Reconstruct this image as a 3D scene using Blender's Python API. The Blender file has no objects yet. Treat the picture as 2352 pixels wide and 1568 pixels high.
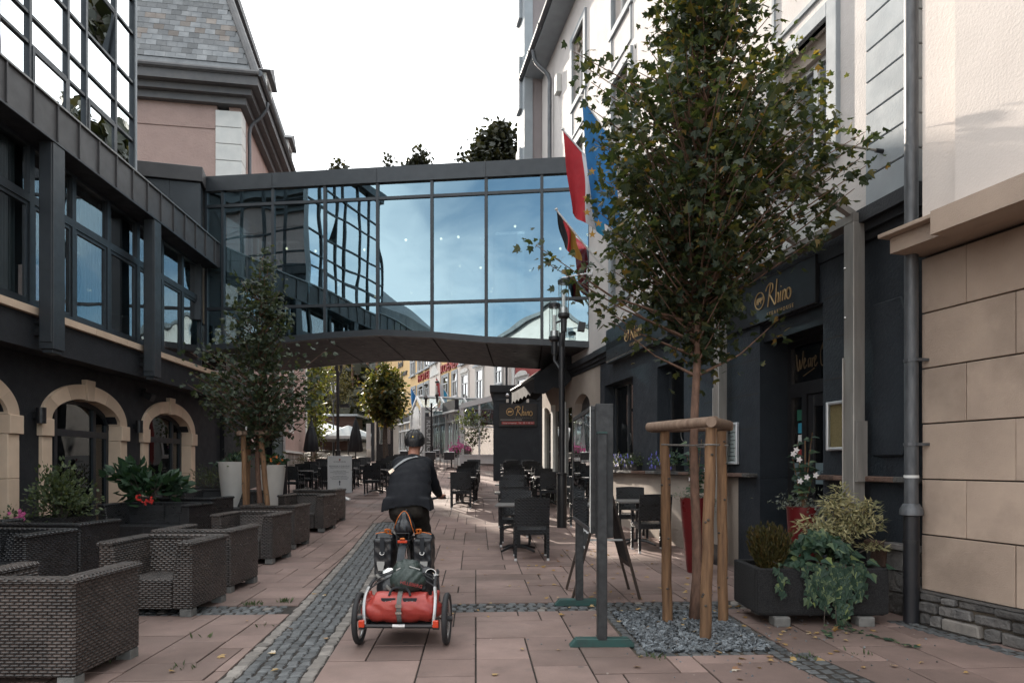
import bpy, bmesh, math, random
from mathutils import Vector, Matrix
random.seed(7)
R = math.radians
SC = bpy.context.scene
COL = SC.collection
# ------------------------------------------------------------------ camera
CAMH = 1.42
cam_d = bpy.data.cameras.new('camera')
cam = bpy.data.objects.new('camera', cam_d); COL.objects.link(cam)
cam.location = (0, 0, CAMH); cam.rotation_euler = (R(90), 0, 0)
cam_d.sensor_width = 36; cam_d.lens = 24; cam_d.shift_y = 0.12
cam_d.clip_start = 0.1; cam_d.clip_end = 2000
SC.camera = cam
# ------------------------------------------------------------------ world, sun, exposure
SUN_AZ, SUN_EL = 24.2, 21.0          # degrees left of straight ahead, above the horizon
W = bpy.data.worlds.new('World'); SC.world = W; W.use_nodes = True
nt = W.node_tree; nt.nodes.clear()
def wn(t, **k):
    n = nt.nodes.new(t)
    for a, b in k.items(): setattr(n, a, b)
    return n
wl = nt.links.new
sky = wn('ShaderNodeTexSky', sky_type='NISHITA', sun_disc=False, sun_elevation=R(SUN_EL), sun_rotation=R(-SUN_AZ), air_density=1.0, dust_density=1.0, ozone_density=2.0)
geo = wn('ShaderNodeTexCoord')
sep = wn('ShaderNodeSeparateXYZ'); wl(geo.outputs['Generated'], sep.inputs[0])
zz = wn('ShaderNodeMath', operation='MAXIMUM'); wl(sep.outputs[2], zz.inputs[0]); zz.inputs[1].default_value = 0.0
za = wn('ShaderNodeMath', operation='ADD'); wl(zz.outputs[0], za.inputs[0]); za.inputs[1].default_value = 0.22
dx = wn('ShaderNodeMath', operation='DIVIDE'); wl(sep.outputs[0], dx.inputs[0]); wl(za.outputs[0], dx.inputs[1])
dy = wn('ShaderNodeMath', operation='DIVIDE'); wl(sep.outputs[1], dy.inputs[0]); wl(za.outputs[0], dy.inputs[1])
cmb = wn('ShaderNodeCombineXYZ'); wl(dx.outputs[0], cmb.inputs[0]); wl(dy.outputs[0], cmb.inputs[1])
nz = wn('ShaderNodeTexNoise'); nz.inputs['Scale'].default_value = 1.35; nz.inputs['Detail'].default_value = 7; nz.inputs['Roughness'].default_value = .56; nz.inputs['Distortion'].default_value = .25
wl(cmb.outputs[0], nz.inputs['Vector'])
sund = Vector((-math.sin(R(SUN_AZ)) * math.cos(R(SUN_EL)), math.cos(R(SUN_AZ)) * math.cos(R(SUN_EL)), math.sin(R(SUN_EL))))
dt = wn('ShaderNodeVectorMath', operation='DOT_PRODUCT'); wl(geo.outputs['Generated'], dt.inputs[0]); dt.inputs[1].default_value = sund
dm = wn('ShaderNodeMath', operation='MULTIPLY_ADD'); wl(dt.outputs['Value'], dm.inputs[0]); dm.inputs[1].default_value = .26; dm.inputs[2].default_value = .15
ad = wn('ShaderNodeMath', operation='ADD'); wl(nz.outputs['Fac'], ad.inputs[0]); wl(dm.outputs[0], ad.inputs[1])
rp = wn('ShaderNodeMapRange'); rp.interpolation_type = 'SMOOTHSTEP'; wl(ad.outputs[0], rp.inputs['Value'])
rp.inputs['From Min'].default_value = .28; rp.inputs['From Max'].default_value = .62
cb = wn('ShaderNodeMapRange'); wl(dt.outputs['Value'], cb.inputs['Value'])      # veil of cloud brighter towards the sun
cb.inputs['From Min'].default_value = -1; cb.inputs['From Max'].default_value = 1; cb.inputs['To Min'].default_value = 8.6; cb.inputs['To Max'].default_value = 14.0
cc = wn('ShaderNodeVectorMath', operation='SCALE'); cc.inputs[0].default_value = (.955, .985, 1.0); wl(cb.outputs[0], cc.inputs['Scale'])
skm = wn('ShaderNodeMixRGB', blend_type='MULTIPLY'); skm.inputs[0].default_value = 1; wl(sky.outputs[0], skm.inputs[1]); skm.inputs[2].default_value = (1.0, 1.12, 1.12, 1)
sk2 = wn('ShaderNodeMixRGB'); sk2.inputs[0].default_value = .30; wl(skm.outputs[0], sk2.inputs[1]); sk2.inputs[2].default_value = (3.6, 4.3, 4.6, 1)     # thin high veil
mx = wn('ShaderNodeMixRGB'); wl(rp.outputs[0], mx.inputs[0]); wl(sk2.outputs[0], mx.inputs[1]); wl(cc.outputs[0], mx.inputs[2])
bg = wn('ShaderNodeBackground'); bg.inputs['Strength'].default_value = 0.1; wl(mx.outputs[0], bg.inputs['Color'])
wo = wn('ShaderNodeOutputWorld'); wl(bg.outputs[0], wo.inputs['Surface'])
sun_d = bpy.data.lights.new('sun', 'SUN'); sun_d.energy = 5.0; sun_d.angle = R(1.2); sun_d.color = (1.0, .90, .78)
sun = bpy.data.objects.new('sun', sun_d); COL.objects.link(sun)
sun.rotation_euler = (-sund).to_track_quat('-Z', 'Y').to_euler(); sun.location = sund * 60
SC.view_settings.view_transform = 'Standard'; SC.view_settings.look = 'None'
SC.view_settings.exposure = 1.08; SC.view_settings.gamma = 1.0; SC.view_settings.use_curve_mapping = False
SC.render.engine = 'CYCLES'
SC.cycles.use_denoising = True
SC.cycles.max_bounces = 8; SC.cycles.transparent_max_bounces = 16; SC.cycles.glossy_bounces = 4; SC.cycles.diffuse_bounces = 3
SC.cycles.caustics_reflective = False; SC.cycles.caustics_refractive = False
SC.cycles.sample_clamp_indirect = 6

# ------------------------------------------------------------------ helpers: ground height, pixels to places
def gz(y):
    if y < 8: return 0.0
    if y < 12: return .043 * (y - 8) ** 2 / 8
    if y < 25: return .043 * (y - 10)
    if y < 62: return .645 + .065 * (y - 25)
    return .645 + .065 * 37
FP, CX, HY = 1568.0, 1176.0, 1065.75
def X(px, Y): return (px - CX) * Y / FP
def Z(py, Y): return CAMH + (HY - py) * Y / FP

# ------------------------------------------------------------------ helpers: mesh building
class MB:
    def __init__(s): s.v = []; s.f = []
    def add(s, vs, fs, M=None):
        o = len(s.v)
        s.v += [tuple(M @ Vector(p)) for p in vs] if M is not None else [tuple(p) for p in vs]
        s.f += [tuple(o + i for i in f) for f in fs]; return s
    def box(s, x0, x1, y0, y1, z0, z1, M=None):
        return s.add([(x0,y0,z0),(x1,y0,z0),(x1,y1,z0),(x0,y1,z0),(x0,y0,z1),(x1,y0,z1),(x1,y1,z1),(x0,y1,z1)],
                     [(0,3,2,1),(4,5,6,7),(0,1,5,4),(1,2,6,5),(2,3,7,6),(3,0,4,7)], M)
    def quad(s, *p): return s.add(p, [tuple(range(len(p)))])
    def hexa(s, b, t): return s.add(list(b) + list(t), [(3,2,1,0),(4,5,6,7),(0,1,5,4),(1,2,6,5),(2,3,7,6),(3,0,4,7)])
    def prism(s, poly, a0, a1, ax='y', M=None):
        """extrude a polygon: ax='y' takes (x,z) points, 'z' takes (x,y), 'x' takes (y,z)"""
        n = len(poly)
        def P(p, a): return (p[0], a, p[1]) if ax == 'y' else ((p[0], p[1], a) if ax == 'z' else (a, p[0], p[1]))
        vs = [P(p, a0) for p in poly] + [P(p, a1) for p in poly]
        fs = [tuple(range(n)), tuple(range(2*n-1, n-1, -1))] + [(i, n+i, n+(i+1) % n, (i+1) % n) for i in range(n)]
        return s.add(vs, fs, M)
    def tube(s, path, r, n=8, cap=True, M=None, sx=1.0):
        path = [Vector(p) for p in path]; k = len(path)
        rr = r if isinstance(r, (list, tuple)) else [r] * k
        vs, fs = [], []; up = None
        for i, p in enumerate(path):
            d = (path[min(i+1, k-1)] - path[max(i-1, 0)])
            d = d.normalized() if d.length > 1e-9 else Vector((0,0,1))
            if up is None: up = Vector((0,0,1)) if abs(d.z) < .9 else Vector((1,0,0))
            a = d.cross(up)
            a = a.normalized() if a.length > 1e-6 else d.orthogonal().normalized()
            b = a.cross(d); up = b
            for j in range(n):
                t = 2 * math.pi * j / n
                vs.append(p + (a * math.cos(t) * sx + b * math.sin(t)) * rr[i])
        for i in range(k-1):
            for j in range(n):
                fs.append((i*n+j, i*n+(j+1) % n, (i+1)*n+(j+1) % n, (i+1)*n+j))
        if cap: fs += [tuple(range(n-1, -1, -1)), tuple((k-1)*n+j for j in range(n))]
        return s.add(vs, fs, M)
    def lathe(s, prof, n=16, c=(0,0,0), M=None, cap=True):
        vs, fs = [], []
        for r, z in prof:
            for j in range(n):
                t = 2 * math.pi * j / n
                vs.append((c[0] + r*math.cos(t), c[1] + r*math.sin(t), c[2] + z))
        for i in range(len(prof)-1):
            for j in range(n): fs.append((i*n+j, i*n+(j+1) % n, (i+1)*n+(j+1) % n, (i+1)*n+j))
        if cap: fs += [tuple(range(n-1, -1, -1)), tuple((len(prof)-1)*n+j for j in range(n))]
        return s.add(vs, fs, M)
    def ball(s, c, r, n=10, m=7, M=None):
        rx, ry, rz = r if isinstance(r, (list, tuple)) else (r, r, r)
        vs = [(c[0], c[1], c[2]-rz)]; fs = []
        for i in range(1, m):
            ph = -math.pi/2 + math.pi*i/m
            for j in range(n):
                t = 2*math.pi*j/n
                vs.append((c[0]+rx*math.cos(ph)*math.cos(t), c[1]+ry*math.cos(ph)*math.sin(t), c[2]+rz*math.sin(ph)))
        vs.append((c[0], c[1], c[2]+rz)); L = len(vs)-1
        for j in range(n):
            fs.append((0, 1+(j+1) % n, 1+j)); fs.append((L, 1+(m-2)*n+j, 1+(m-2)*n+(j+1) % n))
            for i in range(m-2): fs.append((1+i*n+j, 1+i*n+(j+1) % n, 1+(i+1)*n+(j+1) % n, 1+(i+1)*n+j))
        return s.add(vs, fs, M)
    def capsule(s, p, q, r0, r1, n=10):
        p, q = Vector(p), Vector(q); d = q - p
        if d.length < 1e-6: return s.ball(p, r0)
        dn = d.normalized(); path, rr = [], []
        for k in range(4):
            a = math.pi/2*(1-k/4.0); path.append(p - dn*r0*math.sin(a)); rr.append(max(r0*math.cos(a), .002))
        for k in range(5):
            t = k/4; path.append(p.lerp(q, t)); rr.append(r0+(r1-r0)*t)
        for k in range(1, 5):
            a = math.pi/2*k/4; path.append(q + dn*r1*math.sin(a)); rr.append(max(r1*math.cos(a), .002))
        return s.tube(path, rr, n)
    def mesh(s, name, smooth=False, bevel=0, uv=True):
        me = bpy.data.meshes.new(name); me.from_pydata(s.v, [], s.f)
        if bevel:
            bm = bmesh.new(); bm.from_mesh(me)
            es = [e for e in bm.edges if len(e.link_faces) == 2 and e.calc_face_angle(0) > .5]
            bmesh.ops.bevel(bm, geom=es, offset=bevel, segments=1, affect='EDGES', clamp_overlap=True)
            bm.to_mesh(me); bm.free()
        if uv: boxuv(me)
        if smooth:
            for p in me.polygons: p.use_smooth = True
            if smooth != 'all': 
                try: me.set_sharp_from_angle(angle=R(40))
                except Exception: pass
        me.update(); return me
    def build(s, name, mat, parent=None, smooth=False, bevel=0, loc=None, rot=None, kind=None):
        return link(name, s.mesh(name, smooth, bevel), mat, parent, loc, rot, kind)
def boxuv(me):
    l = me.uv_layers.new(name='UVMap'); d = l.data; vs = me.vertices; lp = me.loops
    for p in me.polygons:
        n = p.normal; a = (abs(n.x), abs(n.y), abs(n.z)); k = a.index(max(a))
        for i in p.loop_indices:
            c = vs[lp[i].vertex_index].co
            d[i].uv = (c.y, c.z) if k == 0 else ((c.x, c.z) if k == 1 else (c.x, c.y))
def link(name, me, mat, parent=None, loc=None, rot=None, kind=None):
    if mat is not None and not me.materials: me.materials.append(mat)
    o = bpy.data.objects.new(name, me); COL.objects.link(o)
    if parent: o.parent = parent
    if loc: o.location = loc
    if rot: o.rotation_euler = rot
    if kind: o['kind'] = kind
    return o
def tag(o, label, cat, group=None):
    o['label'] = label; o['category'] = cat
    if group: o['group'] = group
    return o
def thing(name, label, cat, loc=(0,0,0), rz=0, group=None):
    o = bpy.data.objects.new(name, None); COL.objects.link(o); o.empty_display_size = .2
    o.location = loc; o.rotation_euler = (0, 0, rz)
    return tag(o, label, cat, group)
def frame(name, label, cat, O, d, kind=None):
    """a wall frame: local x runs right along the wall as seen from the street, y goes into it, z up"""
    o = thing(name, label, cat, (O[0], O[1], 0), math.atan2(d[1], d[0]))
    if kind: o['kind'] = kind
    return o
def dup(root, loc, rz, label=None, group=None):
    r = root.copy(); COL.objects.link(r); r.location = loc; r.rotation_euler = (0, 0, rz)
    if label: r['label'] = label
    if group: r['group'] = group
    for ch in list(root.children):
        c = ch.copy(); COL.objects.link(c); c.parent = r
        for g in ch.children:
            d = g.copy(); COL.objects.link(d); d.parent = c
    return r
def hole_wall(mb, u0, u1, z0, z1, y0, y1, holes=()):
    us = sorted({u0, u1} | {h[i] for h in holes for i in (0, 1) if u0 < h[i] < u1})
    zs = sorted({z0, z1} | {h[i] for h in holes for i in (2, 3) if z0 < h[i] < z1})
    for a, b in zip(us, us[1:]):
        run = None
        for c, d in zip(zs, zs[1:]):
            m = ((a+b)/2, (c+d)/2)
            if any(h[0] < m[0] < h[1] and h[2] < m[1] < h[3] for h in holes):
                if run: mb.box(a, b, y0, y1, *run); run = None
            else: run = (run[0], d) if run else (c, d)
        if run: mb.box(a, b, y0, y1, *run)
    return mb
def txt(body, size, parent, loc, mat, rot=(R(90), 0, 0), align='CENTER', name='lettering', ext=.002, sx=1.0):
    cu = bpy.data.curves.new('t', 'FONT'); cu.body = body; cu.size = size; cu.align_x = align; cu.align_y = 'CENTER'; cu.extrude = ext; cu.resolution_u = 3
    t = bpy.data.objects.new('t', cu); COL.objects.link(t)
    dg = bpy.context.evaluated_depsgraph_get()
    me = bpy.data.meshes.new_from_object(t.evaluated_get(dg)); bpy.data.objects.remove(t); bpy.data.curves.remove(cu)
    me.materials.clear(); me.materials.append(mat)
    o = link(name, me, mat, parent, loc, rot); o.scale = (sx, 1, 1); return o
def strokes(lines, r, parent, mat, M, name='lettering'):
    mb = MB()
    for ln in lines: mb.tube([M @ Vector((p[0], 0, p[1])) for p in ln], r, 5)
    return mb.build(name, mat, parent)
def smoothline(pts, k=4):
    out = []
    for i in range(len(pts)-1):
        p0, p1, p2, p3 = pts[max(i-1,0)], pts[i], pts[i+1], pts[min(i+2, len(pts)-1)]
        for j in range(k):
            t = j/k
            out.append(tuple(.5*((2*b)+(c-a)*t+(2*a-5*b+4*c-d)*t*t+(-a+3*b-3*c+d)*t**3) for a, b, c, d in zip(p0, p1, p2, p3)))
    out.append(tuple(pts[-1])); return out
def remeshed(mb, voxel, name, mat, parent, smooth=6, disp=None):
    me = bpy.data.meshes.new('r'); me.from_pydata(mb.v, [], mb.f)
    o = bpy.data.objects.new('r', me); COL.objects.link(o)
    m = o.modifiers.new('r', 'REMESH'); m.mode = 'VOXEL'; m.voxel_size = voxel
    if smooth:
        q = o.modifiers.new('s', 'SMOOTH'); q.iterations = smooth; q.factor = .5
    dg = bpy.context.evaluated_depsgraph_get()
    out = bpy.data.meshes.new_from_object(o.evaluated_get(dg)); bpy.data.objects.remove(o); bpy.data.meshes.remove(me)
    if disp:
        ns = [v.normal.copy() for v in out.vertices]
        for v, n in zip(out.vertices, ns): v.co += n * disp(v.co)
    for p in out.polygons: p.use_smooth = True
    boxuv(out); out.materials.clear(); out.name = name
    return link(name, out, mat, parent)

# ------------------------------------------------------------------ materials
MAT = {}
class NT:
    def __init__(s, name):
        s.m = bpy.data.materials.new(name); s.m.use_nodes = True; s.t = s.m.node_tree; s.t.nodes.clear()
        s.out = s.n('ShaderNodeOutputMaterial'); MAT[name] = s.m
    def n(s, t, ins=None, **k):
        n = s.t.nodes.new(t)
        for a, b in k.items(): setattr(n, a, b)
        for a, b in (ins or {}).items():
            if hasattr(b, 'is_output') or hasattr(b, 'links'): s.t.links.new(b, n.inputs[a])
            else: n.inputs[a].default_value = b
        return n
    def math(s, op, a, b=None, c=None):
        n = s.t.nodes.new('ShaderNodeMath'); n.operation = op
        for i, v in enumerate((a, b, c)):
            if v is None: continue
            if isinstance(v, (int, float)): n.inputs[i].default_value = v
            else: s.t.links.new(v, n.inputs[i])
        return n.outputs[0]
    def vec(s, mode='Object'):
        tc = s.n('ShaderNodeTexCoord'); 
        if mode == 'UV': return tc.outputs['UV']
        oi = s.n('ShaderNodeObjectInfo')
        sc = s.n('ShaderNodeVectorMath', {0: (37.0, 51.0, 13.0)}, operation='SCALE'); s.t.links.new(oi.outputs['Random'], sc.inputs['Scale'])
        ad = s.n('ShaderNodeVectorMath', operation='ADD'); s.t.links.new(tc.outputs['Object'], ad.inputs[0]); s.t.links.new(sc.outputs[0], ad.inputs[1])
        return ad.outputs[0]
    def noise(s, v, scale, detail=4, rough=.55): 
        n = s.n('ShaderNodeTexNoise', {'Scale': scale, 'Detail': detail, 'Roughness': rough}); s.t.links.new(v, n.inputs['Vector']); return n.outputs['Fac']
    def ramp(s, f, a, b, lo=0, hi=1):
        n = s.n('ShaderNodeMapRange', {'From Min': a, 'From Max': b, 'To Min': lo, 'To Max': hi}); s.t.links.new(f, n.inputs['Value']); return n.outputs[0]
    def mix(s, f, a, b, mode='MIX'):
        n = s.n('ShaderNodeMixRGB', blend_type=mode)
        for i, v in enumerate((f, a, b)):
            if isinstance(v, (int, float)): n.inputs[i].default_value = v
            elif isinstance(v, tuple): n.inputs[i].default_value = (*v[:3], 1)
            else: s.t.links.new(v, n.inputs[i])
        return n.outputs[0]
    def hsv(s, col, val):
        n = s.n('ShaderNodeHueSaturation'); s.t.links.new(col, n.inputs['Color']); s.t.links.new(val, n.inputs['Value']); return n.outputs[0]
    def bump(s, h, dist, strength=1.0):
        n = s.n('ShaderNodeBump', {'Strength': strength, 'Distance': dist}); s.t.links.new(h, n.inputs['Height']); return n.outputs[0]
    def pbr(s, col, rough=.6, metal=0, spec=.5, nor=None, coat=0, **k):
        n = s.n('ShaderNodeBsdfPrincipled')
        for nm, v in (('Base Color', col), ('Roughness', rough), ('Metallic', metal), ('Specular IOR Level', spec), ('Coat Weight', coat), *k.items()):
            if isinstance(v, (int, float)): n.inputs[nm].default_value = v
            elif isinstance(v, tuple): n.inputs[nm].default_value = (*v[:3], 1)
            else: s.t.links.new(v, n.inputs[nm])
        if nor is not None: s.t.links.new(nor, n.inputs['Normal'])
        return n.outputs[0]
    def done(s, sh): s.t.links.new(sh, s.out.inputs['Surface']); return s.m
def mat(name, c1, c2=None, rough=.6, scale=6, detail=5, bump=0, bscale=60, metal=0, spec=.4, obj=.12, isl=0, dirt=0, mode='Object', stretch=None, coat=0):
    t = NT(name); v = t.vec(mode)
    if stretch:
        mp = t.n('ShaderNodeMapping', {'Scale': stretch}); t.t.links.new(v, mp.inputs['Vector']); v = mp.outputs[0]
    c2 = c2 or tuple(x*.8 for x in c1)
    f = t.ramp(t.noise(v, scale, detail), .3, .7)
    col = t.mix(f, c1, c2)
    if dirt:
        g = t.ramp(t.noise(v, scale*.23, 6, .65), .5, .75, 0, dirt); col = t.mix(g, col, tuple(x*.35 for x in c1))
    oi = t.n('ShaderNodeObjectInfo'); val = t.ramp(oi.outputs['Random'], 0, 1, 1-obj, 1+obj)
    if isl:
        gi = t.n('ShaderNodeNewGeometry'); val = t.math('MULTIPLY', val, t.ramp(gi.outputs['Random Per Island'], 0, 1, 1-isl, 1+isl))
    col = t.hsv(col, val)
    nor = t.bump(t.noise(v, bscale, 5, .6), bump) if bump else None
    rg = t.ramp(t.noise(v, scale*1.7, 3), .3, .7, max(rough-.08, .02), min(rough+.08, 1))
    return t.done(t.pbr(col, rg, metal, spec, nor, coat))
def glass(name, tint=(.5,.6,.65), refl=.2, wavy=0, wscale=.6, rough=0.0, gcol=(1,1,1)):
    t = NT(name)
    fr = t.n('ShaderNodeFresnel', {'IOR': 1.5}).outputs[0]
    bf = t.n('ShaderNodeNewGeometry').outputs['Backfacing']      # a thin pane mirrors on its outer face only
    fac = t.math('MULTIPLY', t.math('MINIMUM', t.math('ADD', t.math('MULTIPLY', fr, 1.3), refl), .97), t.math('SUBTRACT', 1.0, bf))
    g = t.n('ShaderNodeBsdfGlossy', {'Roughness': rough, 'Color': (*gcol, 1)})
    if wavy:
        v = t.vec(); nn = t.bump(t.noise(v, wscale, 1, .4), wavy); t.t.links.new(nn, g.inputs['Normal'])
    tr = t.n('ShaderNodeBsdfTransparent', {'Color': (*tint, 1)})
    mxs = t.n('ShaderNodeMixShader'); t.t.links.new(fac, mxs.inputs[0]); t.t.links.new(tr.outputs[0], mxs.inputs[1]); t.t.links.new(g.outputs[0], mxs.inputs[2])
    return t.done(mxs.outputs[0])
def emit(name, col, strength):
    t = NT(name); e = t.n('ShaderNodeEmission', {'Color': (*col, 1), 'Strength': strength}); return t.done(e.outputs[0])
def leafmat(name, cols, transl=.45, tcol=None, gloss=.35):
    t = NT(name); gi = t.n('ShaderNodeNewGeometry'); r = gi.outputs['Random Per Island']
    cr = t.n('ShaderNodeValToRGB'); e = cr.color_ramp.elements
    for i, (p, c) in enumerate(cols):
        q = e[i] if i < 2 else e.new(p)
        q.position = p; q.color = (*c, 1)
    t.t.links.new(r, cr.inputs[0]); col = cr.outputs[0]
    p = t.pbr(col, .5, 0, gloss)
    tc = t.mix(1.0, col, tcol or (2.1, 1.9, .75), 'MULTIPLY')
    tr = t.n('ShaderNodeBsdfTranslucent'); t.t.links.new(tc, tr.inputs['Color'])
    m = t.n('ShaderNodeMixShader', {0: transl}); t.t.links.new(p, m.inputs[1]); t.t.links.new(tr.outputs[0], m.inputs[2])
    return t.done(m.outputs[0])
def weave(name, c1, c2, w=.060, h=.0205, depth=.004, rough=.42, spec=.5):
    """woven synthetic rattan: flat strands over and under, in metres on the box-projected map"""
    t = NT(name); sp = t.n('ShaderNodeSeparateXYZ'); t.t.links.new(t.vec('UV'), sp.inputs[0])
    vv = t.math('DIVIDE', sp.outputs[1], h); row = t.math('FLOOR', vv); fv = t.math('FRACT', vv)
    off = t.math('MULTIPLY', t.math('MODULO', t.math('ABSOLUTE', row), 2), .5)
    uu = t.math('ADD', t.math('DIVIDE', sp.outputs[0], w), off); fu = t.math('FRACT', uu)
    hv = t.math('POWER', t.math('MAXIMUM', t.math('SINE', t.math('MULTIPLY', fv, math.pi)), 0.0001), .45)
    hu = t.math('POWER', t.math('MAXIMUM', t.math('SINE', t.math('MULTIPLY', fu, math.pi)), 0.0001), .6)
    hh = t.math('MULTIPLY', hv, hu)
    oi = t.n('ShaderNodeObjectInfo')
    cell = t.n('ShaderNodeCombineXYZ'); t.t.links.new(t.math('FLOOR', uu), cell.inputs[0]); t.t.links.new(row, cell.inputs[1])
    wn_ = t.n('ShaderNodeTexWhiteNoise', noise_dimensions='3D'); t.t.links.new(cell.outputs[0], wn_.inputs['Vector'])
    lo = t.noise(t.vec(), 3.0, 3)
    f = t.math('ADD', t.math('MULTIPLY', wn_.outputs['Value'], .6), t.ramp(lo, .35, .65, -.2, .5))
    col = t.mix(f, c1, c2)
    col = t.mix(t.ramp(hh, .15, .75, .92, 0), col, (.002, .002, .002))
    return t.done(t.pbr(col, t.ramp(wn_.outputs['Value'], 0, 1, rough-.08, rough+.12), 0, spec, t.bump(hh, depth)))
# ------------------------------------------------------------------ material palette
def slabmat():
    t = NT('slab'); v = t.vec(); gp = t.n('ShaderNodeNewGeometry'); pos = gp.outputs['Position']
    col = t.mix(t.ramp(t.noise(v, 2.6, 6), .3, .7), (.298,.210,.184), (.220,.154,.136))
    col = t.mix(t.ramp(t.noise(v, 120, 3), .45, .7, 0, .35), col, (.16,.125,.115))
    col = t.mix(t.ramp(t.noise(pos, .55, 7, .62), .43, .66, 0, .70), col, (.115,.085,.072))
    col = t.mix(t.ramp(t.noise(pos, 3.3, 6, .7), .58, .74, 0, .5), col, (.13,.10,.088))
    vo = t.n('ShaderNodeTexVoronoi', {'Scale': 2.3, 'Randomness': 1.0}); t.t.links.new(pos, vo.inputs['Vector'])
    col = t.mix(t.ramp(vo.outputs['Distance'], .045, .065, .65, 0), col, (.09,.078,.072))
    vo2 = t.n('ShaderNodeTexVoronoi', {'Scale': 5.1, 'Randomness': 1.0}); t.t.links.new(pos, vo2.inputs['Vector'])
    col = t.mix(t.ramp(vo2.outputs['Distance'], .035, .05, .5, 0), col, (.52,.47,.44))
    oi = t.n('ShaderNodeObjectInfo'); val = t.math('MULTIPLY', t.ramp(oi.outputs['Random'], 0, 1, .78, 1.16), t.ramp(gp.outputs['Random Per Island'], 0, 1, .82, 1.14))
    col = t.hsv(col, val)
    return t.done(t.pbr(col, t.ramp(t.noise(pos, 1.4, 4), .3, .7, .62, .9), 0, .3, t.bump(t.noise(v, 230, 5, .65), .0022)))
slabmat()
mat('mortar', (.020,.017,.015), (.045,.038,.033), rough=.95, scale=20, obj=0)
mat('sett_dark', (.062,.066,.069), (.118,.122,.125), rough=.55, scale=14, bump=.004, bscale=40, obj=.28, isl=.28)
mat('sett_pale', (.235,.212,.192), (.15,.137,.126), rough=.8, scale=14, bump=.004, bscale=40, obj=.28, isl=.28)
mat('chip', (.055,.064,.073), (.16,.176,.19), rough=.42, scale=25, obj=0, isl=.85, spec=.5)
mat('earth', (.10,.08,.06), (.05,.042,.034), rough=.95, scale=9, obj=0, bump=.02, bscale=10)
mat('charcoal', (.0155,.017,.021), (.023,.025,.030), rough=.7, scale=3, bump=.006, bscale=42, obj=.05, dirt=.2)
mat('navy_wall', (.0145,.019,.026), (.022,.028,.036), rough=.62, scale=3, bump=.008, bscale=30, obj=.05, dirt=.15)
mat('metal_dark', (.026,.032,.039), (.038,.045,.052), rough=.45, scale=4, bump=.0008, bscale=8, obj=.08, spec=.5)
mat('metal_panel', (.058,.057,.060), (.075,.073,.075), rough=.5, scale=3, bump=.001, bscale=7, obj=.12, dirt=.15)
mat('metal_edge', (.25,.245,.24), (.18,.18,.18), rough=.4, metal=.6, scale=6, obj=.05)
mat('frame_dark', (.019,.024,.031), (.026,.032,.038), rough=.4, scale=5, obj=.05, spec=.5)
mat('soffit_grey', (.040,.041,.044), (.052,.052,.055), rough=.6, scale=3, obj=.08)
mat('sandstone', (.72,.555,.42), (.62,.47,.35), rough=.85, scale=3, bump=.002, bscale=90, obj=.10, dirt=.15)
mat('stone_panel', (.47,.362,.288), (.37,.284,.228), rough=.85, scale=2.2, detail=9, bump=.004, bscale=90, obj=.12, dirt=.8)
mat('stone_white', (.66,.65,.62), (.56,.56,.54), rough=.8, scale=3, bump=.002, bscale=60, obj=.05, dirt=.2)
mat('pink_wall', (.40,.285,.25), (.345,.245,.218), rough=.9, scale=2, bump=.02, bscale=16, obj=.03)
mat('render_grey', (.62,.575,.55), (.53,.495,.475), rough=.9, scale=1.5, bump=.006, bscale=40, obj=.04, dirt=.2)
mat('render_white', (.70,.63,.585), (.62,.56,.52), rough=.9, scale=1.2, bump=.003, bscale=45, obj=.04)
mat('trim_grey', (.33,.36,.385), (.28,.305,.325), rough=.75, scale=3, bump=.002, bscale=40, obj=.05, dirt=.15)
mat('shade_toned_wall', (.30,.262,.262), (.25,.22,.222), rough=.9, scale=1.2, bump=.005, bscale=30, obj=.03, dirt=.2)  # darkened tone carries the shade of the bay face turned from the sun
mat('beige_wall', (.40,.34,.29), (.33,.28,.24), rough=.9, scale=2, bump=.006, bscale=30, obj=.03, dirt=.3)
mat('slate', (.105,.113,.122), (.175,.18,.186), rough=.55, scale=3, bump=.003, bscale=20, obj=.4, isl=.3, dirt=.3)
mat('slate_brown', (.125,.103,.09), (.18,.16,.145), rough=.6, scale=3, bump=.003, bscale=20, obj=.35, isl=.3)
mat('cornice_dark', (.10,.10,.105), (.13,.125,.125), rough=.6, scale=4, obj=.05, dirt=.3)
mat('pipe_zinc', (.135,.14,.15), (.075,.08,.088), rough=.5, metal=.35, scale=7, obj=.05, dirt=.5, stretch=(3,3,.7))
mat('pipe_black', (.012,.013,.016), (.02,.02,.024), rough=.4, scale=8, obj=.03)
mat('steel', (.36,.335,.31), (.25,.235,.22), rough=.38, metal=.35, scale=3, obj=.05, stretch=(4,4,.6))
mat('galv', (.058,.059,.062), (.027,.028,.030), rough=.5, metal=.3, scale=18, obj=.08, dirt=.7)
mat('green_paint', (.018,.075,.068), (.035,.06,.056), rough=.5, scale=12, obj=.05, dirt=.5)
mat('rubble', (.055,.053,.053), (.11,.102,.096), rough=.7, scale=5, bump=.04, bscale=14, obj=.45, isl=.4)
mat('rubble_brown', (.13,.075,.056), (.085,.056,.046), rough=.85, scale=5, bump=.04, bscale=14, obj=.3, isl=.3)
mat('concrete_dark', (.009,.009,.0105), (.034,.034,.036), rough=.85, scale=90, detail=8, bump=.02, bscale=130, obj=.05)
mat('concrete_pale', (.20,.196,.188), (.11,.108,.103), rough=.9, scale=12, bump=.003, bscale=90, obj=.08)
mat('red_pot', (.135,.010,.012), (.10,.008,.010), rough=.35, scale=3, obj=.05)
mat('white_pot', (.62,.60,.575), (.55,.535,.51), rough=.5, scale=3, obj=.03)
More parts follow.
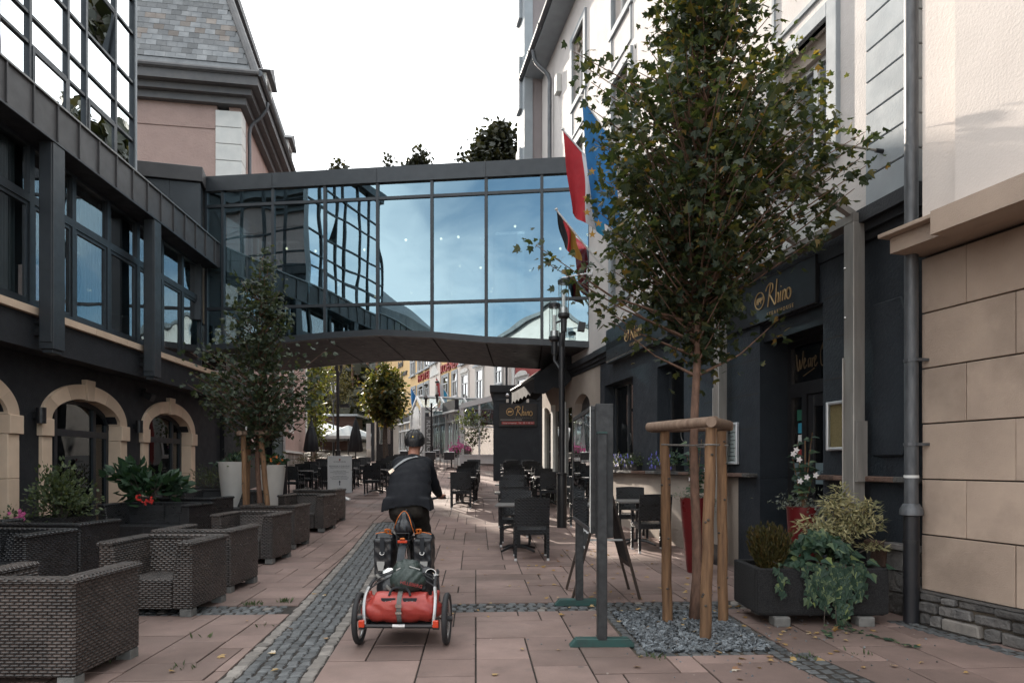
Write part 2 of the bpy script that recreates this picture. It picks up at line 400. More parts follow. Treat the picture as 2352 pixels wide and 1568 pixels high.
mat('wood_stake', (.275,.155,.080), (.10,.054,.031), rough=.75, scale=4.5, detail=8, bump=.006, bscale=22, obj=.15, stretch=(7,7,.7), dirt=.6)
mat('wood_rail', (.16,.105,.075), (.27,.19,.14), rough=.8, scale=4, bump=.003, bscale=25, obj=.1, stretch=(6,6,1))
mat('bark', (.235,.135,.096), (.125,.076,.056), rough=.9, scale=10, bump=.01, bscale=30, obj=.1, stretch=(3,3,1))
mat('bark_dark', (.05,.04,.035), (.09,.075,.06), rough=.9, scale=10, bump=.01, bscale=30, obj=.1)
mat('table_wood', (.20,.19,.185), (.11,.105,.10), rough=.45, scale=3, obj=.1, stretch=(1,14,1), spec=.5)
mat('black_metal', (.011,.011,.013), (.018,.018,.02), rough=.38, scale=6, obj=.05, spec=.5)
mat('white_cap', (.7,.7,.7), (.6,.6,.6), rough=.4, scale=6, obj=.02)
mat('alu', (.52,.52,.52), (.45,.45,.45), rough=.35, metal=.8, scale=5, obj=.05)
mat('alu_frame', (.62,.63,.65), (.55,.56,.58), rough=.35, metal=.5, scale=5, obj=.02)
mat('mesh_black', (.03,.03,.033), (.05,.05,.055), rough=.6, scale=40, obj=.05)
mat('white_paint', (.66,.66,.655), (.58,.58,.575), rough=.45, scale=4, obj=.03)
mat('paper', (.66,.66,.65), (.61,.61,.61), rough=.7, scale=4, obj=.02)
mat('gold', (.50,.335,.165), (.42,.27,.12), rough=.45, metal=.3, scale=6, obj=0)
mat('dim_gold', (.17,.115,.06), None, rough=.6, obj=0)
mat('sign_black', (.012,.013,.016), (.018,.019,.022), rough=.35, scale=5, obj=.02, spec=.4)
mat('dim_grey', (.16,.155,.15), None, rough=.6, obj=0)
mat('print_dark', (.04,.045,.06), None, rough=.7, obj=0)
mat('red_print', (.33,.05,.05), None, rough=.5, obj=0)
mat('cork', (.42,.30,.15), (.33,.23,.11), rough=.9, scale=50, obj=.02)
mat('chalk_board', (.016,.018,.02), (.03,.032,.034), rough=.7, scale=5, obj=.02)
mat('frame_wood', (.055,.036,.028), (.035,.025,.02), rough=.6, scale=6, obj=.05, stretch=(1,1,.2))
mat('sticker_blue', (.05,.28,.40), None, rough=.4, obj=0)
mat('sticker_green', (.03,.12,.08), None, rough=.4, obj=0)
mat('frosted', (.15,.20,.22), None, rough=.5, obj=0)
mat('curtain', (.50,.49,.47), (.40,.39,.375), rough=.9, scale=6, obj=.05, stretch=(8,8,.4))
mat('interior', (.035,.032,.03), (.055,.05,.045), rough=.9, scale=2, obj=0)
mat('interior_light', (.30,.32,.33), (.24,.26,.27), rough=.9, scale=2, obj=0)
mat('yellow_wall', (.66,.46,.235), (.58,.40,.21), rough=.9, scale=.8, bump=.01, bscale=10, obj=.02, dirt=.12)
mat('cream_wall', (.66,.595,.545), (.58,.525,.485), rough=.9, scale=.8, bump=.008, bscale=10, obj=.02, dirt=.12)
mat('red_wall', (.34,.07,.065), (.28,.06,.055), rough=.9, scale=.8, bump=.008, bscale=10, obj=.02)
mat('hut_wood', (.045,.024,.018), (.065,.034,.024), rough=.8, scale=4, obj=.15, stretch=(.3,1,3))
mat('canvas_grey', (.30,.33,.345), (.25,.28,.295), rough=.85, scale=2, obj=.1)
mat('canvas_white', (.60,.62,.62), (.52,.54,.54), rough=.85, scale=2, obj=.05)
mat('canvas_black', (.018,.020,.024), (.028,.03,.034), rough=.85, scale=2, obj=.05)
mat('flag_red', (.42,.022,.03), (.34,.018,.025), rough=.75, scale=5, obj=0)
mat('flag_white', (.55,.55,.57), (.5,.5,.52), rough=.75, scale=5, obj=0)
mat('flag_cyan', (.03,.25,.42), (.025,.21,.36), rough=.75, scale=5, obj=0)
mat('flag_blue', (.02,.15,.36), (.015,.11,.28), rough=.75, scale=5, obj=0)
mat('flag_black', (.015,.015,.018), None, rough=.75, obj=0)
mat('flag_gold', (.36,.20,.035), None, rough=.75, obj=0)
mat('petal_red', (.60,.03,.02), (.45,.02,.02), rough=.5, scale=30, obj=0, isl=.2)
mat('petal_pink', (.45,.05,.18), (.55,.15,.35), rough=.5, scale=30, obj=0, isl=.3)
mat('petal_blue', (.10,.12,.50), (.16,.14,.48), rough=.5, scale=30, obj=0, isl=.3)
mat('petal_white', (.75,.72,.70), (.7,.62,.62), rough=.5, scale=30, obj=0, isl=.1)
mat('rubber', (.020,.020,.022), (.03,.03,.032), rough=.7, scale=20, bump=.002, bscale=90, obj=0)
mat('pvc_black', (.012,.013,.016), (.022,.023,.027), rough=.38, scale=6, bump=.006, bscale=9, obj=.05, spec=.5)
mat('pvc_red', (.40,.055,.04), (.30,.035,.03), rough=.36, scale=5, bump=.012, bscale=8, obj=0, spec=.5)
mat('tent_green', (.022,.034,.030), (.036,.05,.045), rough=.5, scale=10, bump=.012, bscale=22, obj=.05)
mat('orange', (.70,.20,.04), (.6,.15,.03), rough=.5, scale=9, obj=0)
mat('reflector_red', (.62,.06,.02), (.5,.04,.015), rough=.15, scale=60, obj=0, spec=.7)
mat('reflector_grey', (.42,.41,.39), None, rough=.5, obj=0)
mat('webbing', (.15,.145,.135), (.11,.105,.10), rough=.8, scale=60, obj=0)
mat('strap_grey', (.26,.265,.27), (.2,.205,.21), rough=.7, scale=90, obj=0)
mat('rope', (.22,.21,.195), (.09,.085,.08), rough=.8, scale=60, obj=0)
mat('jacket', (.006,.007,.010), (.010,.011,.0145), rough=.8, scale=9, bump=.002, bscale=160, obj=0, spec=.25)
mat('trousers', (.020,.017,.015), (.028,.024,.02), rough=.85, scale=9, bump=.003, bscale=120, obj=0, spec=.25)
mat('skin', (.36,.17,.115), (.29,.125,.085), rough=.5, scale=14, bump=.001, bscale=90, obj=0)
mat('hair', (.15,.135,.125), (.07,.06,.055), rough=.8, scale=80, obj=0)
mat('helmet', (.010,.010,.012), (.015,.015,.017), rough=.42, scale=9, obj=0, spec=.5)
mat('yellow_dot', (.70,.45,.03), None, rough=.5, obj=0)
mat('chrome', (.62,.6,.57), (.5,.48,.46), rough=.18, metal=1, scale=9, obj=0)
mat('lantern_clear', (.6,.6,.58), None, rough=.2, obj=0)
weave('wicker_brown', (.028,.0215,.019), (.088,.067,.058), depth=.012, rough=.34, spec=.6)
weave('wicker_black', (.007,.0075,.009), (.024,.026,.031), depth=.012, rough=.34)
weave('wicker_cafe', (.006,.007,.009), (.020,.023,.029), w=.055, h=.022, depth=.010, rough=.34)
glass('glass_bridge', (.34,.43,.47), .46, .014, .6, gcol=(.50,.69,.78))
glass('glass_upper', (.25,.30,.33), .78, .012, .7, gcol=(.92,.97,1.0))
glass('glass_window', (.55,.60,.62), .26, .006, 1.2, gcol=(.95,.98,1.0))
glass('glass_dark', (.30,.33,.36), .02, .004, 1.0)
glass('glass_clear', (.90,.93,.93), .03)
glass('glass_far', (.45,.50,.52), .22, .01, 1.0)
emit('bulb', (1.0, .72, .42), 5.0)
leafmat('leaf_maple', [(0,(.020,.034,.021)),(.5,(.034,.050,.028)),(.84,(.062,.072,.034)),(.97,(.115,.105,.036)),(1,(.18,.11,.03))], .40)
leafmat('leaf_maple_dark', [(0,(.024,.040,.027)),(.6,(.046,.066,.043)),(1,(.085,.10,.058))], .28)
leafmat('leaf_lime', [(0,(.035,.05,.010)),(.5,(.06,.075,.014)),(1,(.10,.10,.022))], .35)
leafmat('leaf_round', [(0,(.032,.048,.024)),(.6,(.062,.075,.030)),(.92,(.12,.105,.036)),(1,(.20,.12,.04))], .32)
leafmat('leaf_wood', [(0,(.010,.013,.008)),(.7,(.022,.025,.013)),(1,(.045,.042,.022))], .15)
leafmat('leaf_larch', [(0,(.10,.095,.045)),(1,(.17,.15,.075))], .25)
leafmat('leaf_ivy', [(0,(.018,.042,.028)),(.7,(.035,.07,.045)),(.95,(.12,.16,.08)),(1,(.18,.22,.07))], .2)
leafmat('leaf_shrub', [(0,(.034,.054,.026)),(.7,(.068,.092,.044)),(1,(.12,.145,.07))], .25)
leafmat('leaf_broad', [(0,(.016,.042,.022)),(1,(.035,.075,.036))], .2)
leafmat('leaf_vari', [(0,(.14,.145,.07)),(.5,(.30,.28,.15)),(1,(.46,.40,.22))], .25, (1.4,1.3,.9))
leafmat('leaf_heath', [(0,(.030,.032,.010)),(.6,(.06,.052,.016)),(1,(.10,.06,.02))], .2)
leafmat('leaf_grey', [(0,(.12,.14,.12)),(1,(.22,.24,.21))], .2)
leafmat('leaf_litter', [(0,(.30,.17,.05)),(.5,(.42,.30,.14)),(.8,(.20,.09,.04)),(1,(.5,.45,.38))], .1)
M = MAT

# ------------------------------------------------------------------ the setting: ground, hill
def sheet(name, xs, ys, zf, m, kind='structure', parent=None):
    mb = MB()
    mb.v = [(x, y, zf(x, y)) for y in ys for x in xs]; n = len(xs)
    mb.f = [(j*n+i, j*n+i+1, (j+1)*n+i+1, (j+1)*n+i) for j in range(len(ys)-1) for i in range(n-1)]
    return mb.build(name, m, parent, smooth='all', kind=kind)
def hillz(x, y):
    h = max(0, y-64) * .80
    h = min(h, 40 + (y-114)*.1) if y > 114 else h
    e = min(1, max(0, (x/max(y, 1) + .36) / .12)); e = e*e*(3-2*e)      # hill shaped low on the left to let the sun past
    m = min(1, max(0, (x-18)/30.0)); m = 1 + .30*m*m*(3-2*m)              # the slope climbs higher to the right
    return 3.05 + h * e * m
sheet('ground', [-600,-200,-80,-40,-20,-12,-6,0,6,12,20,40,80,200,600], [-600,-200,-60,-20,-5,2,5]+[8+i for i in range(0, 55, 1)]+[66,80,120,200,600], lambda x, y: gz(y)-.03, M['earth'])
sheet('hill', list(range(-90, 111, 6)), list(range(60, 181, 5)), lambda x, y: hillz(x, y) - .25 + random.uniform(-.4, .4) if y > 62 else gz(y)-.6, M['earth'])

# ------------------------------------------------------------------ paving: slabs, gutter of setts, cross strip, gravel bed
PA = math.atan(.053); CP, SP = math.cos(PA), math.sin(PA)
def pw(p, q): return (p*CP - q*SP, p*SP + q*CP)
def gutter(q):
    pts = [(2.0,-1.30),(4.43,-1.375),(6.55,-1.45),(9.42,-1.62),(13.2,-1.80),(17,-1.95)]
    for (a, b), (c, d) in zip(pts, pts[1:]):
        if q <= c: return b + (d-b)*(q-a)/(c-a)
    return pts[-1][1]
GEND, GH = 14.6, .315
pav = sheet('pavement', [-12,-8,-4,0,4,8], [2.2,5]+[8+i*2 for i in range(20)], lambda x, y: gz(y)-.014, M['mortar'])
pav.rotation_euler = (0, 0, 0)
BED = (1.2, 2.4, 5.0, 6.6)
CROSS = (6.6, 7.0)
def clip(poly, a, b, c):
    """keep the part of a polygon where a*x+b*y<=c"""
    out = []
    for i in range(len(poly)):
        p, q = poly[i-1], poly[i]; dp, dq = a*p[0]+b*p[1]-c, a*q[0]+b*q[1]-c
        if (dp <= 0) != (dq <= 0):
            t = dp/(dp-dq); out.append((p[0]+(q[0]-p[0])*t, p[1]+(q[1]-p[1])*t))
        if dq <= 0: out.append(q)
    return out
slabs = []
rs = random.Random(3)
for q0, q1 in ((2.4, 6.6), (7.0, 20.0), (20.2, 44.2)):
    nu = .2; ni, nj = int(17/nu), int(round((q1-q0)/nu)); used = set(); P0 = -11.0
    for j in range(nj):
        for i in range(ni):
            if (i, j) in used: continue
            p = P0 + i*nu; q = q0 + j*nu
            if BED[0]-.01 < p+.1 < BED[1]+.01 and BED[2] < q+.1 < BED[3]: used.add((i, j)); continue
            for (w, h) in rs.sample([(3,2),(3,2),(2,2),(4,2),(3,3),(4,3),(2,3),(3,1)], 8) + [(2,1),(1,2),(1,1)]:
                cells = [(i+a, j+b) for a in range(w) for b in range(h)]
                if all(c not in used and c[0] < ni and c[1] < nj and not (BED[0]-.01 < P0+c[0]*nu+.1 < BED[1]+.01 and BED[2] < q0+c[1]*nu+.1 < BED[3]) for c in cells): break
            used.update(cells)
            a, b, c, d = p, p+w*nu, q, q+h*nu
            g = .0065
            poly = [(a+g,c+g),(b-g,c+g),(b-g,d-g),(a+g,d-g)]
            if c < GEND:
                gl0, gl1 = gutter(c), gutter(d); sl = (gl1-gl0)/(d-c)
                if a < max(gl0, gl1)+GH and b > min(gl0, gl1)-GH:
                    L_ = clip(poly, 1, -sl, gl0-GH-.005 - sl*c); R_ = clip(poly, -1, sl, -(gl0+GH+.005 - sl*c))
                    for pp in (L_, R_):
                        if len(pp) > 2: slabs.append(pp)
                    continue
            slabs.append(poly)
def area(p): return abs(sum(p[i-1][0]*p[i][1]-p[i][0]*p[i-1][1] for i in range(len(p))))/2
def slabrec(poly):
    cp = sum(p[0] for p in poly)/len(poly); cq = sum(p[1] for p in poly)/len(poly); x, y = pw(cp, cq)
    return (poly, cp, cq, x, y)
recs = [slabrec(p) for p in slabs if area(p) > .004]
seen = lambda r: r[4] > 4.0 and abs(r[3])/r[4] < .80 and not (r[3] < -2.95 and r[4] < 8 and r[3] > -6 and r[4] > 5.2)
recs.sort(key=lambda r: -(area(r[0])/max(r[4], 1)**3 if seen(r) else -1+1e-9*r[4]*-1))
cache = {}
def slabmesh(poly, cp, cq):
    k = tuple((round(p[0]-cp, 3), round(p[1]-cq, 3)) for p in poly)
    if k not in cache:
        mb = MB(); n = len(k); c = .004
        ins = []
        for px_, py_ in k:
            l = math.hypot(px_, py_) or 1; ins.append((px_*(1-c*1.4/l), py_*(1-c*1.4/l)))
        mb.v = [(x, y, -.013) for x, y in k] + [(x, y, -.003) for x, y in k] + [(x, y, 0) for x, y in ins]
        mb.f = [tuple(range(2*n, 3*n))] + [(i, (i+1) % n, n+(i+1) % n, n+i) for i in range(n)] + [(n+i, n+(i+1) % n, 2*n+(i+1) % n, 2*n+i) for i in range(n)]
        cache[k] = mb
    return cache[k]
mcache = {}
field = MB()
slope = lambda y: (gz(y+.05)-gz(y-.05))/.1
for idx, (poly, cp, cq, x, y) in enumerate(recs):
    mb = slabmesh(poly, cp, cq)
    z = gz(y) + rs.uniform(-.0025, .0025)
    if idx < 300:
        me = mcache.get(id(mb))
        if me is None: me = mcache[id(mb)] = mb.mesh('paving_slab')
        link('paving_slab', me, M['slab'], pav, (x, y, z), (math.atan(slope(y)) + rs.uniform(-.003,.003), rs.uniform(-.003,.003), PA))
    else:
        Mx = Matrix.Translation((x, y, z)) @ Matrix.Rotation(PA, 4, 'Z') @ Matrix.Rotation(math.atan(slope(y)), 4, 'X')
        field.add(mb.v, mb.f, Mx)
field.build('paving_slab_field', M['slab'], pav, kind='stuff')
# setts
def settmb(w, d, rr):
    mb = MB(); j = lambda: rr.uniform(-.009, .009)
    b = [(-w/2+j(), -d/2+j()), (w/2+j(), -d/2+j()), (w/2+j(), d/2+j()), (-w/2+j(), d/2+j())]
    k = .76
    mb.v = [(x, y, -.02) for x, y in b] + [(x, y, .0) for x, y in b] + [(x*k, y*k, .008+rr.uniform(-.004,.004)) for x, y in b]
    mb.f = [(8,9,10,11)] + [(i, (i+1) % 4, 4+(i+1) % 4, 4+i) for i in range(4)] + [(4+i, 4+(i+1) % 4, 8+(i+1) % 4, 8+i) for i in range(4)]
    return mb
smb = [settmb(.070, .076, rs) for _ in range(9)]; sme = [m.mesh('sett') for m in smb]; sme2 = [m.copy() for m in sme]
gut = sheet('gutter', [-.33, 0, .33], [2.4 + i*.5 for i in range(25)], lambda x, y: gz(y)-.010, M['mortar'])
for v in gut.data.vertices:
    a, b = pw(gutter(v.co.y)+v.co.x*.97, v.co.y); v.co.x, v.co.y = a, b
cross = MB()
for a, b in ((-3.3, -1.86), (-1.06, 3.4)): cross.v += [(*pw(a, 6.6), -.010), (*pw(b, 6.6), -.010), (*pw(b, 7.0), -.010), (*pw(a, 7.0), -.010)]; k = len(cross.v); cross.f.append((k-4,k-3,k-2,k-1))
cross = cross.build('cross_gutter', M['mortar'], kind='structure')
nd = nb = 0; restd, restb = MB(), MB()
OVER = 0.0
def putsett(p, q, pale, par, big=1.0):
    global nd, nb
    x, y = pw(p, q); z = gz(y) - .006 + OVER + rs.uniform(-.003, .003); k = rs.randrange(9)
    vis = y > 4.3 and abs(x)/y < .77
    if vis and ((pale and nb < 290) or (not pale and nd < 290)):
        if pale: nb += 1
        else: nd += 1
        o = link('pale_sett' if pale else 'sett', (sme2 if pale else sme)[k], M['sett_pale' if pale else 'sett_dark'], par, (x, y, z), (rs.uniform(-.03,.03)+slope(y), rs.uniform(-.03,.03), PA+rs.uniform(-.08,.08)))
        if big != 1: o.scale = (big, big, 1)
    else:
        (restb if pale else restd).add(smb[k].v, smb[k].f, Matrix.Translation((x, y, z)) @ Matrix.Rotation(PA+rs.uniform(-.08,.08), 4, 'Z') @ Matrix.Scale(big, 4))
q = 4.0; row = 0
while q < GEND:
    g0 = gutter(q)
    for k in range(5): putsett(g0 - .168 + k*.084 + rs.uniform(-.007,.007), q + (k % 2)*.035 + rs.uniform(-.01,.01), False, gut)
    for sgn in (-1, 1): putsett(g0 + sgn*.262, q + rs.uniform(-.01,.01), True, gut, 1.2)
    q += .087; row += 1
nd = 100
for a, b in ((-3.25, -1.86), (-1.06, 3.3)):
    k = 0; p = a
    while p < b:
        for r_ in range(4): putsett(p + (.03 if r_ % 2 else 0), 6.65 + r_*.099, k % 5 == 2 and rs.random() < .5, cross)
        p += .1; k += 1
restd.build('sett_field', M['sett_dark'], gut, kind='stuff'); restb.build('pale_sett_field', M['sett_pale'], gut, kind='stuff')
# slate gravel bed round the big tree, with its own edging of setts
bed = MB().quad(*[(*pw(a, b), -.012) for a, b in ((BED[0],BED[2]),(BED[1],BED[2]),(BED[1],BED[3]),(BED[0],BED[3]))]).build('tree_bed', M['earth'], kind='structure')
nd = 0; nb = 0
for k in range(12): putsett(BED[0]+.06+k*.099, BED[2]+.055, False, bed)
for k in range(15): putsett(BED[0]+.055, BED[2]+.15+k*.1, False, bed); putsett(BED[1]-.055, BED[2]+.15+k*.1, False, bed)
for k in range(11): putsett(BED[0]+.15+k*.1, BED[3]-.055, False, bed)
# setts along the foot of the stone wall and a strip in front of the bed, each on its own dark bed
for pts_ in ([(3.42,6.2),(3.62,6.2),(4.34,3.55),(4.14,3.55)], [pw(2.19,5.0),pw(2.50,5.0),pw(2.83,2.75),pw(2.52,2.75)]):
    MB().quad(*[(x, y, .0035) for x, y in pts_]).build('sett_bedding', M['mortar'], bed)
OVER = .010
for k in range(26):
    for r_ in range(2):
        s = k*.098; x0, y0 = 3.60 - r_*.1 - .07, 6.15
        wx, wy = x0 + .28*s*.96, y0 - s*.96
        putsett(wx*CP + wy*SP, -wx*SP + wy*CP, False, bed)
for k in range(22):
    for r_ in range(3): putsett(2.24+k*.015+r_*.1, 4.95-k*.1, False, bed)
def flake(mb, x, y, z, s, rr):
    n = rr.choice((4,5,5,6)); rot = Matrix.Translation((x, y, z)) @ Matrix.Rotation(rr.uniform(0,6.3), 4, 'Z') @ Matrix.Rotation(rr.gauss(0,.55), 4, 'X') @ Matrix.Rotation(rr.gauss(0,.55), 4, 'Y')
    poly = [(s*rr.uniform(.5,1)*math.cos(6.283*i/n), s*rr.uniform(.35,.8)*math.sin(6.283*i/n)) for i in range(n)]
    mb.prism(poly, -.004, .004, 'z', rot)
chips = MB()
for i in range(5200):
    p, q = rs.uniform(BED[0]+.11, BED[1]-.11), rs.uniform(BED[2]+.11, BED[3]-.11); x, y = pw(p, q)
    flake(chips, x, y, rs.uniform(-.004, .014), rs.uniform(.016, .040), rs)
for i in range(260):
    p, q = rs.gauss((BED[0]+BED[1])/2+.3, .6), rs.gauss(5.6, .6); x, y = pw(p, q); flake(chips, x, y, .004, rs.uniform(.006,.014), rs)
chips.build('slate_gravel', M['chip'], kind='stuff')
# ------------------------------------------------------------------ left: glass-fronted hotel building
def bx(par, name, m, *b, bevel=0, smooth=False): return MB().box(*b).build(name, m, par, bevel=bevel, smooth=smooth)
LB = frame('glass_fronted_building', 'charcoal building on the left with mirrored upper storey, dark window band and sandstone arches', 'building', (-6.5, 0), (-.053, 1))
LD = Vector((-.053, 1, 0)).normalized()
# canopy of standing-seam metal panels
pm = MB().box(0,.572,0,.03,6.42,6.985).box(-.012,.012,-.03,.0,6.42,6.99).mesh('canopy_panel', bevel=.004)
u = 9.45 - .58*9
while u < 17.25:
    link('canopy_panel', pm, M['metal_panel'], LB, (u, 0, 0)); u += .58
bx(LB, 'canopy_coping', M['metal_edge'], 4.2, 17.3, -.035, .16, 6.99, 7.02)
bx(LB, 'canopy_soffit', M['charcoal'], 4.2, 17.3, .0, .9, 6.38, 6.415)
bx(LB, 'canopy_fascia_foot', M['metal_dark'], 4.2, 17.3, -.012, .028, 6.385, 6.418)
bx(LB, 'canopy_roof', M['metal_dark'], 4.2, 17.3, .17, 1.5, 6.95, 6.985)
# upper storey: mirrored curtain wall
MU = [8.55, 9.5, 10.18, 11.13, 11.65, 12.6, 13.27]
TZ = [7.02, 7.68, 8.12, 8.80, 9.75, 10.4, 11.3]
for i, u in enumerate(MU): bx(LB, 'mullion', M['trim_grey'] if 0 else M['frame_dark'], u-.03, u+.03, .12, .22, 7.0, 11.3)
for z in TZ: bx(LB, 'transom', M['frame_dark'], 8.55, 13.27, .128, .215, z-.022, z+.022)
for a, b in zip(MU, MU[1:]):
    for c, d in zip(TZ, TZ[1:]):
        if b-a > .9 and abs(c-7.02) < .01:                       # opening lights in the lower row
            f = MB(); hole_wall(f, a+.03, b-.03, c+.022, d-.022, .11, .17, [(a+.09, b-.09, c+.085, d-.085)])
            f = f.build('casement_frame', M['frame_dark'], LB)
            bx(f, 'pane', M['glass_upper'], a+.09, b-.09, .135, .147, c+.085, d-.085)
        elif abs(a-11.65) < .01 and abs(c-8.80) < .01:           # the light that stands tilted open
            T_ = Matrix.Translation((0, .12, d)) @ Matrix.Rotation(R(9), 4, 'X') @ Matrix.Translation((0, -.12, -d))
            f = MB(); hole_wall(f, a+.03, b-.03, c+.022, d-.022, .11, .16, [(a+.08, b-.08, c+.075, d-.075)]); f.v = [tuple(T_ @ Vector(p)) for p in f.v]
            f = f.build('open_casement_frame', M['frame_dark'], LB)
            MB().box(a+.08, b-.08, .13, .14, c+.075, d-.075, T_).build('pane', M['glass_upper'], f)
        else: bx(LB, 'pane', M['glass_upper'], a+.03, b-.03, .165, .175, c+.022, d-.022)
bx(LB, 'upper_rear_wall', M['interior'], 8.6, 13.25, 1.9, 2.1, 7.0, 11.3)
bx(LB, 'corner_mullion', M['trim_grey'], 13.27, 13.33, .10, .24, 7.0, 11.35)
bx(LB, 'near_side_wall', M['metal_dark'], 8.47, 8.515, .2, 6, 7.0, 11.3)
YS = [.24, 1.0, 1.8, 2.6, 3.4, 4.2, 5.0, 5.8]
for y in YS[1:]: bx(LB, 'end_mullion', M['frame_dark'], 13.20, 13.31, y-.03, y+.03, 7.0, 11.3)
for z in TZ[1:]: bx(LB, 'end_transom', M['frame_dark'], 13.208, 13.302, .24, 5.8, z-.022, z+.022)
for y0_, y1_ in zip(YS, YS[1:]):
    for c, d in zip(TZ, TZ[1:]): bx(LB, 'pane', M['glass_upper'], 13.25, 13.26, y0_+.03, y1_-.03, c+.022, d-.022)
bx(LB, 'roof', M['metal_dark'], 8.4, 13.5, .0, 7, 11.3, 11.55)
# first floor: overhanging band, sandstone sill, windows, curtains
bx(LB, 'floor_band', M['charcoal'], 3.6, 19.3, .35, .62, 3.21, 3.72)
bx(LB, 'band_soffit', M['charcoal'], 3.6, 19.3, .62, .82, 3.215, 3.26)
sm_ = MB().box(0, 1.075, .28, .5, 3.725, 3.845).mesh('sill_stone', bevel=.006)
for k in range(14): link('sill_stone', sm_, M['sandstone'], LB, (3.6 + k*1.08, 0, 0))
WU = [3.3, 4.4, 5.45, 6.5, 7.55, 8.6, 9.6, 10.63, 11.74, 12.85, 13.97, 15.05, 16.08, 17.2]
for a, b in zip(WU, WU[1:]):
    f = MB(); hole_wall(f, a, b, 3.85, 6.4, .38, .50, [(a+.055, b-.055, 3.93, 5.47), (a+.055, b-.055, 5.60, 6.33)])
    f = f.build('window_frame', M['frame_dark'], LB)
    g = MB(); hole_wall(g, a+.055, b-.055, 3.93, 5.47, .40, .45, [(a+.115, b-.115, 3.99, 5.41)]); g.build('sash', M['frame_dark'], f)
    bx(f, 'pane', M['glass_window'], a+.115, b-.115, .43, .44, 3.99, 5.41); bx(f, 'pane', M['glass_window'], a+.055, b-.055, .43, .44, 5.60, 6.33)
def curtain(par, u0, u1, y, z0, z1, nf):
    mb = MB(); n = 40; 
    for i in range(n+1):
        t = i/n; yy = y + .035*math.sin(t*nf*6.283) + .012*math.sin(t*nf*14)
        mb.v += [(u0+(u1-u0)*t, yy, z0), (u0+(u1-u0)*(t*.94+.03), yy, z1)]
    mb.f = [(2*i, 2*i+2, 2*i+3, 2*i+1) for i in range(n)]
    return mb.build('curtain', M['curtain'], par, smooth='all')
for a, b in ((12.35, 12.85), (12.95, 13.35), (10.2, 10.55), (14.9, 15.3), (8.7, 9.1)): curtain(LB, a, b, .62, 3.9, 6.35, 5)
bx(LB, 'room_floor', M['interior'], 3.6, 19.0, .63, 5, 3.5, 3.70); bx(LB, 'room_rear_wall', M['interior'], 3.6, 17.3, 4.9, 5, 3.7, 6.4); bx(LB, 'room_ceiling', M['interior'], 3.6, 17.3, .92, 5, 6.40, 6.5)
bx(LB, 'band_end_window', M['glass_dark'], 17.25, 19.2, .5, .52, 3.85, 6.4); bx(LB, 'band_end_wall', M['interior'], 17.25, 19.2, 1.2, 1.3, 3.72, 6.4)
# posts hung from the canopy edge
pp = MB().box(-.15,.15,.0,.22,3.2,6.38).box(-.12,.12,.03,.19,3.14,3.2).box(-.165,-.15,.02,.2,3.3,6.38).mesh('post', bevel=.008)
br = MB().box(-.06,.06,.2,.38,3.42,3.5).box(-.05,.05,.2,.38,3.6,3.66).mesh('post_bracket')
for u in (7.36, 10.67, 13.98): link('post', pp, M['metal_dark'], LB, (u, 0, 0)); link('post_bracket', br, M['black_metal'], LB, (u, 0, 0))
# ground floor wall with three arched openings
AC = [9.5, 12.85, 16.3]; AW, SZ, RISE = 1.12, 2.20, .43
def arcz(x, w, rise): return SZ + rise*math.sqrt(max(0, 1-(x/w)**2))
gw = MB(); prev = 3.6
for c in AC:
    gw.box(prev, c-AW-.02, .8, 1.25, -.1, 3.215); prev = c+AW+.02
    for k in range(16):
        a, b = -AW-.02+(2*AW+.04)*k/16, -AW-.02+(2*AW+.04)*(k+1)/16; wz = AW+.02
        za, zb = arcz(a, wz, RISE), arcz(b, wz, RISE)
        gw.hexa([(c+a,.8,za),(c+b,.8,zb),(c+b,1.25,zb),(c+a,1.25,za)], [(c+a,.8,3.215),(c+b,.8,3.215),(c+b,1.25,3.215),(c+a,1.25,3.215)])
gw.box(prev, 19.3, .8, 1.25, -.1, 3.215)
gw.build('ground_wall', M['charcoal'], LB)
bx(LB, 'ground_rear_wall', M['interior'], 3.6, 19, 3.4, 3.5, -.1, 3.4); bx(LB, 'ground_end_wall', M['charcoal'], 19.302, 19.55, .8, 5.5, -.1, 3.7)
bx(LB, 'recess_shade_block', M['sign_black'], 19.56, 21.75, .68, 5.4, -.1, 4.6); bx(LB, 'entrance_notice', M['paper'], 21.2, 21.45, .672, .679, 2.35, 2.75); bx(LB, 'entrance_notice', M['sticker_blue'], 21.2, 21.5, .672, .679, 1.9, 2.28)  # solid black block stands in for the deep shade of the recess
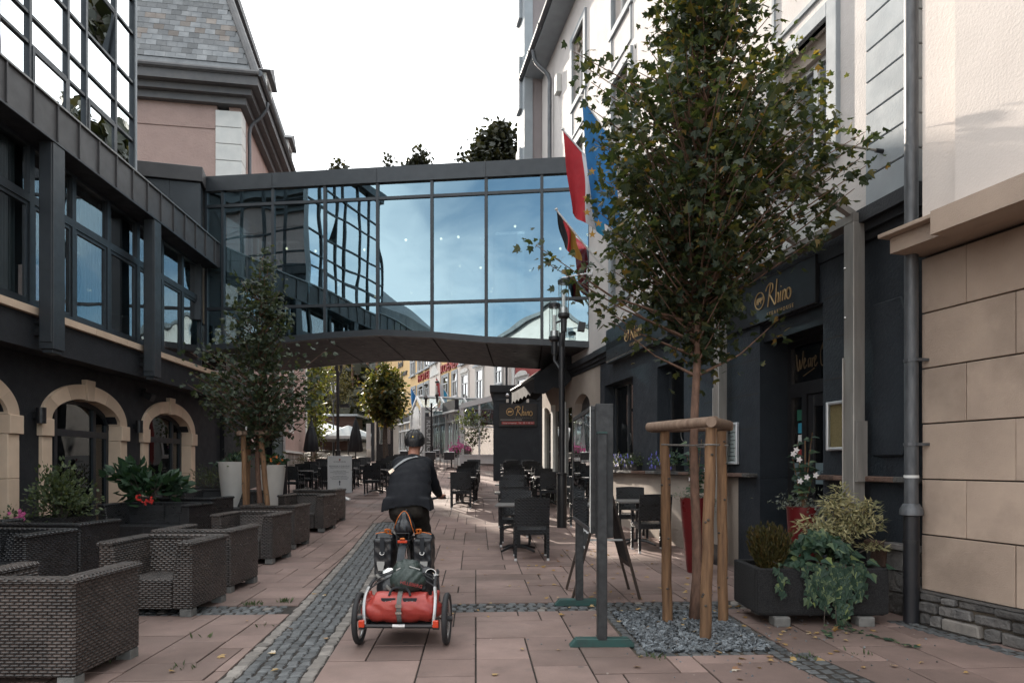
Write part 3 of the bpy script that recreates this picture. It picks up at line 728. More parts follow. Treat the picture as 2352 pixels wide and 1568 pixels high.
for ai, c in enumerate(AC):
    T = .27
    def vous(a0, a1, n=7, pr=.74):
        mb = MB(); pts = []
        for k in range(n+1):
            t = a0+(a1-a0)*k/n; ci, si = math.cos(t), math.sin(t)
            pts.append(((c+AW*ci, SZ+RISE*si), (c+(AW+T)*ci, SZ+(RISE+T)*si)))
        for (i0, o0), (i1, o1) in zip(pts, pts[1:]):
            mb.hexa([(i0[0],pr,i0[1]),(o0[0],pr,o0[1]),(o0[0],1.0,o0[1]),(i0[0],1.0,i0[1])], [(i1[0],pr,i1[1]),(o1[0],pr,o1[1]),(o1[0],1.0,o1[1]),(i1[0],1.0,i1[1])])
        return mb
    dlt = .10
    for a0, a1 in ((.0, .55), (.556, 1.05), (1.056, math.pi/2-dlt), (math.pi/2+dlt, math.pi-1.056), (math.pi-1.05, math.pi-.556), (math.pi-.55, math.pi)):
        vous(a0, a1).build('voussoir', M['sandstone'], LB)
    MB().prism([(c-.10, SZ+RISE-.03), (c+.10, SZ+RISE-.03), (c+.15, SZ+RISE+.36), (c-.15, SZ+RISE+.36)], .70, 1.0).build('keystone', M['sandstone'], LB, bevel=.01)
    for sgn in (-1, 1):
        i0, i1 = sorted((c+sgn*AW, c+sgn*(AW+T))); o0, o1 = sorted((c+sgn*AW, c+sgn*(AW+T+.05)))
        bx(LB, 'impost_block', M['sandstone'], o0, o1, .70, 1.0, SZ-.30, SZ-.003, bevel=.01)
        for z0, z1 in ((1.2, 1.895), (.6, 1.195), (-.1, .595)): bx(LB, 'jamb_block', M['sandstone'], i0, i1, .74, 1.0, z0, z1, bevel=.008)
    # window in the arch
    fr = MB(); ins = .06
    for x0 in (-.62, .62): fr.box(c+x0-.045, c+x0+.045, .98, 1.08, 0, arcz(x0, AW-ins, RISE-ins)-.01)
    fr.box(c-AW, c+AW, .975, 1.085, SZ-.26, SZ-.14); fr.box(c-AW, c+AW, .975, 1.085, .0, .15)
    for sgn in (-1, 1): fr.box(*sorted((c+sgn*AW, c+sgn*(AW-.09))), .976, 1.084, 0, SZ)
    for k in range(14):
        a, b = -AW+2*AW*k/14, -AW+2*AW*(k+1)/14
        za, zb = arcz(a, AW, RISE), arcz(b, AW, RISE)
        fr.hexa([(c+a,.97,za-.09),(c+b,.97,zb-.09),(c+b,1.08,zb-.09),(c+a,1.08,za-.09)], [(c+a,.97,za),(c+b,.97,zb),(c+b,1.08,zb),(c+a,1.08,za)])
    fr = fr.build('arch_window', M['frame_dark'], LB)
    for a, b in ((-AW+.09, -.665), (-.575, .575), (.665, AW-.09)):
        bx(fr, 'pane', M['glass_dark'], c+a, c+b, 1.02, 1.03, .15, SZ-.26)
        pts = [(c+a, SZ-.14)] + [(c+b, SZ-.14)] + [(c+b+(a-b)*k/6, arcz(b+(a-b)*k/6, AW, RISE)-.08) for k in range(7)]
        MB().prism(pts, 1.02, 1.03).build('pane', M['glass_dark'], fr)
lamp_lab = ['black cylindrical wall lamp left of the middle arch', 'black cylindrical wall lamp between the two arches']
def lw(u, y, z): return Vector((-6.5, 0, 0)) + LD*u + Vector((-LD.y, LD.x, 0))*y + Vector((0, 0, z))
for k, u in enumerate((11.33, 14.62)):
    p = lw(u, .8, 2.1); o = thing('wall_lamp', lamp_lab[k], 'lamp', p, LB.rotation_euler[2], 'wall lamps on the charcoal wall')
    MB().lathe([(.075,0),(.075,.26),(.06,.26),(.06,.2)], 14, (0,-.12,0)).build('lamp_shade', M['black_metal'], o, smooth=True)
    bx(o, 'wall_bracket', M['black_metal'], -.03, .03, -.06, .0, .08, .18)
p = lw(15.0, .8, 2.98); o = thing('floodlight', 'small black floodlight on the charcoal wall under the overhanging band', 'floodlight', p, LB.rotation_euler[2])
MB().box(-.11,.11,-.26,-.06,-.07,.07, Matrix.Rotation(R(25),4,'X')).build('housing', M['black_metal'], o, bevel=.01); bx(o, 'arm', M['black_metal'], -.02,.02,-.1,.0,.02,.1)

# metal-clad link between the glass storey and the bridge
LK = frame('metal_link_block', 'dark metal clad link block between glass storey and footbridge', 'building', (-10.4, 16.15), (2.7, .72))
for k in range(4): bx(LK, 'cladding_panel', M['metal_dark'], k*.7+.003, k*.7+.697, 0, .05, 5.0, 8.36)
bx(LK, 'cladding_core', M['metal_dark'], 0, 2.78, .06, 3.6, 5.0, 8.38); bx(LK, 'roof_coping', M['metal_panel'], -.05, 2.85, -.06, 3.6, 8.385, 8.75, bevel=.01)

# ------------------------------------------------------------------ glazed footbridge
BR = frame('glazed_footbridge', 'dark steel footbridge with blue mirrored glass spanning the street', 'footbridge', (-7.78, 17.4), (9.84, -1.2))
BL = math.hypot(9.84, 1.2); BDEP = 3.9
BU = [0.0, .45, 1.79, 3.15, 4.50, 5.87, 7.21, 8.56, 9.70]
BZ = [4.44, 4.48, 4.60, 4.70, 4.745, 4.66, 4.51, 4.42, 4.336]
skew = .09/3.8 + 1.2/9.84
def by(u, y): return (u - y*.10, y)          # the bridge runs back slightly askew
for i, u in enumerate(BU): bx(BR, 'mullion', M['metal_dark'], u-.035, u+.035, -.05, .10, BZ[i]-.02, 8.36)
for i, (a, b) in enumerate(zip(BU, BU[1:])):
    za, zb = BZ[i], BZ[i+1]
    rows = [((5.41, 5.41), (7.935, 7.935)), ((8.005, 8.005), (8.33, 8.33)), ((za, zb), (5.33, 5.33))]
    for (l0, l1), (h0, h1) in rows:
        MB().hexa([(a+.035,0,l0),(b-.035,0,l1),(b-.035,.012,l1),(a+.035,.012,l0)], [(a+.035,0,h0),(b-.035,0,h1),(b-.035,.012,h1),(a+.035,.012,h0)]).build('pane', M['glass_bridge'], BR)
    MB().hexa([(a,-.06,za-.15),(b,-.06,zb-.15),(b,.12,zb-.15),(a,.12,za-.15)], [(a,-.06,za),(b,-.06,zb),(b,.12,zb),(a,.12,za)]).build('fascia_panel', M['metal_dark'], BR)
    e = .018
    p = [(*by(a+e,.12), za-.145), (*by(b-e,.12), zb-.145), (*by(b-e,BDEP), zb-.145), (*by(a+e,BDEP), za-.145)]
    MB().hexa(p, [(x, y, z+.03) for x, y, z in p]).build('soffit_panel', M['soffit_grey'], BR)
    for t, dd in ((.5, 1.2), (.5, 2.9)):
        if b-a > 1: MB().lathe([(.05,-.012),(.05,.0)], 12, (*by(a+(b-a)*t, dd), (za+zb)/2-.146)).build('downlight', M['black_metal'], BR)
    p = [(*by(a,.0), za-.10), (*by(b,.0), zb-.10), (*by(b,BDEP), zb-.10), (*by(a,BDEP), za-.10)]
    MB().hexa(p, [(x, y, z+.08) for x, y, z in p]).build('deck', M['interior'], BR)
    MB().hexa([(*by(a,BDEP),za-.15),(*by(b,BDEP),zb-.15),(*by(b,BDEP+.12),zb-.15),(*by(a,BDEP+.12),za-.15)], [(*by(a,BDEP),za),(*by(b,BDEP),zb),(*by(b,BDEP+.12),zb),(*by(a,BDEP+.12),za)]).build('rear_fascia', M['metal_dark'], BR)
    a2, b2 = by(a, BDEP)[0], by(b, BDEP)[0]
    MB().hexa([(a2+.03,BDEP+.05,za),(b2-.03,BDEP+.05,zb),(b2-.03,BDEP+.06,zb),(a2+.03,BDEP+.06,za)], [(a2+.03,BDEP+.05,8.3),(b2-.03,BDEP+.05,8.3),(b2-.03,BDEP+.06,8.3),(a2+.03,BDEP+.06,8.3)]).build('rear_pane', M['glass_far'], BR)
    bx(BR, 'rear_mullion', M['metal_dark'], a2-.03, a2+.03, BDEP, BDEP+.1, za, 8.35)
for z in (5.37, 7.97): bx(BR, 'transom', M['metal_dark'], 0, 9.70, -.042, .09, z-.035, z+.035)
bx(BR, 'end_post', M['metal_dark'], 9.70, 9.93, -.07, .14, 4.10, 8.36)
for a, b in ((-.02, 1.79), (1.79, 4.5), (4.5, 7.21), (7.21, 9.93)): bx(BR, 'parapet_panel', M['metal_dark'], a+.004, b-.004, -.08, .12, 8.345, 8.72)
bx(BR, 'bridge_roof', M['metal_dark'], -.5, 9.9, .125, BDEP+.1, 8.40, 8.66)
bx(BR, 'ceiling', M['interior_light'], 0, 9.7, .2, BDEP-.1, 8.335, 8.36)
for k, (u, y, z) in enumerate(((4.9,1.1,7.3),(6.3,1.1,7.32),(3.6,1.6,7.25),(2.3,1.4,7.2),(5.5,2.6,7.8),(7.7,1.8,7.78),(6.6,2.8,7.0),(1.2,2.0,7.5),(8.9,2.0,7.2))):
    l = MB().ball((u,y,z), .035, 8, 6).build('lamp_bulb', M['bulb'], BR); MB().tube([(u,y,z+.04),(u,y,8.33)], .006, 5).build('lamp_cord', M['black_metal'], l)
bx(BR, 'wall_stub', M['charcoal'], 9.93, 10.35, .0, BDEP, 4.0, 8.6)

# ------------------------------------------------------------------ pink hotel with slate mansard, behind the bridge
PX, PY = -8.75, 22.0
PK = frame('pink_hotel_house', 'dusty pink rendered house with white quoins and slate mansard roof', 'house', (PX, PY), (-.17, 1))
PL, PT = 16.4, 12.9  # house lengthened at its far end to throw more shade on the street
# local x along the street face (away from us), y into the building; the gable towards us is at x=0
hol = [(a, a+1.0, 3.1, 6.6) for a in (6.0, 10.2)] + [(a, a+1.0, 8.4, 10.9) for a in (1.6, 3.6, 6.0, 10.2)]
w = MB(); hole_wall(w, .02, PL, 2.06, PT, 0, .35, hol); w.build('street_wall', M['pink_wall'], PK)
bx(PK, 'gable_wall', M['pink_wall'], 0, .3, .72, 12, .3, PT); bx(PK, 'rear_core', M['interior'], .4, PL-.1, .6, 11, .2, PT-.1)
bx(PK, 'far_wall', M['pink_wall'], PL-.3, PL-.005, .36, 11, .3, PT)
for k in range(3): bx(PK, 'plinth_ledge', M['stone_white'], k*4.75, k*4.75+4.74, -.14, .02, 1.96, 2.055)
rr = random.Random(5)
for j in range(5):
    x = 3.0 + (j % 2)*.2
    while x < PL:
        l = rr.uniform(.35, .6); bx(PK, 'plinth_stone', M['sett_pale'], x, min(x+l-.02, PL), -.08+rr.uniform(0,.02), .1, .55+j*.282, .55+j*.282+.268, bevel=.015); x += l
bx(PK, 'plinth_core', M['mortar'], 0, PL, -.02, .3, 0, 1.958)
for k in range(20):
    z = 2.06 + k*.535
    o = bx(PK, 'quoin', M['stone_white'], -.05, .55, -.05, .75, z+.008, z+.527, bevel=.012)
    if k < 18: bx(PK, 'quoin', M['stone_white'], PL-.5, PL+.04, -.045, .4, z+.008, z+.527, bevel=.012)
for a, b, c, d in hol:
    f = MB(); hole_wall(f, a-.14, b+.14, c-.18, d+.14, -.05, .12, [(a, b, c, d)]); f = f.build('window_surround', M['stone_white'], PK)
    bx(f, 'pane', M['glass_far'], a, b, .2, .22, c, d); g = MB(); hole_wall(g, a, b, c, d, .14, .2, [(a+.06, (a+b)/2-.03, c+.06, d-.06), ((a+b)/2+.03, b-.06, c+.06, d-.06)]); g.build('sash', M['white_paint'] if c > 8 else M['dim_grey'], f)
bx(PK, 'gable_string_course', M['pink_wall'], -.03, -.001, .76, 12, PT-.75, PT-.62)
bx(PK, 'gable_corner_strip', M['stone_white'], -.06, .0, 3.6, 4.0, 2.06, PT-.6)
# cornice: three steps round the gable and the street face
for k, (o_, z0, z1) in enumerate(((.22, PT, PT+.22), (.42, PT+.22, PT+.42), (.66, PT+.42, PT+.72))):
    bx(PK, 'cornice_step', M['cornice_dark'], -o_, PL+.2, -o_, 12, z0+.001*k, z1)
MB().tube([(-.72, -.72, PT+.78), (PL+.2, -.72, PT+.78)], .10, 8).build('gutter', M['pipe_zinc'], PK, smooth=True)
MB().tube([(-.72, -.7, PT+.78), (-.72, 12, PT+.78)], .08, 8).build('gable_gutter', M['cornice_dark'], PK, smooth=True)
MB().tube(smoothline([(.75,-.70,PT+.62),(.78,-.66,PT+.4),(.8,-.45,PT+.1),(.8,-.14,PT-.25),(.8,-.12,PT-1)])+[(.8,-.12,2)], .06, 8).build('downpipe', M['pipe_zinc'], PK, smooth=True)
# mansard: sloping core and rows of slates on the gable side
MZ0, MZ1, MI = PT+.74, PT+6.2, 1.75
core = MB().hexa([(-.62,-.62,MZ0),(PL,-.62,MZ0),(PL,11.5,MZ0),(-.62,11.5,MZ0)], [(MI-.45,MI-.45,MZ1),(PL,MI-.45,MZ1),(PL,11.5,MZ1),(MI-.45,11.5,MZ1)]).build('mansard_roof', M['slate'], PK)
sl_ = MB().box(0,.30,-.012,.0,0,.26).mesh('slate'); sl2 = sl_.copy(); sl3 = MB().prism([(.15,-.04),(.34,.14),(.15,.34),(-.04,.14)], -.02, 0).mesh('slate_scale')
tilt = math.atan2(MI+.17, MZ1-MZ0)
n = 0
for j in range(13):
    for i in range(20):
        y = -.62 + i*.305 + (j % 2)*.15; z = .42 + j*.225
        t = z*math.cos(tilt)/(MZ1-MZ0)
        lim = -.62 + (MI+.17)*t
        if y < lim+.0 or n > 296: continue
        brown = 1 < j < 8 and rr.random() < .28
        o = link('slate', sl2 if brown else sl_, M['slate_brown' if brown else 'slate'], PK, (-.62+math.sin(tilt)*z-.015, y+.30, MZ0+math.cos(tilt)*z), (0, 0, 0)); n += 1
        o.rotation_mode = 'XYZ'; o.matrix_local = Matrix.Translation((-.635+math.sin(tilt)*z, y+.30, MZ0+math.cos(tilt)*z)) @ Matrix.Rotation(R(-90), 4, 'Z') @ Matrix.Rotation(-tilt-.03, 4, 'X')
for i in range(14):
    o = link('slate_scale', sl3, M['sett_pale'], PK); o.matrix_local = Matrix.Translation((-.60+math.sin(tilt)*.16, -.3+i*.38, MZ0+math.cos(tilt)*.16)) @ Matrix.Rotation(R(-90), 4, 'Z') @ Matrix.Rotation(-tilt-.05, 4, 'X')
MB().tube([(-.62,-.62,MZ0),(MI-.45,MI-.45,MZ1)], .13, 8).build('hip_capping', M['cornice_dark'], PK, smooth=True)
bx(PK, 'upper_roof_edge', M['cornice_dark'], MI-.75, PL, MI-.75, 11.5, MZ1, MZ1+.3)
for x in (1.5, 6.3, 11.0):
    d = MB(); hole_wall(d, x-.55, x+.55, MZ0+.05, MZ0+1.0, -.62, 1.0, [(x-.35, x+.35, MZ0+.2, MZ0+.85)]); d = d.build('dormer', M['stone_white'], PK)
    MB().prism([(x-.72, MZ0+1.0), (x+.72, MZ0+1.0), (x, MZ0+1.42)], -.78, 1.1).build('dormer_gable', M['cornice_dark'], d); bx(d, 'pane', M['glass_far'], x-.35, x+.35, -.5, -.48, MZ0+.2, MZ0+.85)
# ------------------------------------------------------------------ right: restaurant building
RD = Vector((.191, -1, 0)).normalized(); RO = Vector((3.75, 6.1, 0))
RB = frame('restaurant_building', 'tall grey rendered building on the right with charcoal restaurant front at street level', 'building', RO, RD)
RZ_ = RB.rotation_euler[2]
def U(Y): return (6.1 - Y)/.9822
def rw(u, y, z): return RO + RD*u + Vector((-RD.y, RD.x, 0))*y + Vector((0, 0, z))
uF = U(20.9)
wins = []
for yc in (7.97, 11.0, 14.0, 17.0):
    c = U(yc)
    for z0, z1 in ((4.88, 6.32), (7.75, 9.45), (10.6, 12.2)): wins.append((c-.50, c+.50, z0, z1))
up = MB(); hole_wall(up, uF, -.10, 3.96, 13.2, 0, .4, wins); up.build('upper_wall', M['render_grey'], RB)
bx(RB, 'core', M['interior'], uF+.1, -.2, 1.2, 9, 0, 13.1)
for a, b, c, d in wins:
    f = MB(); hole_wall(f, a-.17, b+.17, c-.14, d+.16, -.055, .06, [(a, b, c, d)]); f = f.build('window_surround', M['trim_grey'], RB, bevel=.006)
    s = MB(); hole_wall(s, a, b, c, d, .17, .24, [(a+.07, (a+b)/2-.04, c+.07, d-.26), ((a+b)/2+.04, b-.07, c+.07, d-.26)]); s = s.build('window_frame', M['white_paint'], f)
    bx(f, 'blind_box', M['beige_wall'], a, b, .10, .17, d-.2, d)
    for e, g in ((a+.07, (a+b)/2-.04), ((a+b)/2+.04, b-.07)): bx(f, 'pane', M['glass_window'], e, g, .20, .208, c+.07, d-.26)
    curtain(f, a+.05, a+.42, .3, c, d-.1, 4); curtain(f, b-.42, b-.05, .3, c, d-.1, 4)
    if c < 10.5:                                                  # framed spandrel panel above each window
        p = MB(); hole_wall(p, a-.1, b+.1, d+.32, d+1.08, -.03, .0, [(a-.05, b+.05, d+.37, d+1.03)]); p.build('spandrel_moulding', M['trim_grey'], RB)
for k in range(29): bx(RB, 'quoin', M['trim_grey'], U(6.88), U(6.2), -.045, .02, 3.98+k*.315+.005, 3.98+(k+1)*.315-.005, bevel=.008)
bx(RB, 'eave_soffit', M['trim_grey'], uF-.2, .1, -.55, .4, 13.2, 13.3); bx(RB, 'roof', M['slate'], uF-.2, .1, -.5, 9, 13.31, 13.6)
g = MB(); g.tube([(uF-.3,-.60,13.32),(.1,-.60,13.32)], .085, 10)
for k in range(12): g.tube([(uF-.2+k*1.25,-.60,13.32),(uF-.12+k*1.25,-.60,13.32)], .095, 10)
g.build('gutter', M['pipe_zinc'], RB, smooth=True)
MB().tube(smoothline([(U(19.6),-.58,13.3),(U(19.6),-.5,12.9),(U(19.5),-.15,12.5),(U(19.5),-.12,12.1)])+[(U(19.5),-.12,4)], .06, 8).build('downpipe', M['pipe_zinc'], RB, smooth=True)
bx(RB, 'junction_box', M['stone_white'], U(18.9), U(18.65), -.14, -.001, 11.6, 12.1, bevel=.01)
# main downpipe at the near corner: zinc above, black cast foot below
MB().tube([(-.05,-.165,1.0),(-.05,-.165,13.2)], .058, 14).build('downpipe', M['pipe_zinc'], RB, smooth=True)
d = MB().tube([(-.05,-.165,-.02),(-.05,-.165,.98)], .066, 14).build('cast_foot', M['pipe_black'], RB, smooth=True)
MB().lathe([(.068,.96),(.098,.97),(.094,1.02),(.066,1.07)], 16, (-.05,-.165,0)).build('collar', M['pipe_zinc'], RB, smooth=True)
for z in (1.60, 2.35, 3.55, 5.9):
    cl = MB().tube([(-.05,-.165,z-.014),(-.05,-.165,z+.014)], .066, 14); cl.box(.0,.03,-.17,-.02,z-.012,z+.012); cl.build('pipe_clip', M['pipe_zinc'], RB)
MB().tube([(-.05,-.165,1.30),(-.05,-.165,1.325)], .062, 14).build('sticker_band', M['paper'], RB)
MB().tube([(-.05,-.165,.72),(-.05,-.165,.745)], .07, 14).build('pipe_clip', M['black_metal'], RB)
# charcoal shop front
dh = (U(8.87), U(7.60), .0, 3.22)
w1 = (U(12.17), U(11.1), 1.32, 3.15); w2 = (U(15.05), U(13.35), 1.32, 3.15)
sf = MB(); hole_wall(sf, U(15.35), -.06, 1.25, 3.66, 0, .40, [dh, w1, w2]); sf.build('shopfront_wall', M['navy_wall'], RB)
lo = MB(); hole_wall(lo, U(15.35), dh[0]-.55, -.2, 1.24, .005, .4); lo.build('dado_wall', M['beige_wall'], RB)
for a_, b_ in ((dh[0]-.545, dh[0]), (dh[1], -.06)): bx(RB, 'dado_wall_dark', M['navy_wall'], a_, b_, .0, .4, -.2, 1.245)
ar = MB(); hole_wall(ar, uF, U(15.36), -.2, 3.66, .003, .4, [(U(17.5), U(16.05), 0, 3.25)])
for k in range(10):
    a, b = -1+2*k/10, -1+2*(k+1)/10; cu, hw = (U(17.5)+U(16.05))/2, (U(16.05)-U(17.5))/2
    za, zb = 2.7+.45*math.sqrt(max(0,1-a*a)), 2.7+.45*math.sqrt(max(0,1-b*b))
    ar.hexa([(cu+hw*a,.003,za),(cu+hw*b,.003,zb),(cu+hw*b,.4,zb),(cu+hw*a,.4,za)], [(cu+hw*a,.003,3.25),(cu+hw*b,.003,3.25),(cu+hw*b,.4,3.25),(cu+hw*a,.4,3.25)])
ar.build('passage_wall', M['beige_wall'], RB)
bx(RB, 'arch_door', M['frame_dark'], cu-hw, cu+hw, .2, .25, 0, 3.24)
for Yp in (18.3, 19.4, 20.4): bx(RB, 'pilaster', M['stone_white'], U(Yp)-.12, U(Yp)+.12, -.08, .0, -.1, 3.1, bevel=.01); bx(RB, 'shop_window', M['glass_dark'], U(Yp)+.14, U(Yp)+.7, -.005, .0, .4, 2.9)
for k, (o_, z0, z1) in enumerate(((.05,3.665,3.74),(.10,3.742,3.82),(.16,3.822,3.955))): 
    bx(RB, 'cornice_step', M['charcoal'], U(15.4), U(9.95), -o_, .05, z0, z1); bx(RB, 'cornice_step', M['charcoal'], U(7.0), -.04, -o_, .05, z0, z1)
    bx(RB, 'cornice_step', M['charcoal'], uF, U(15.41), -o_+.02, .05, z0+.002, z1-.002)
bx(RB, 'bay_head', M['navy_wall'], U(9.94), U(7.01), -.02, .1, 3.662, 3.955)
# stone ledge, raised panels, dado slabs
rr = random.Random(11)
def ledge(u0, u1, z=1.25, pr=.13):
    u = u0
    while u < u1-.05:
        l = min(rr.uniform(.32, .55), u1-u); bx(RB, 'ledge_stone', M['rubble_brown'] if rr.random() < .5 else M['rubble'], u, u+l-.008, -pr+rr.uniform(-.015,.015), .02, z+.001, z+.055+rr.uniform(-.006,.006), bevel=.008); u += l
ledge(U(15.3), dh[0]-.05); ledge(dh[1]+.02, U(6.95)); ledge(U(6.9), -.08); ledge(U(6.9), -.06, .62, .10)
for (ua, ub) in ((U(6.78), U(6.28)),):                            # tall moulded panel with notched corners
    n_ = .10; prof = [(ua,1.50),(ub-n_*1.2,1.50),(ub-n_*.9,1.60),(ub-n_*.3,1.68),(ub,1.70),(ub,2.80),(ub-n_*.3,2.82),(ub-n_*.9,2.90),(ub-n_*1.2,3.0),(ua,3.0)]
    MB().prism(prof, -.055, .01).build('moulded_panel', M['navy_wall'], RB, bevel=.014)
for z in (1.9, 2.35, 2.8, 3.25):
    for a, b in ((dh[1]+.03, U(7.05)), (U(10.4), dh[0]-.04)): bx(RB, 'rustication_joint', M['interior'], a, b, -.0025, .0, z-.005, z+.005)
for k in range(9):
    u = U(6.85)+.01+(k % 3)*.24; z = (k//3)*.205
    a = [(u+.01, z+.01), (u+.22+rr.uniform(-.03,.0), z+.012), (u+.225, z+.17+rr.uniform(-.03,.03)), (u+.10, z+.2), (u+.015, z+.18+rr.uniform(-.04,.01))]
    MB().prism(a, -.03-rr.uniform(0,.02), .01).build('dado_stone', M['rubble_brown'] if k % 3 == 0 else M['rubble'], RB, bevel=.006)
for wn_i, (a, b, c, d) in enumerate((w1, w2)):
    f = MB(); n_ = 1 if wn_i == 0 else 2
    hole_wall(f, a, b, c, d, .22, .30, [(a+.06+(b-a-.06)*k/n_, a+(b-a-.06)*(k+1)/n_, c+.06, d-.06) for k in range(n_)]); f = f.build('shop_window', M['frame_dark'], RB)
    bx(f, 'pane', M['glass_dark'], a+.03, b-.03, .255, .262, c+.03, d-.03); bx(RB, 'room_rear_wall', M['interior'], a-.2, b+.2, 1.0, 1.1, c-.2, d+.2)
    strokes([smoothline([((a+b)/2+.11*math.cos(t*.63), 1.95+.13*math.sin(t*.63)) for t in range(11)])], .006, f, M['dim_grey'], Matrix.Translation((0,.25,0)), 'window_emblem')
# entrance door in its recess
u0, u1 = dh[0], dh[1]
bx(RB, 'door_reveal', M['navy_wall'], u0-.10, u0+.0, .401, 1.15, 0, 3.3); bx(RB, 'door_head', M['sign_black'], u0, u1, .05, .5, 3.0, 3.215)
MB().quad((U(6.9),-.012,0),(-.06,-.012,0),(-.06,-.012,.62),(U(6.9),-.012,.62)).build('dado_mortar', M['concrete_pale'], RB)
bx(RB, 'entrance_step', M['trim_grey'], u0-.05, u1+.05, -.32, .5, -.02, .12, bevel=.01)
fr = MB(); hole_wall(fr, u0, u1, .12, 3.0, .40, .50, [(u0+.08, u1-.06, 2.46, 2.93), (u0+.08, u0+.30, 1.0, 2.28), (u0+.08, u0+.30, .3, .9), (u0+.40, u1-.06, .12, 2.30)]); fr = fr.build('door_frame', M['black_metal'], RB)
bx(fr, 'pane', M['glass_dark'], u0+.08, u1-.06, .445, .452, 2.46, 2.93); bx(fr, 'pane', M['glass_dark'], u0+.08, u0+.30, .445, .452, 1.0, 2.28); bx(fr, 'panel', M['sign_black'], u0+.08, u0+.30, .44, .455, .3, .9)
lf = MB(); hole_wall(lf, u0+.405, u1-.065, .125, 2.29, .42, .475, [(u0+.52, u1-.18, 1.0, 2.14), (u0+.52, u1-.18, .3, .85)]); lf = lf.build('door_leaf', M['black_metal'], RB, bevel=.004)
bx(lf, 'pane', M['glass_dark'], u0+.52, u1-.18, .445, .452, 1.0, 2.14); bx(lf, 'lower_panel', M['sign_black'], u0+.52, u1-.18, .44, .46, .3, .85)
MB().tube([(u0+.455,.39,1.06),(u0+.455,.36,1.06),(u0+.56,.36,1.06)], .011, 6).build('door_handle', M['chrome'], lf)
bx(lf, 'frosted_band', M['frosted'], u0+.53, u1-.19, .438, .443, 1.18, 1.44); bx(fr, 'frosted_band', M['frosted'], u0+.09, u0+.29, .438, .443, 1.18, 1.44)
bx(fr, 'green_sticker', M['sticker_green'], u0+.15, u0+.26, .437, .442, 1.98, 2.12); bx(fr, 'blue_sticker', M['sticker_blue'], u0+.17, u0+.26, .437, .442, 1.82, 1.95); bx(fr, 'pale_sticker', M['paper'], u0+.17, u0+.27, .437, .442, 1.70, 1.80)
MB().prism([(u0+.21+.055*math.cos(k*.52), 1.55+.07*math.sin(k*.52)) for k in range(12)], .437, .442).build('red_sticker', M['red_print'], fr); bx(fr, 'notice', M['paper'], u0+.15, u0+.27, .437, .442, 1.04, 1.14); bx(lf, 'hours_sticker', M['paper'], u1-.24, u1-.195, .438, .443, 2.07, 2.12)
bx(RB, 'lobby_wall', M['interior'], u0-.2, u1+.2, 1.2, 1.3, 0, 3.3)
# lettering: the name in a brush hand, as strokes
RHINO = [smoothline(p) for p in ([(0,.70),(.10,.86),(.32,.95),(.50,.86),(.49,.66),(.28,.50)], [(.34,.92),(.25,.5),(.14,.04)], [(.28,.50),(.44,.30),(.64,.02)],
         [(.80,1.0),(.74,.5),(.70,.04)], [(.72,.28),(.83,.44),(.91,.38),(.87,.05)], [(1.06,.46),(1.01,.05)], [(1.22,.46),(1.17,.05)], [(1.19,.28),(1.30,.45),(1.38,.37),(1.34,.05)],
         [(1.58+.14*math.cos(t*.6283), .25+.21*math.sin(t*.6283)) for t in range(11)])] + [[(1.08,.62),(1.09,.655)]]
BODY = [(-.62,.10),(-.55,.30),(-.30,.38),(0,.34),(.22,.36),(.42,.30),(.55,.36),(.60,.22),(.74,.42),(.72,.12),(.62,-.02),(.42,-.02),(.36,-.14),(.36,-.40),(.24,-.40),(.20,-.14),(-.16,-.12),(-.24,-.40),(-.36,-.40),(-.38,-.14),(-.50,-.16),(-.54,-.40),(-.64,-.38),(-.64,-.06)]
def rhino_sign(par, x, z, s, y, m, r=None, word=True, rr_=.30, emblem='emblem_ring'):
    r = r or s*.03
    Mx = Matrix.Translation((x, y, z)) @ Matrix.Scale(s, 4)
    strokes([[(-.48+.34*math.cos(t*.2618), .42+.34*math.sin(t*.2618)) for t in range(25)]], r*.9, par, m, Mx, emblem)
    MB().prism([(x+s*(-.48+p[0]*.34), z+s*(.42+p[1]*.34)) for p in BODY], y-.003, y+.002).build('animal_emblem', m, par)
    strokes(RHINO, r, par, m, Mx, 'brush_lettering')
DS = thing('restaurant_sign', 'dark restaurant sign board with gold lettering above the entrance door', 'sign', rw(0, 0, 0), RZ_)
bx(DS, 'board', M['sign_black'], U(9.75), U(7.66), -.055, -.004, 3.235, 3.78, bevel=.004)
rhino_sign(DS, -2.58, 3.385, .31, -.060, M['gold'], .0095); txt('S T E A K H O U S E', .066, DS, (-2.58+.30, -.058, 3.30), M['gold'])
WO = [smoothline(p) for p in ([(0,.75),(.06,.2),(.16,0),(.24,.5),(.30,.05),(.42,.3),(.50,.85)], [(.55,.25),(.66,.42),(.60,.52),(.53,.3),(.60,.05),(.74,.2)], [(1.0,.45),(.88,.42),(.88,.08),(1.02,.25),(1.03,.46),(1.04,.08)], [(1.14,.45),(1.14,.05)], [(1.14,.3),(1.24,.46)], [(1.30,.25),(1.42,.42),(1.36,.52),(1.29,.3),(1.36,.05),(1.5,.2)],
      [(1.9,1.0),(1.72,.6),(1.76,.1),(1.95,.05),(2.08,.5),(2.0,.95),(1.9,1.0),(1.86,.7)], [(2.2,.5),(2.12,-.4)], [(2.19,.4),(2.32,.5),(2.32,.15),(2.18,.1)], [(2.44,.25),(2.56,.42),(2.50,.52),(2.43,.3),(2.5,.05),(2.62,.2)], [(2.72,.45),(2.70,.05)], [(2.71,.3),(2.83,.46),(2.9,.36),(2.88,.05),(2.98,.12)], [(.5,-.28),(1.0,-.12),(1.3,-.02)], [(2.1,-.3),(2.6,-.05),(3.0,-.0)])]
strokes(WO, .006, fr, M['dim_gold'], Matrix.Translation((u0+.14,.435,2.62)) @ Matrix.Scale(.285,4), 'open_lettering')
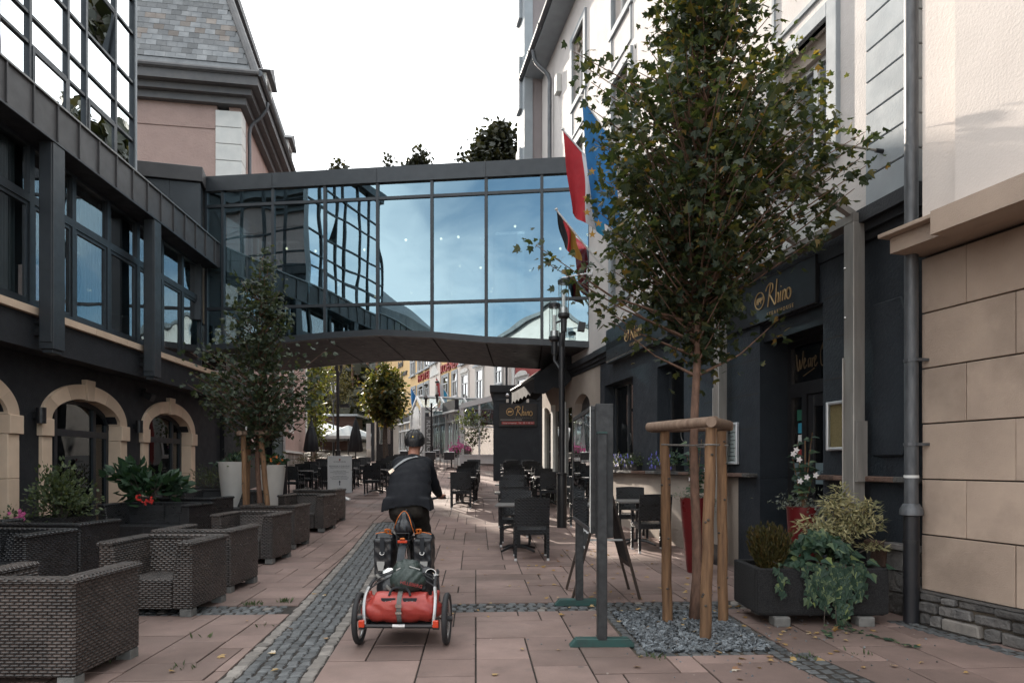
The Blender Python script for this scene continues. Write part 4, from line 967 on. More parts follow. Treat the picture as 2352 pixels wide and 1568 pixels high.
rhino_sign(lf, u0+.72, 1.255, .115, .436, M['print_dark'], .004); txt('STEAKHOUSE', .036, lf, (u0+.80, .436, 1.215), M['print_dark'])
SS = thing('restaurant_sign', 'long black sign box with gold lettering over the windows, half behind the tree', 'sign', rw(0, 0, 0), RZ_)
bx(SS, 'box', M['sign_black'], U(14.5), U(11.4), -.16, -.005, 3.58, 4.25, bevel=.01); bx(SS, 'rim', M['metal_dark'], U(14.52), U(11.38), -.15, -.0045, 3.55, 3.575)
rhino_sign(SS, U(13.1), 3.78, .34, -.165, M['gold'], .010); txt('S T E A K H O U S E', .075, SS, (U(13.1)+.32, -.163, 3.70), M['gold'])
# glass canopy on steel columns
GC = thing('glass_canopy', 'glass entrance canopy on slim steel columns tied back by a rod', 'canopy', rw(0, 0, 0), RZ_)
for Yc in (6.90, 9.62):
    u = U(Yc); c = MB().box(u-.075,u+.075,-.22,-.09,gz(Yc)-.02,3.84).box(u-.09,u-.075,-.23,-.08,0,2.5); c.build('column', M['steel'], GC, bevel=.006)
    bx(GC, 'column_foot', M['pipe_black'], u-.078, u+.078, -.223, -.087, -.02, .9 if Yc < 8 else .3)
    for z in (2.9, 3.4): MB().ball((u-.05,-.222,z), .012, 6, 4).build('bolt', M['chrome'], GC)
sl = .56
for Yb in (6.9, 7.8, 8.7, 9.62):
    u = U(Yb); q = [(-.12, 3.86), (-1.25, 3.86+1.13*sl), (-1.25, 3.93+1.13*sl), (-.12, 3.93)]
    MB().prism(q, u-.035, u+.035, 'x').build('rafter', M['steel'], GC)
for a, b in ((9.62, 8.72), (8.68, 7.82), (7.78, 6.92)):
    MB().prism([(-.10,3.945),(-1.35,3.945+1.25*sl),(-1.35,3.957+1.25*sl),(-.10,3.957)], U(a)+.01, U(b)-.01, 'x').build('roof_pane', M['glass_clear'], GC)
bx(GC, 'wall_beam', M['steel'], U(9.68), U(6.83), -.22, -.06, 3.842, 3.858+.07)
for Yb in (6.82, 9.6):
    u = U(Yb) + (.18 if Yb < 8 else 0); MB().tube([(u,-.02,4.46),(u,-1.2,4.40+.12)], .012, 6).build('tie_rod', M['steel'], GC); MB().tube([(u,.0,4.46),(u,-.03,4.46)], .065, 14).build('tie_plate', M['stone_white'], GC); MB().tube([(u,-.03,4.46),(u,-.12,4.462)], .022, 8).build('tie_end', M['black_metal'], GC)
# menu cases
def menu_case(u, z0, z1, w_, lab, sheetm, text):
    o = thing('menu_case', lab, 'menu case', rw(u, 0, z0), RZ_, 'menu cases beside the door')
    f = MB(); hole_wall(f, -w_/2, w_/2, 0, z1-z0, -.05, -.002, [(-w_/2+.035, w_/2-.035, .035, z1-z0-.035)]); f.build('frame', M['alu_frame'], o, bevel=.008)
    bx(o, 'backing', sheetm, -w_/2+.035, w_/2-.035, -.012, -.003, .035, z1-z0-.035)
    if text:
        for k in range(9): bx(o, 'menu_line', M['print_dark'], -w_/2+.08+(.05 if k % 3 else 0), w_/2-.08-(.06 if k % 2 else 0), -.0145, -.0125, z1-z0-.14-k*.055, z1-z0-.128-k*.055)
    bx(o, 'pane', M['glass_clear'], -w_/2+.036, w_/2-.036, -.036, -.033, .036, z1-z0-.036)
menu_case(U(7.27), 1.57, 2.10, .46, 'empty cork backed menu case in silver frame right of the entrance door', M['cork'], False)
menu_case(U(9.55), 1.42, 2.0, .36, 'silver framed menu case with a printed menu, left of the entrance door', M['paper'], True)
bx(GC, 'switch_box', M['steel'], U(6.82)+.0, U(6.82)+.04, -.21, -.1, 1.25, 1.85)

# ------------------------------------------------------------------ right edge: building clad in tan stone panels
SB = frame('stone_clad_building', 'building at the right edge with tan stone panels below white render', 'building', (3.68, 6.16), (.28, -1))
for j in range(6):
    z0 = .30 + j*.494; off = -.40 if j % 2 else 0.02
    u = off
    while u < 5:
        a, b = max(u, .02), u+.86
        if b > a+.05: bx(SB, 'stone_panel', M['stone_panel'], a+.003, b-.003, rr.uniform(-.004,.004), .05, z0+.006, z0+.488, bevel=.004)
        u += .86
bx(SB, 'panel_backing', M['interior'], .02, 5, .045, .3, 0, 3.3)
rr = random.Random(21)
for j, (h0, h1) in enumerate(((.0, .11), (.115, .21), (.215, .285))):
    u = .0
    while u < 4.5:
        l = rr.uniform(.12, .40); m_ = M['rubble_brown'] if rr.random() < .18 else (M['sett_pale'] if rr.random() < .05 else M['rubble'])
        MB().prism([(u+.005+rr.uniform(0,.012), h0+.004), (u+l*.5, h0+rr.uniform(.0,.010)), (u+l-.005, h0+.004+rr.uniform(0,.015)), (u+l-.006-rr.uniform(0,.018), h1-.003), (u+l*.45, h1-rr.uniform(0,.012)), (u+.008, h1-.003-rr.uniform(0,.018))], -.05-rr.uniform(0,.045), .05).build('plinth_stone', m_, SB, bevel=.012)
        u += l
bx(SB, 'plinth_mortar', M['earth'], .0, 5, -.025, .044, -.02, .286); bx(SB, 'plinth_capping', M['rubble'], .0, 5, -.06, .04, .287, .299)
bx(SB, 'ledge_upper', M['stone_panel'], -.05, 5, -.42, .3, 3.43, 3.465, bevel=.004); bx(SB, 'ledge_soffit', M['stone_panel'], .0, 5, -.33, .04, 3.29, 3.427)
bx(SB, 'render_wall', M['render_white'], .16, 5, -.14, .3, 3.475, 13.2); bx(SB, 'render_wall_step', M['render_white'], .62, 5, -.30, -.142, 3.475, 13.2)
bx(SB, 'soffit_step', M['stone_panel'], .62, 5, -.55, -.334, 3.24, 3.425)

# ------------------------------------------------------------------ beyond the bridge on the right: awning, blue annexe, tall house
AW_ = thing('folded_awning', 'black awning with scalloped valance on the wall beyond the footbridge', 'awning', rw(0, 0, 0), RZ_)
a0, a1 = U(20.6), U(17.6)
MB().prism([(-.02,4.35),(-.02,4.15),(-1.0,3.55),(-1.0,3.68)], a0, a1, 'x').build('canvas', M['canvas_black'], AW_)
vs = []
for k in range(25): vs.append((a0+(a1-a0)*k/24, 3.22+.07*abs(math.sin(k*math.pi/4))))
MB().prism([(a1,3.62),(a0,3.62)]+vs, -1.005, -.995).build('valance', M['canvas_black'], AW_)
for u in (a0, a1): MB().prism([(-.02,4.15),(-1.0,3.55),(-1.0,3.25),(-.75,3.22),(-.5,3.4),(-.25,3.36),(-.02,3.6)], u-.005, u+.005, 'x').build('side_flap', M['canvas_black'], AW_)
MB().tube([(a0-.02,-1.02,3.63),(a1+.02,-1.02,3.63)], .03, 8).build('front_bar', M['metal_dark'], AW_)
BA = thing('blue_annexe', 'dark blue flat-roofed annexe with the restaurant sign on its wall', 'annexe', (0, 27, 0))
bx(BA, 'wall', M['navy_wall'], X(1133,27), X(1275,27), 0, 5, .4, 4.25); bx(BA, 'roof_edge', M['charcoal'], X(1125,27), X(1290,27), -.12, 5.1, 4.255, 4.55, bevel=.02); bx(BA, 'string_course', M['navy_wall'], X(1133,27)-.03, X(1275,27), -.03, .0, 3.95, 4.02)
AS = thing('restaurant_sign', 'black board with gold name and red telephone strip on the blue annexe', 'sign', (0, 26.98, 0))
sx0, sx1, sz0, sz1 = X(1146.5,27), X(1233,27), Z(978,27), Z(926.5,27)
bx(AS, 'board', M['sign_black'], sx0, sx1, -.04, 0, sz0, sz1)
rhino_sign(AS, sx0+.62, Z(955,27), .40, -.05, M['gold'], .016); txt('S T E A K H O U S E', .08, AS, (sx0+.98, -.045, Z(957.5,27)+.03-.06), M['dim_grey'])
bx(AS, 'red_strip', M['red_print'], sx0+.10, sx1-.10, -.046, -.041, Z(974,27), Z(967.5,27)); txt('Vente à emporter   Tél. : 92 11 05 161', .078, AS, ((sx0+sx1)/2, -.05, Z(970.7,27)), M['paper'])
bx(AS, 'grey_bar', M['dim_grey'], sx0+.05, sx0+.9, -.046, -.041, Z(965,27), Z(961.8,27))
for k, px in enumerate((1165.5, 1212)):
    l = thing('sign_lamp', ('left', 'right')[k] + ' of the two small silver spotlights above the annexe sign', 'lamp', (X(px,27), 26.98, Z(917,27)), 0, 'spotlights above the annexe sign')
    bx(l, 'base', M['alu'], -.05,.05,-.06,0,-.12,.02); MB().ball((0,-.16,.16), .075, 10, 7).build('head', M['alu_frame'], l, smooth=True); MB().tube([(0,-.03,0),(0,-.16,.14)], .014, 6).build('arm', M['black_metal'], l)
# taller neighbour's gable, reshaped as an added bay to clear the mirrored glass
bx(RB, 'added_gable_bay', M['shade_toned_wall'], uF-1.0, uF-.012, -.50, 1.5, 4.75, 17.6); bx(RB, 'bay_corner_strip', M['trim_grey'], uF-1.06, uF+.02, -.56, -.30, 4.75, 17.65)
for z in (9.6, 12.4, 15.2): bx(RB, 'bay_shutter', M['trim_grey'], uF-.8, uF-.3, -.66, -.561, z, z+1.6)
bx(RB, 'added_bay_floor', M['trim_grey'], uF-1.05, uF, -.54, 1.5, 4.60, 4.748)

# ------------------------------------------------------------------ hotel terrace row
HO = Vector((2.33, 32, 0)); HD = Vector((.4, -1, 0)).normalized()
def hp(px, py=None, off=0.0):
    nrm = Vector((-HD.y, HD.x, 0)); o = HO + nrm*off; k = (px-CX)/FP
    t = (o.x - k*o.y)/(k*HD.y - HD.x); P = o + HD*t
    return (t, Z(py, P.y)) if py is not None else t
HT = frame('yellow_hotel', 'long hotel in yellow and cream render with grey window surrounds', 'hotel', HO, HD)
hs = [(880, 990, 'yellow_wall', 0), (990, 1014, 'cream_wall', -.12), (1014, 1052, 'yellow_wall', 0), (1052, 1176, 'cream_wall', -.05)]
for a, b, m_, o_ in hs: bx(HT, 'wall_section', M[m_], hp(a), hp(b)-.004, o_, .5, .8, 15)
RH = frame('red_house', 'red rendered house with white arched window beyond the cream hotel front', 'house', HO + HD*hp(1177), HD)
ul = hp(1290) - hp(1177); bx(RH, 'wall', M['red_wall'], .4, ul+6, 0, .5, .8, 14); bx(RH, 'corner_strip', M['stone_white'], .0, .4, -.06, .4, .8, 14)
def hwin(par, x0, x1, y0, y1, off, arched=False, base=0):
    a, zt = hp(x0, y0); b, _ = hp(x1, y1); zb = hp((x0+x1)/2, y1)[1]; zt = hp((x0+x1)/2, y0)[1]; a -= base; b -= base; w_ = b-a
    f = MB(); hole_wall(f, a-.12*w_, b+.12*w_, zb-.12, zt+.14, off-.10, off+.02, [(a, b, zb, zt)]); f = f.build('window_surround', M['stone_white'] if arched else M['trim_grey'], par)
    bx(f, 'sill', M['trim_grey'], a-.2*w_, b+.2*w_, off-.2, off-.101, zb-.16, zb-.04)
    bx(f, 'pane', M['glass_far'], a, b, off-.012, off-.004, zb, zt)
    s = MB(); hole_wall(s, a, b, zb, zt, off-.06, off-.013, [(a+.08, (a+b)/2-.04, zb+.08, zb+(zt-zb)*.62), ((a+b)/2+.04, b-.08, zb+.08, zb+(zt-zb)*.62), (a+.08, b-.08, zb+(zt-zb)*.66, zt-.08)]); s.build('sash', M['white_paint'], f)
    if arched:
        n = 10; pts = [((a+b)/2+(w_*.62)*math.cos(math.pi*k/n), zt+.10+.30*math.sin(math.pi*k/n)) for k in range(n+1)]; MB().prism(pts, off-.16, off-.102).build('hood_mould', M['stone_white'], f)
R5 = lambda x, y: (918.75+.168*x, 808.5+.168*y)
for (x0, y0, x1, y1, o_, ar_) in ((155,30,205,315,0,0),(255,20,310,258,0,0),(345,10,415,205,0,0),(450,0,525,140,-.12,0),(590,325,665,605,0,0),(725,270,790,605,0,0),(255,455,320,600,0,0),(345,420,400,600,0,0),
                              (865,300,950,640,-.05,1),(1065,230,1150,650,-.05,1),(850,0,945,140,-.05,0),(1055,0,1150,160,-.05,0),(1325,160,1415,430,-.05,1),(165,490,215,600,0,0)):
    (a, b), (c, d) = R5(x0, y0), R5(x1, y1); hwin(HT, a, c, b, d, o_, bool(ar_))
hwin(RH, 1190, 1213, 868, 905, 0, True, hp(1177))
MB().prism([(hp(992), 8.2), (hp(1012), 8.2), (hp(1002), 9.4)], -.2, -.12).build('pediment', M['stone_white'], HT)
MB().tube([(hp(1171), -.2, .8), (hp(1171), -.2, 14)], .07, 8).build('downpipe', M['pipe_black'], HT)
u_, z_ = hp(*R5(340, 335)); txt('HOTEL', .85, HT, (u_, -.06, z_), M['red_print'], ext=.06, sx=1.5); u_, z_ = hp(*R5(685, 195)); txt('KOENER', .85, HT, (u_, -.06, z_), M['red_print'], ext=.06, sx=1.35)
u_, z_ = hp(*R5(15, 165)); txt('hotel', .9, HT, (u_, -.06, z_), M['dim_grey'], ext=.05); u_, z_ = hp(*R5(65, 285)); txt('koener', .8, HT, (u_, -.06, z_), M['dim_grey'], ext=.05)
# white conservatory along the hotel: front bay facing us and long side
CO = Vector((-2.70, 36, 0))
CV = frame('white_conservatory', 'white framed glass conservatory with entrance gable in front of the hotel', 'conservatory', CO, HD)
gy = gz(36)
def cz(u): return gz(36 - u*.9285)
Lc = 22.0
seg = 16
for k in range(seg+1):
    u = -Lc*k/seg; bx(CV, 'post', M['white_paint'], u-.06, u+.06, -.06, .06, cz(u), 4.35)
    if k < seg:
        for j in range(3):
            a, b = u-Lc/seg*(j+1)/3+.03, u-Lc/seg*j/3-.03
            bx(CV, 'pane', M['glass_far'], a, b, -.006, .006, cz(u)+.45, 3.7)
            if j: bx(CV, 'glazing_bar', M['white_paint'], b+.0, b+.06, -.03, .03, cz(u)+.4, 4.3)
for z, h in ((3.74, .09), (4.30, .22)): bx(CV, 'rail', M['white_paint'], -Lc, 0, -.07, .07, z, z+h)
for a, b in ((-2.45, -.1), (-Lc, -6.2)): bx(CV, 'awning_cassette', M['canvas_black'], a, b, -.30, -.08, 4.32, 4.85); bx(CV, 'cassette_trim', M['white_paint'], a, b, -.32, -.08, 4.22, 4.315)
for k in range(6): bx(CV, 'base_panel', M['white_paint'], -Lc*(k+1)/6+.05, -Lc*k/6-.05, -.05, .05, .6, cz(-Lc*k/6)+.42)
MB().hexa([(-Lc,0,4.5),(0,0,4.5),(0,3.1,5.3),(-Lc,3.1,5.3)], [(-Lc,0,4.55),(0,0,4.55),(0,3.1,5.35),(-Lc,3.1,5.35)]).build('glass_roof', M['glass_far'], CV)
fx = 1.72
FRV = thing('conservatory_bay', 'white glazed front bay of the hotel conservatory beside the blue annexe', 'conservatory', (CO.x, CO.y, 0))
for k in range(3): bx(FRV, 'post', M['white_paint'], .07+k*fx/2, .17+k*fx/2, -.05, .05, gy, 4.5+.28*k)
for k in range(2):
    bx(FRV, 'pane', M['glass_far'], .17+k*fx/2, .07+(k+1)*fx/2, 0, .01, gy+.55, 4.3); bx(FRV, 'base_panel', M['white_paint'], .17+k*fx/2, .07+(k+1)*fx/2, -.03, .03, gy+.1, gy+.5)
for z in (gy+.5, 3.35): bx(FRV, 'rail', M['white_paint'], .07, fx+.17, -.056, .056, z, z+.09)
MB().prism([(0,4.35),(fx+.3,4.85),(fx+.3,5.15),(0,4.62)], -.1, .1).build('eave_beam', M['white_paint'], FRV)
bx(FRV, 'far_wall', M['red_wall'], .3, 1.9, 2.6, 2.8, gy, 4.2); bx(CV, 'inner_wall', M['cream_wall'], -Lc, -1, 2.9, 3.1, 1, 5)
curtain(FRV, 1.4, 1.8, .6, gy+.6, 4.3, 3); curtain(FRV, .75, .95, .6, 2.8, 4.3, 2)
# entrance gable
ga, gb = -5.15, -2.6
for u in (ga, gb):
    bx(CV, 'porch_post', M['white_paint'], u-.1, u+.1, -1.5, -1.3, cz(u)-.1, 4.6)
    MB().prism([(-1.4,4.5),(3.0,4.5),(3.0,4.6),(-1.4,4.6)], u-.07, u+.07, 'x').build('porch_beam', M['white_paint'], CV)
mid = (ga+gb)/2
for y in (-1.4, .0, 1.4, 2.8):
    MB().prism([(ga-.1,4.55),(ga+.12,4.55),(mid,5.18),(gb-.12,4.55),(gb+.1,4.55),(mid,5.36)], y-.05, y+.05).build('porch_rafter', M['white_paint'], CV)
for s_, e_ in ((ga, mid), (gb, mid)): MB().hexa([(s_,-1.4,4.6),(e_,-1.4,5.27),(e_,2.8,5.27),(s_,2.8,4.6)], [(s_,-1.4,4.63),(e_,-1.4,5.30),(e_,2.8,5.30),(s_,2.8,4.63)]).build('porch_pane', M['glass_clear'], CV)
MB().tube([(mid,-1.45,5.3),(mid,2.9,5.3)], .07, 6).build('ridge', M['white_paint'], CV)
pts = [(mid+.8*math.cos(math.pi*k/12), 3.9+.85*math.sin(math.pi*k/12)) for k in range(13)]
MB().prism(pts+[(mid-.8,3.5),(mid+.8,3.5)], -1.47, -1.42).build('arch_panel', M['white_paint'], CV); bx(CV, 'porch_lintel', M['white_paint'], ga, gb, -1.48, -1.32, 3.42, 3.62)
bx(CV, 'porch_pane', M['glass_far'], ga+.2, gb-.2, -1.42, -1.40, 1.9, 3.4); bx(CV, 'reception_panel', M['dim_grey'], gb+.0, gb+.02, -1.28, -.82, 1.6, 4.1)
txt('RECEPTION', .40, CV, (gb+.03, -1.05, 2.85), M['paper'], rot=(0, R(90), 0), ext=.008)
bx(CV, 'porch_side_pane', M['glass_far'], gb-.02, gb+.0, -.8, 0, 2.0, 4.4); bx(CV, 'porch_side_post', M['white_paint'], gb-.05, gb+.05, -.1, .0, 1.5, 4.5)
# ------------------------------------------------------------------ foliage helpers
LEAF = {
 'maple': [[(0,0),(.30,-.03),(.50,.17),(.34,.27),(.55,.56),(.24,.52),(0,1)], [(0,0),(0,1),(-.24,.52),(-.55,.56),(-.34,.27),(-.50,.17),(-.30,-.03)]],
 'oval': [[(0,0),(.26,.25),(.28,.55),(0,1)], [(0,0),(0,1),(-.28,.55),(-.26,.25)]],
 'lance': [[(0,0),(.13,.35),(0,1),(-.13,.35)]],
 'ivy': [[(0,.05),(.30,-.05),(.52,.20),(.30,.42),(0,1)], [(0,.05),(0,1),(-.30,.42),(-.52,.20),(-.30,-.05)]],
 'clump': [[(0,0),(.5,.15),(.35,.5),(.55,.8),(.1,1),(-.3,.85),(-.5,.45),(-.35,.1)]],
}
def leaf(mb, P, d, n, s, kind, fold=.35):
    """one leaf: base P, pointing along d, face normal n, length s"""
    d = d.normalized(); sd = d.cross(n)
    if sd.length < 1e-4: sd = d.orthogonal()
    sd = sd.normalized(); n = sd.cross(d)
    for part in LEAF[kind]:
        o = len(mb.v)
        for a, b in part:
            h = -abs(a)*fold - b*b*.18
            mb.v.append((P.x+s*(sd.x*a+d.x*b+n.x*h), P.y+s*(sd.y*a+d.y*b+n.y*h), P.z+s*(sd.z*a+d.z*b+n.z*h)))
        mb.f.append(tuple(range(o, len(mb.v))))
def rvec(r): return Vector((r.gauss(0,1), r.gauss(0,1), r.gauss(0,1)))
def nouv(mb, name, m, par, kind=None):
    me = mb.mesh(name, uv=False); return link(name, me, m, par, kind=kind)
def tree(name, label, base, trunk_h, trunk_r, prof, ntwig, nleaf, ls, lkind, lmat, bmat, seed, group=None, spread=.13, rx=1.0, cxy=(0,0), edge=.55, lean=(0,0), wisps=()):
    r = random.Random(seed); o = thing(name, label, 'tree', base, 0, group)
    zt = prof[-1][0]; zs = [p[0] for p in prof]
    def rad(z):
        for (a, b), (c, d) in zip(prof, prof[1:]):
            if z <= c: return b+(d-b)*(z-a)/(c-a)
        return 0
    ax = lambda z: Vector((lean[0]*z/zt + cxy[0]*max(0, z-trunk_h)/(zt-trunk_h) + .02*math.sin(z*3.1), lean[1]*z/zt + .02*math.cos(z*2.3), z))
    n = 16; MB().tube([ax(zt*.93*i/n) for i in range(n+1)], [max(trunk_r*(1-.85*(i/n)**1.2), .006)*(1.25 if i == 0 else 1) for i in range(n+1)], 9).build('trunk', bmat, o, smooth='all')
    bm_, lm_ = MB(), MB(); mxr = max(p[1] for p in prof)
    tips = []
    while len(tips) < ntwig:
        z = r.uniform(zs[0], zt)
        if r.random() > (rad(z)/mxr)**1.3+.04: continue
        a = r.uniform(0, 6.283); q = rad(z)*(r.random()**edge)*r.uniform(.85,1.12)
        tips.append(ax(z) + Vector((math.cos(a)*q*rx, math.sin(a)*q, 0)))
    tips += [Vector(w) for w in wisps]
    for t in tips:
        c = ax(t.z); q = (t-c).length
        s0 = ax(max(trunk_h*.82, t.z-.35*q-.25)); mid = s0.lerp(t, .5) + Vector((0,0,-.06*q)) + rvec(r)*.03
        bm_.tube([s0, mid, t], [.012+.006*q, .007, .003], 4, cap=False)
        dirn = (t-mid).normalized()
        for k in range(nleaf):
            f = r.random()**.7; p = (mid.lerp(t, .15+.95*f) if k % 4 else s0.lerp(mid, .35+.65*f)) + rvec(r)*spread*(1.15-.5*f)
            d = (dirn*.6 + rvec(r)*.6 + Vector((0,0,-.45))); nn = Vector((0,0,1)) + rvec(r)*.55
            leaf(lm_, p, d, nn, ls*r.uniform(.5,1.3), lkind, r.uniform(.1,.5))
    bm_.build('branches', bmat, o, smooth='all'); nouv(lm_, 'crown', lmat, o)
    return o
def bush(name, label, base, R3, n, ls, lkind, lmat, seed, cat='shrub', up=.2, stems=8, group=None, flowers=None, shell=.5):
    r = random.Random(seed); o = thing(name, label, cat, base, 0, group); lm_, st = MB(), MB()
    c = Vector((0,0,R3[2]))
    for k in range(stems):
        a = k*6.283/stems+r.random(); t = Vector((math.cos(a)*R3[0]*.7, math.sin(a)*R3[1]*.7, R3[2]*r.uniform(1.0,1.7)))
        st.tube([(0,0,0), t*.5+Vector((0,0,.04)), t], [.010,.007,.003], 4)
    cl = [(rvec(r).normalized(), r.uniform(.78,1.18)) for _ in range(max(6, n//22))]
    for k in range(n):
        dv, sc = r.choice(cl); v = (dv*sc*(r.random()**shell) + rvec(r)*.16)
        p = c + Vector((v.x*R3[0], v.y*R3[1], v.z*R3[2]))
        if p.z < 0.01: p.z = r.uniform(.01,.06)
        leaf(lm_, p, Vector((v.x, v.y, v.z+up))+rvec(r)*.5, Vector((v.x*.4, v.y*.4-.3, .9))+rvec(r)*.45, ls*r.uniform(.6,1.25), lkind)
    st.build('stems', M['bark_dark'], o); nouv(lm_, 'foliage', lmat, o)
    if flowers:
        fm = MB()
        for (cx_, cy_, cz_, rad_, num, sz) in flowers[1]:
            for k in range(num):
                p = Vector((cx_, cy_, cz_)) + rvec(r)*rad_
                for j in range(5): leaf(fm, p, Vector((math.cos(j*1.257), -.3, math.sin(j*1.257))), Vector((0,-1,.4)), sz, 'oval')
        nouv(fm, 'flowers', flowers[0], o, 'stuff')
    return o

# ------------------------------------------------------------------ the two staked trees
T1 = Vector((1.67, 6.22, 0))
tree('staked_maple_tree', 'large staked field maple in the slate gravel bed by the restaurant', T1, 2.2, .046,
     [(2.45,.08),(2.68,.28),(2.95,.50),(3.2,.80),(3.5,1.06),(3.9,1.10),(4.4,1.06),(4.9,.86),(5.3,.70),(5.7,.58),(6.2,.36),(6.7,.15)], 310, 34, .076, 'maple', M['leaf_maple'], M['bark'], 2, spread=.10, cxy=(.12,0), edge=.42,
     wisps=[(1.45,-.2,4.05),(1.55,.1,4.25),(1.4,.1,4.55),(1.5,-.1,4.4),(1.62,0,4.42),(1.25,.2,4.7),(1.35,-.2,3.85),(1.2,.1,3.6),(1.25,0,4.3),(1.3,.1,4.1),(1.15,-.1,4.0),(-1.0,.1,5.1),(-.95,0,4.9),(-1.0,.1,4.75),(-1.45,.1,3.45),(-1.35,.0,3.25),(-.95,.2,3.0),(.72,-.1,2.72),(-.75,.1,2.75),(-1.05,0,3.15),(1.3,0,3.9),(-1.1,.2,5.3),(.95,.1,5.2)])
def stake(par, x, y, x2, y2, h, r=.05, nm='stake'):
    z0 = gz(par.location.y+y)-par.location.z
    n = 9; MB().tube([(x+(x2-x)*k/n+.004*math.sin(k*2.1), y+(y2-y)*k/n, z0-.05+(h-z0+.05)*k/n) for k in range(n+1)], [r*(1.02-.08*k/n) for k in range(n+1)], 12).build(nm, M['wood_stake'], par, smooth=True)
    rk_ = random.Random(int(x*1000)+7)
    for k in range(6):
        t = rk_.uniform(.06,.95); a = rk_.uniform(-2.6,-.5); MB().ball((x+(x2-x)*t+r*.93*math.cos(a), y+(y2-y)*t+r*.93*math.sin(a), z0+(h-z0)*t), (.013,.013,.011), 8, 5).build('knot', M['bark_dark'], par, smooth='all')
def rail(par, a, b, r=.043):
    a, b = Vector(a), Vector(b); MB().tube([a, a.lerp(b,.5), b], [r, r*1.03, r], 12).build('rail', M['wood_rail'], par, smooth=True)
S1 = thing('tree_stakes', 'three orange-brown round timber stakes with top rails around the large maple', 'tree stakes', T1)
stake(S1, -.27, -.07, -.29, -.05, 1.72, .046); stake(S1, -.10, -.66, -.03, -.60, 1.72, .048); stake(S1, .24, -.04, .22, -.06, 1.72, .046)
rail(S1, (-.42,.02,1.76), (-.0,-.62,1.775)); rail(S1, (-.06,-.70,1.765), (.30,.0,1.78)); rail(S1, (-.40,.04,1.755), (.34,.02,1.77))
tw = MB(); tw.tube(smoothline([(-.33,-.09,1.60),(-.1,-.12,1.59),(.05,-.04,1.6),(.0,.06,1.6),(-.3,.0,1.6)]), .007, 5); tw.tube(smoothline([(.0,-.05,1.58),(.0,-.4,1.57),(-.1,-.66,1.58),(.04,-.60,1.58),(.05,-.1,1.58)]), .007, 5); tw.tube(smoothline([(.27,-.1,1.59),(.12,-.06,1.6),(-.02,.03,1.6),(.16,-.01,1.6),(.28,.0,1.6)]), .007, 5); tw.build('tie_rope', M['rope'], S1)
T2 = Vector((-4.45, 12.0, gz(12)))
tree('staked_maple_tree', 'smaller dark staked maple among the wicker seats under the footbridge end', T2, 1.95, .05,
     [(1.75,.2),(2.05,.6),(2.4,1.10),(2.8,1.22),(3.2,.95),(3.6,.70),(4.1,.52),(4.5,.36),(4.9,.18)], 165, 26, .085, 'maple', M['leaf_maple_dark'], M['bark'], 4, spread=.13, cxy=(.05,0),
     wisps=[(1.1,-.1,2.9),(1.15,.1,3.35),(-1.3,.1,2.75),(-1.2,0,3.3),(-.35,.1,4.6),(.1,0,5.0)])
S2 = thing('tree_stakes', 'three weathered timber stakes with dark top rails around the smaller maple', 'tree stakes', T2)
stake(S2, -.10, -.30, -.16, -.28, 1.82, .046); stake(S2, .32, -.30, .14, -.28, 1.82, .046); stake(S2, -.30, .2, -.26, .2, 1.82, .046)
rail(S2, (-.36,.22,1.86), (-.18,-.40,1.87), .042); rail(S2, (-.26,-.30,1.865), (.26,-.28,1.875), .045); rail(S2, (-.3,.24,1.85), (.24,-.2,1.86), .04)

# ------------------------------------------------------------------ wicker lounge chairs
def lounge(name, label, W_, loc, rz, wm, group, seats=1):
    o = thing(name, label, 'armchair' if seats == 1 else 'sofa', loc, rz, group); D, H, S, ft = .76, .70, .34, .07; w = W_/2
    for s in (-1, 1):
        a = [(s*w, ft), (s*w, H-.035), (s*(w-.13), H-.035), (s*(w-.185), S), (s*(w-.185), ft)]
        if s > 0: a = a[::-1]
        MB().prism(a, -D/2, D/2).build('arm', wm, o, bevel=.014)
    b = [(D/2-.15, ft), (D/2-.003, ft), (D/2-.003, H-.036), (D/2-.11, H-.036), (D/2-.2, S)]
    MB().prism(b, -w+.12, w-.12, 'x').build('backrest', wm, o, bevel=.006)
    for k in range(seats):
        i0, i1 = -w+.186+(W_-.372)*k/seats, -w+.186+(W_-.372)*(k+1)/seats
        MB().box(i0+.001, i1-.001, -D/2+.012, D/2-.201, ft, S).build('seat', wm, o, bevel=.006)
        if k: MB().box(i0-.006, i0+.006, D/2-.205, D/2-.1, S, H-.04).build('seam', wm, o)
    rim = MB(); e = .018; zt, zb = H, H-.045
    rim.box(-w-e, -w+.135, -D/2-e, D/2-.115, zb, zt); rim.box(w-.135, w+e, -D/2-e, D/2-.115, zb, zt); rim.box(-w-e, w+e, D/2-.1149, D/2+e, zb, zt)
    rim.build('rim', wm, o, bevel=.016)
    for sx in (-1, 1):
        for sy in (-1, 1): MB().box(sx*(w-.06)-.055, sx*(w-.06)+.055, sy*(D/2-.06)-.055, sy*(D/2-.06)+.055, -.002, ft).build('foot', M['concrete_pale'], o, bevel=.004)
    return o
GL = 'brown wicker lounge chairs along the paving'
def onG(x, y): return (x, y, gz(y))
PI = math.pi
lounge('wicker_armchair', 'nearest brown wicker armchair at the lower left, its back turned to us', .88, onG(-3.21, 4.70), PI+.0, M['wicker_brown'], GL)
lounge('wicker_armchair', 'brown wicker armchair facing us, second from the front by the paving', .88, onG(-3.42, 6.75), -.02, M['wicker_brown'], GL)
lounge('wicker_armchair', 'brown wicker armchair third from the front, back to back with the one facing us', .88, onG(-3.53, 7.92), PI-.03, M['wicker_brown'], GL)
lounge('wicker_armchair', 'brown wicker armchair facing us, fourth from the front', .88, onG(-3.79, 9.98), -.03, M['wicker_brown'], GL)
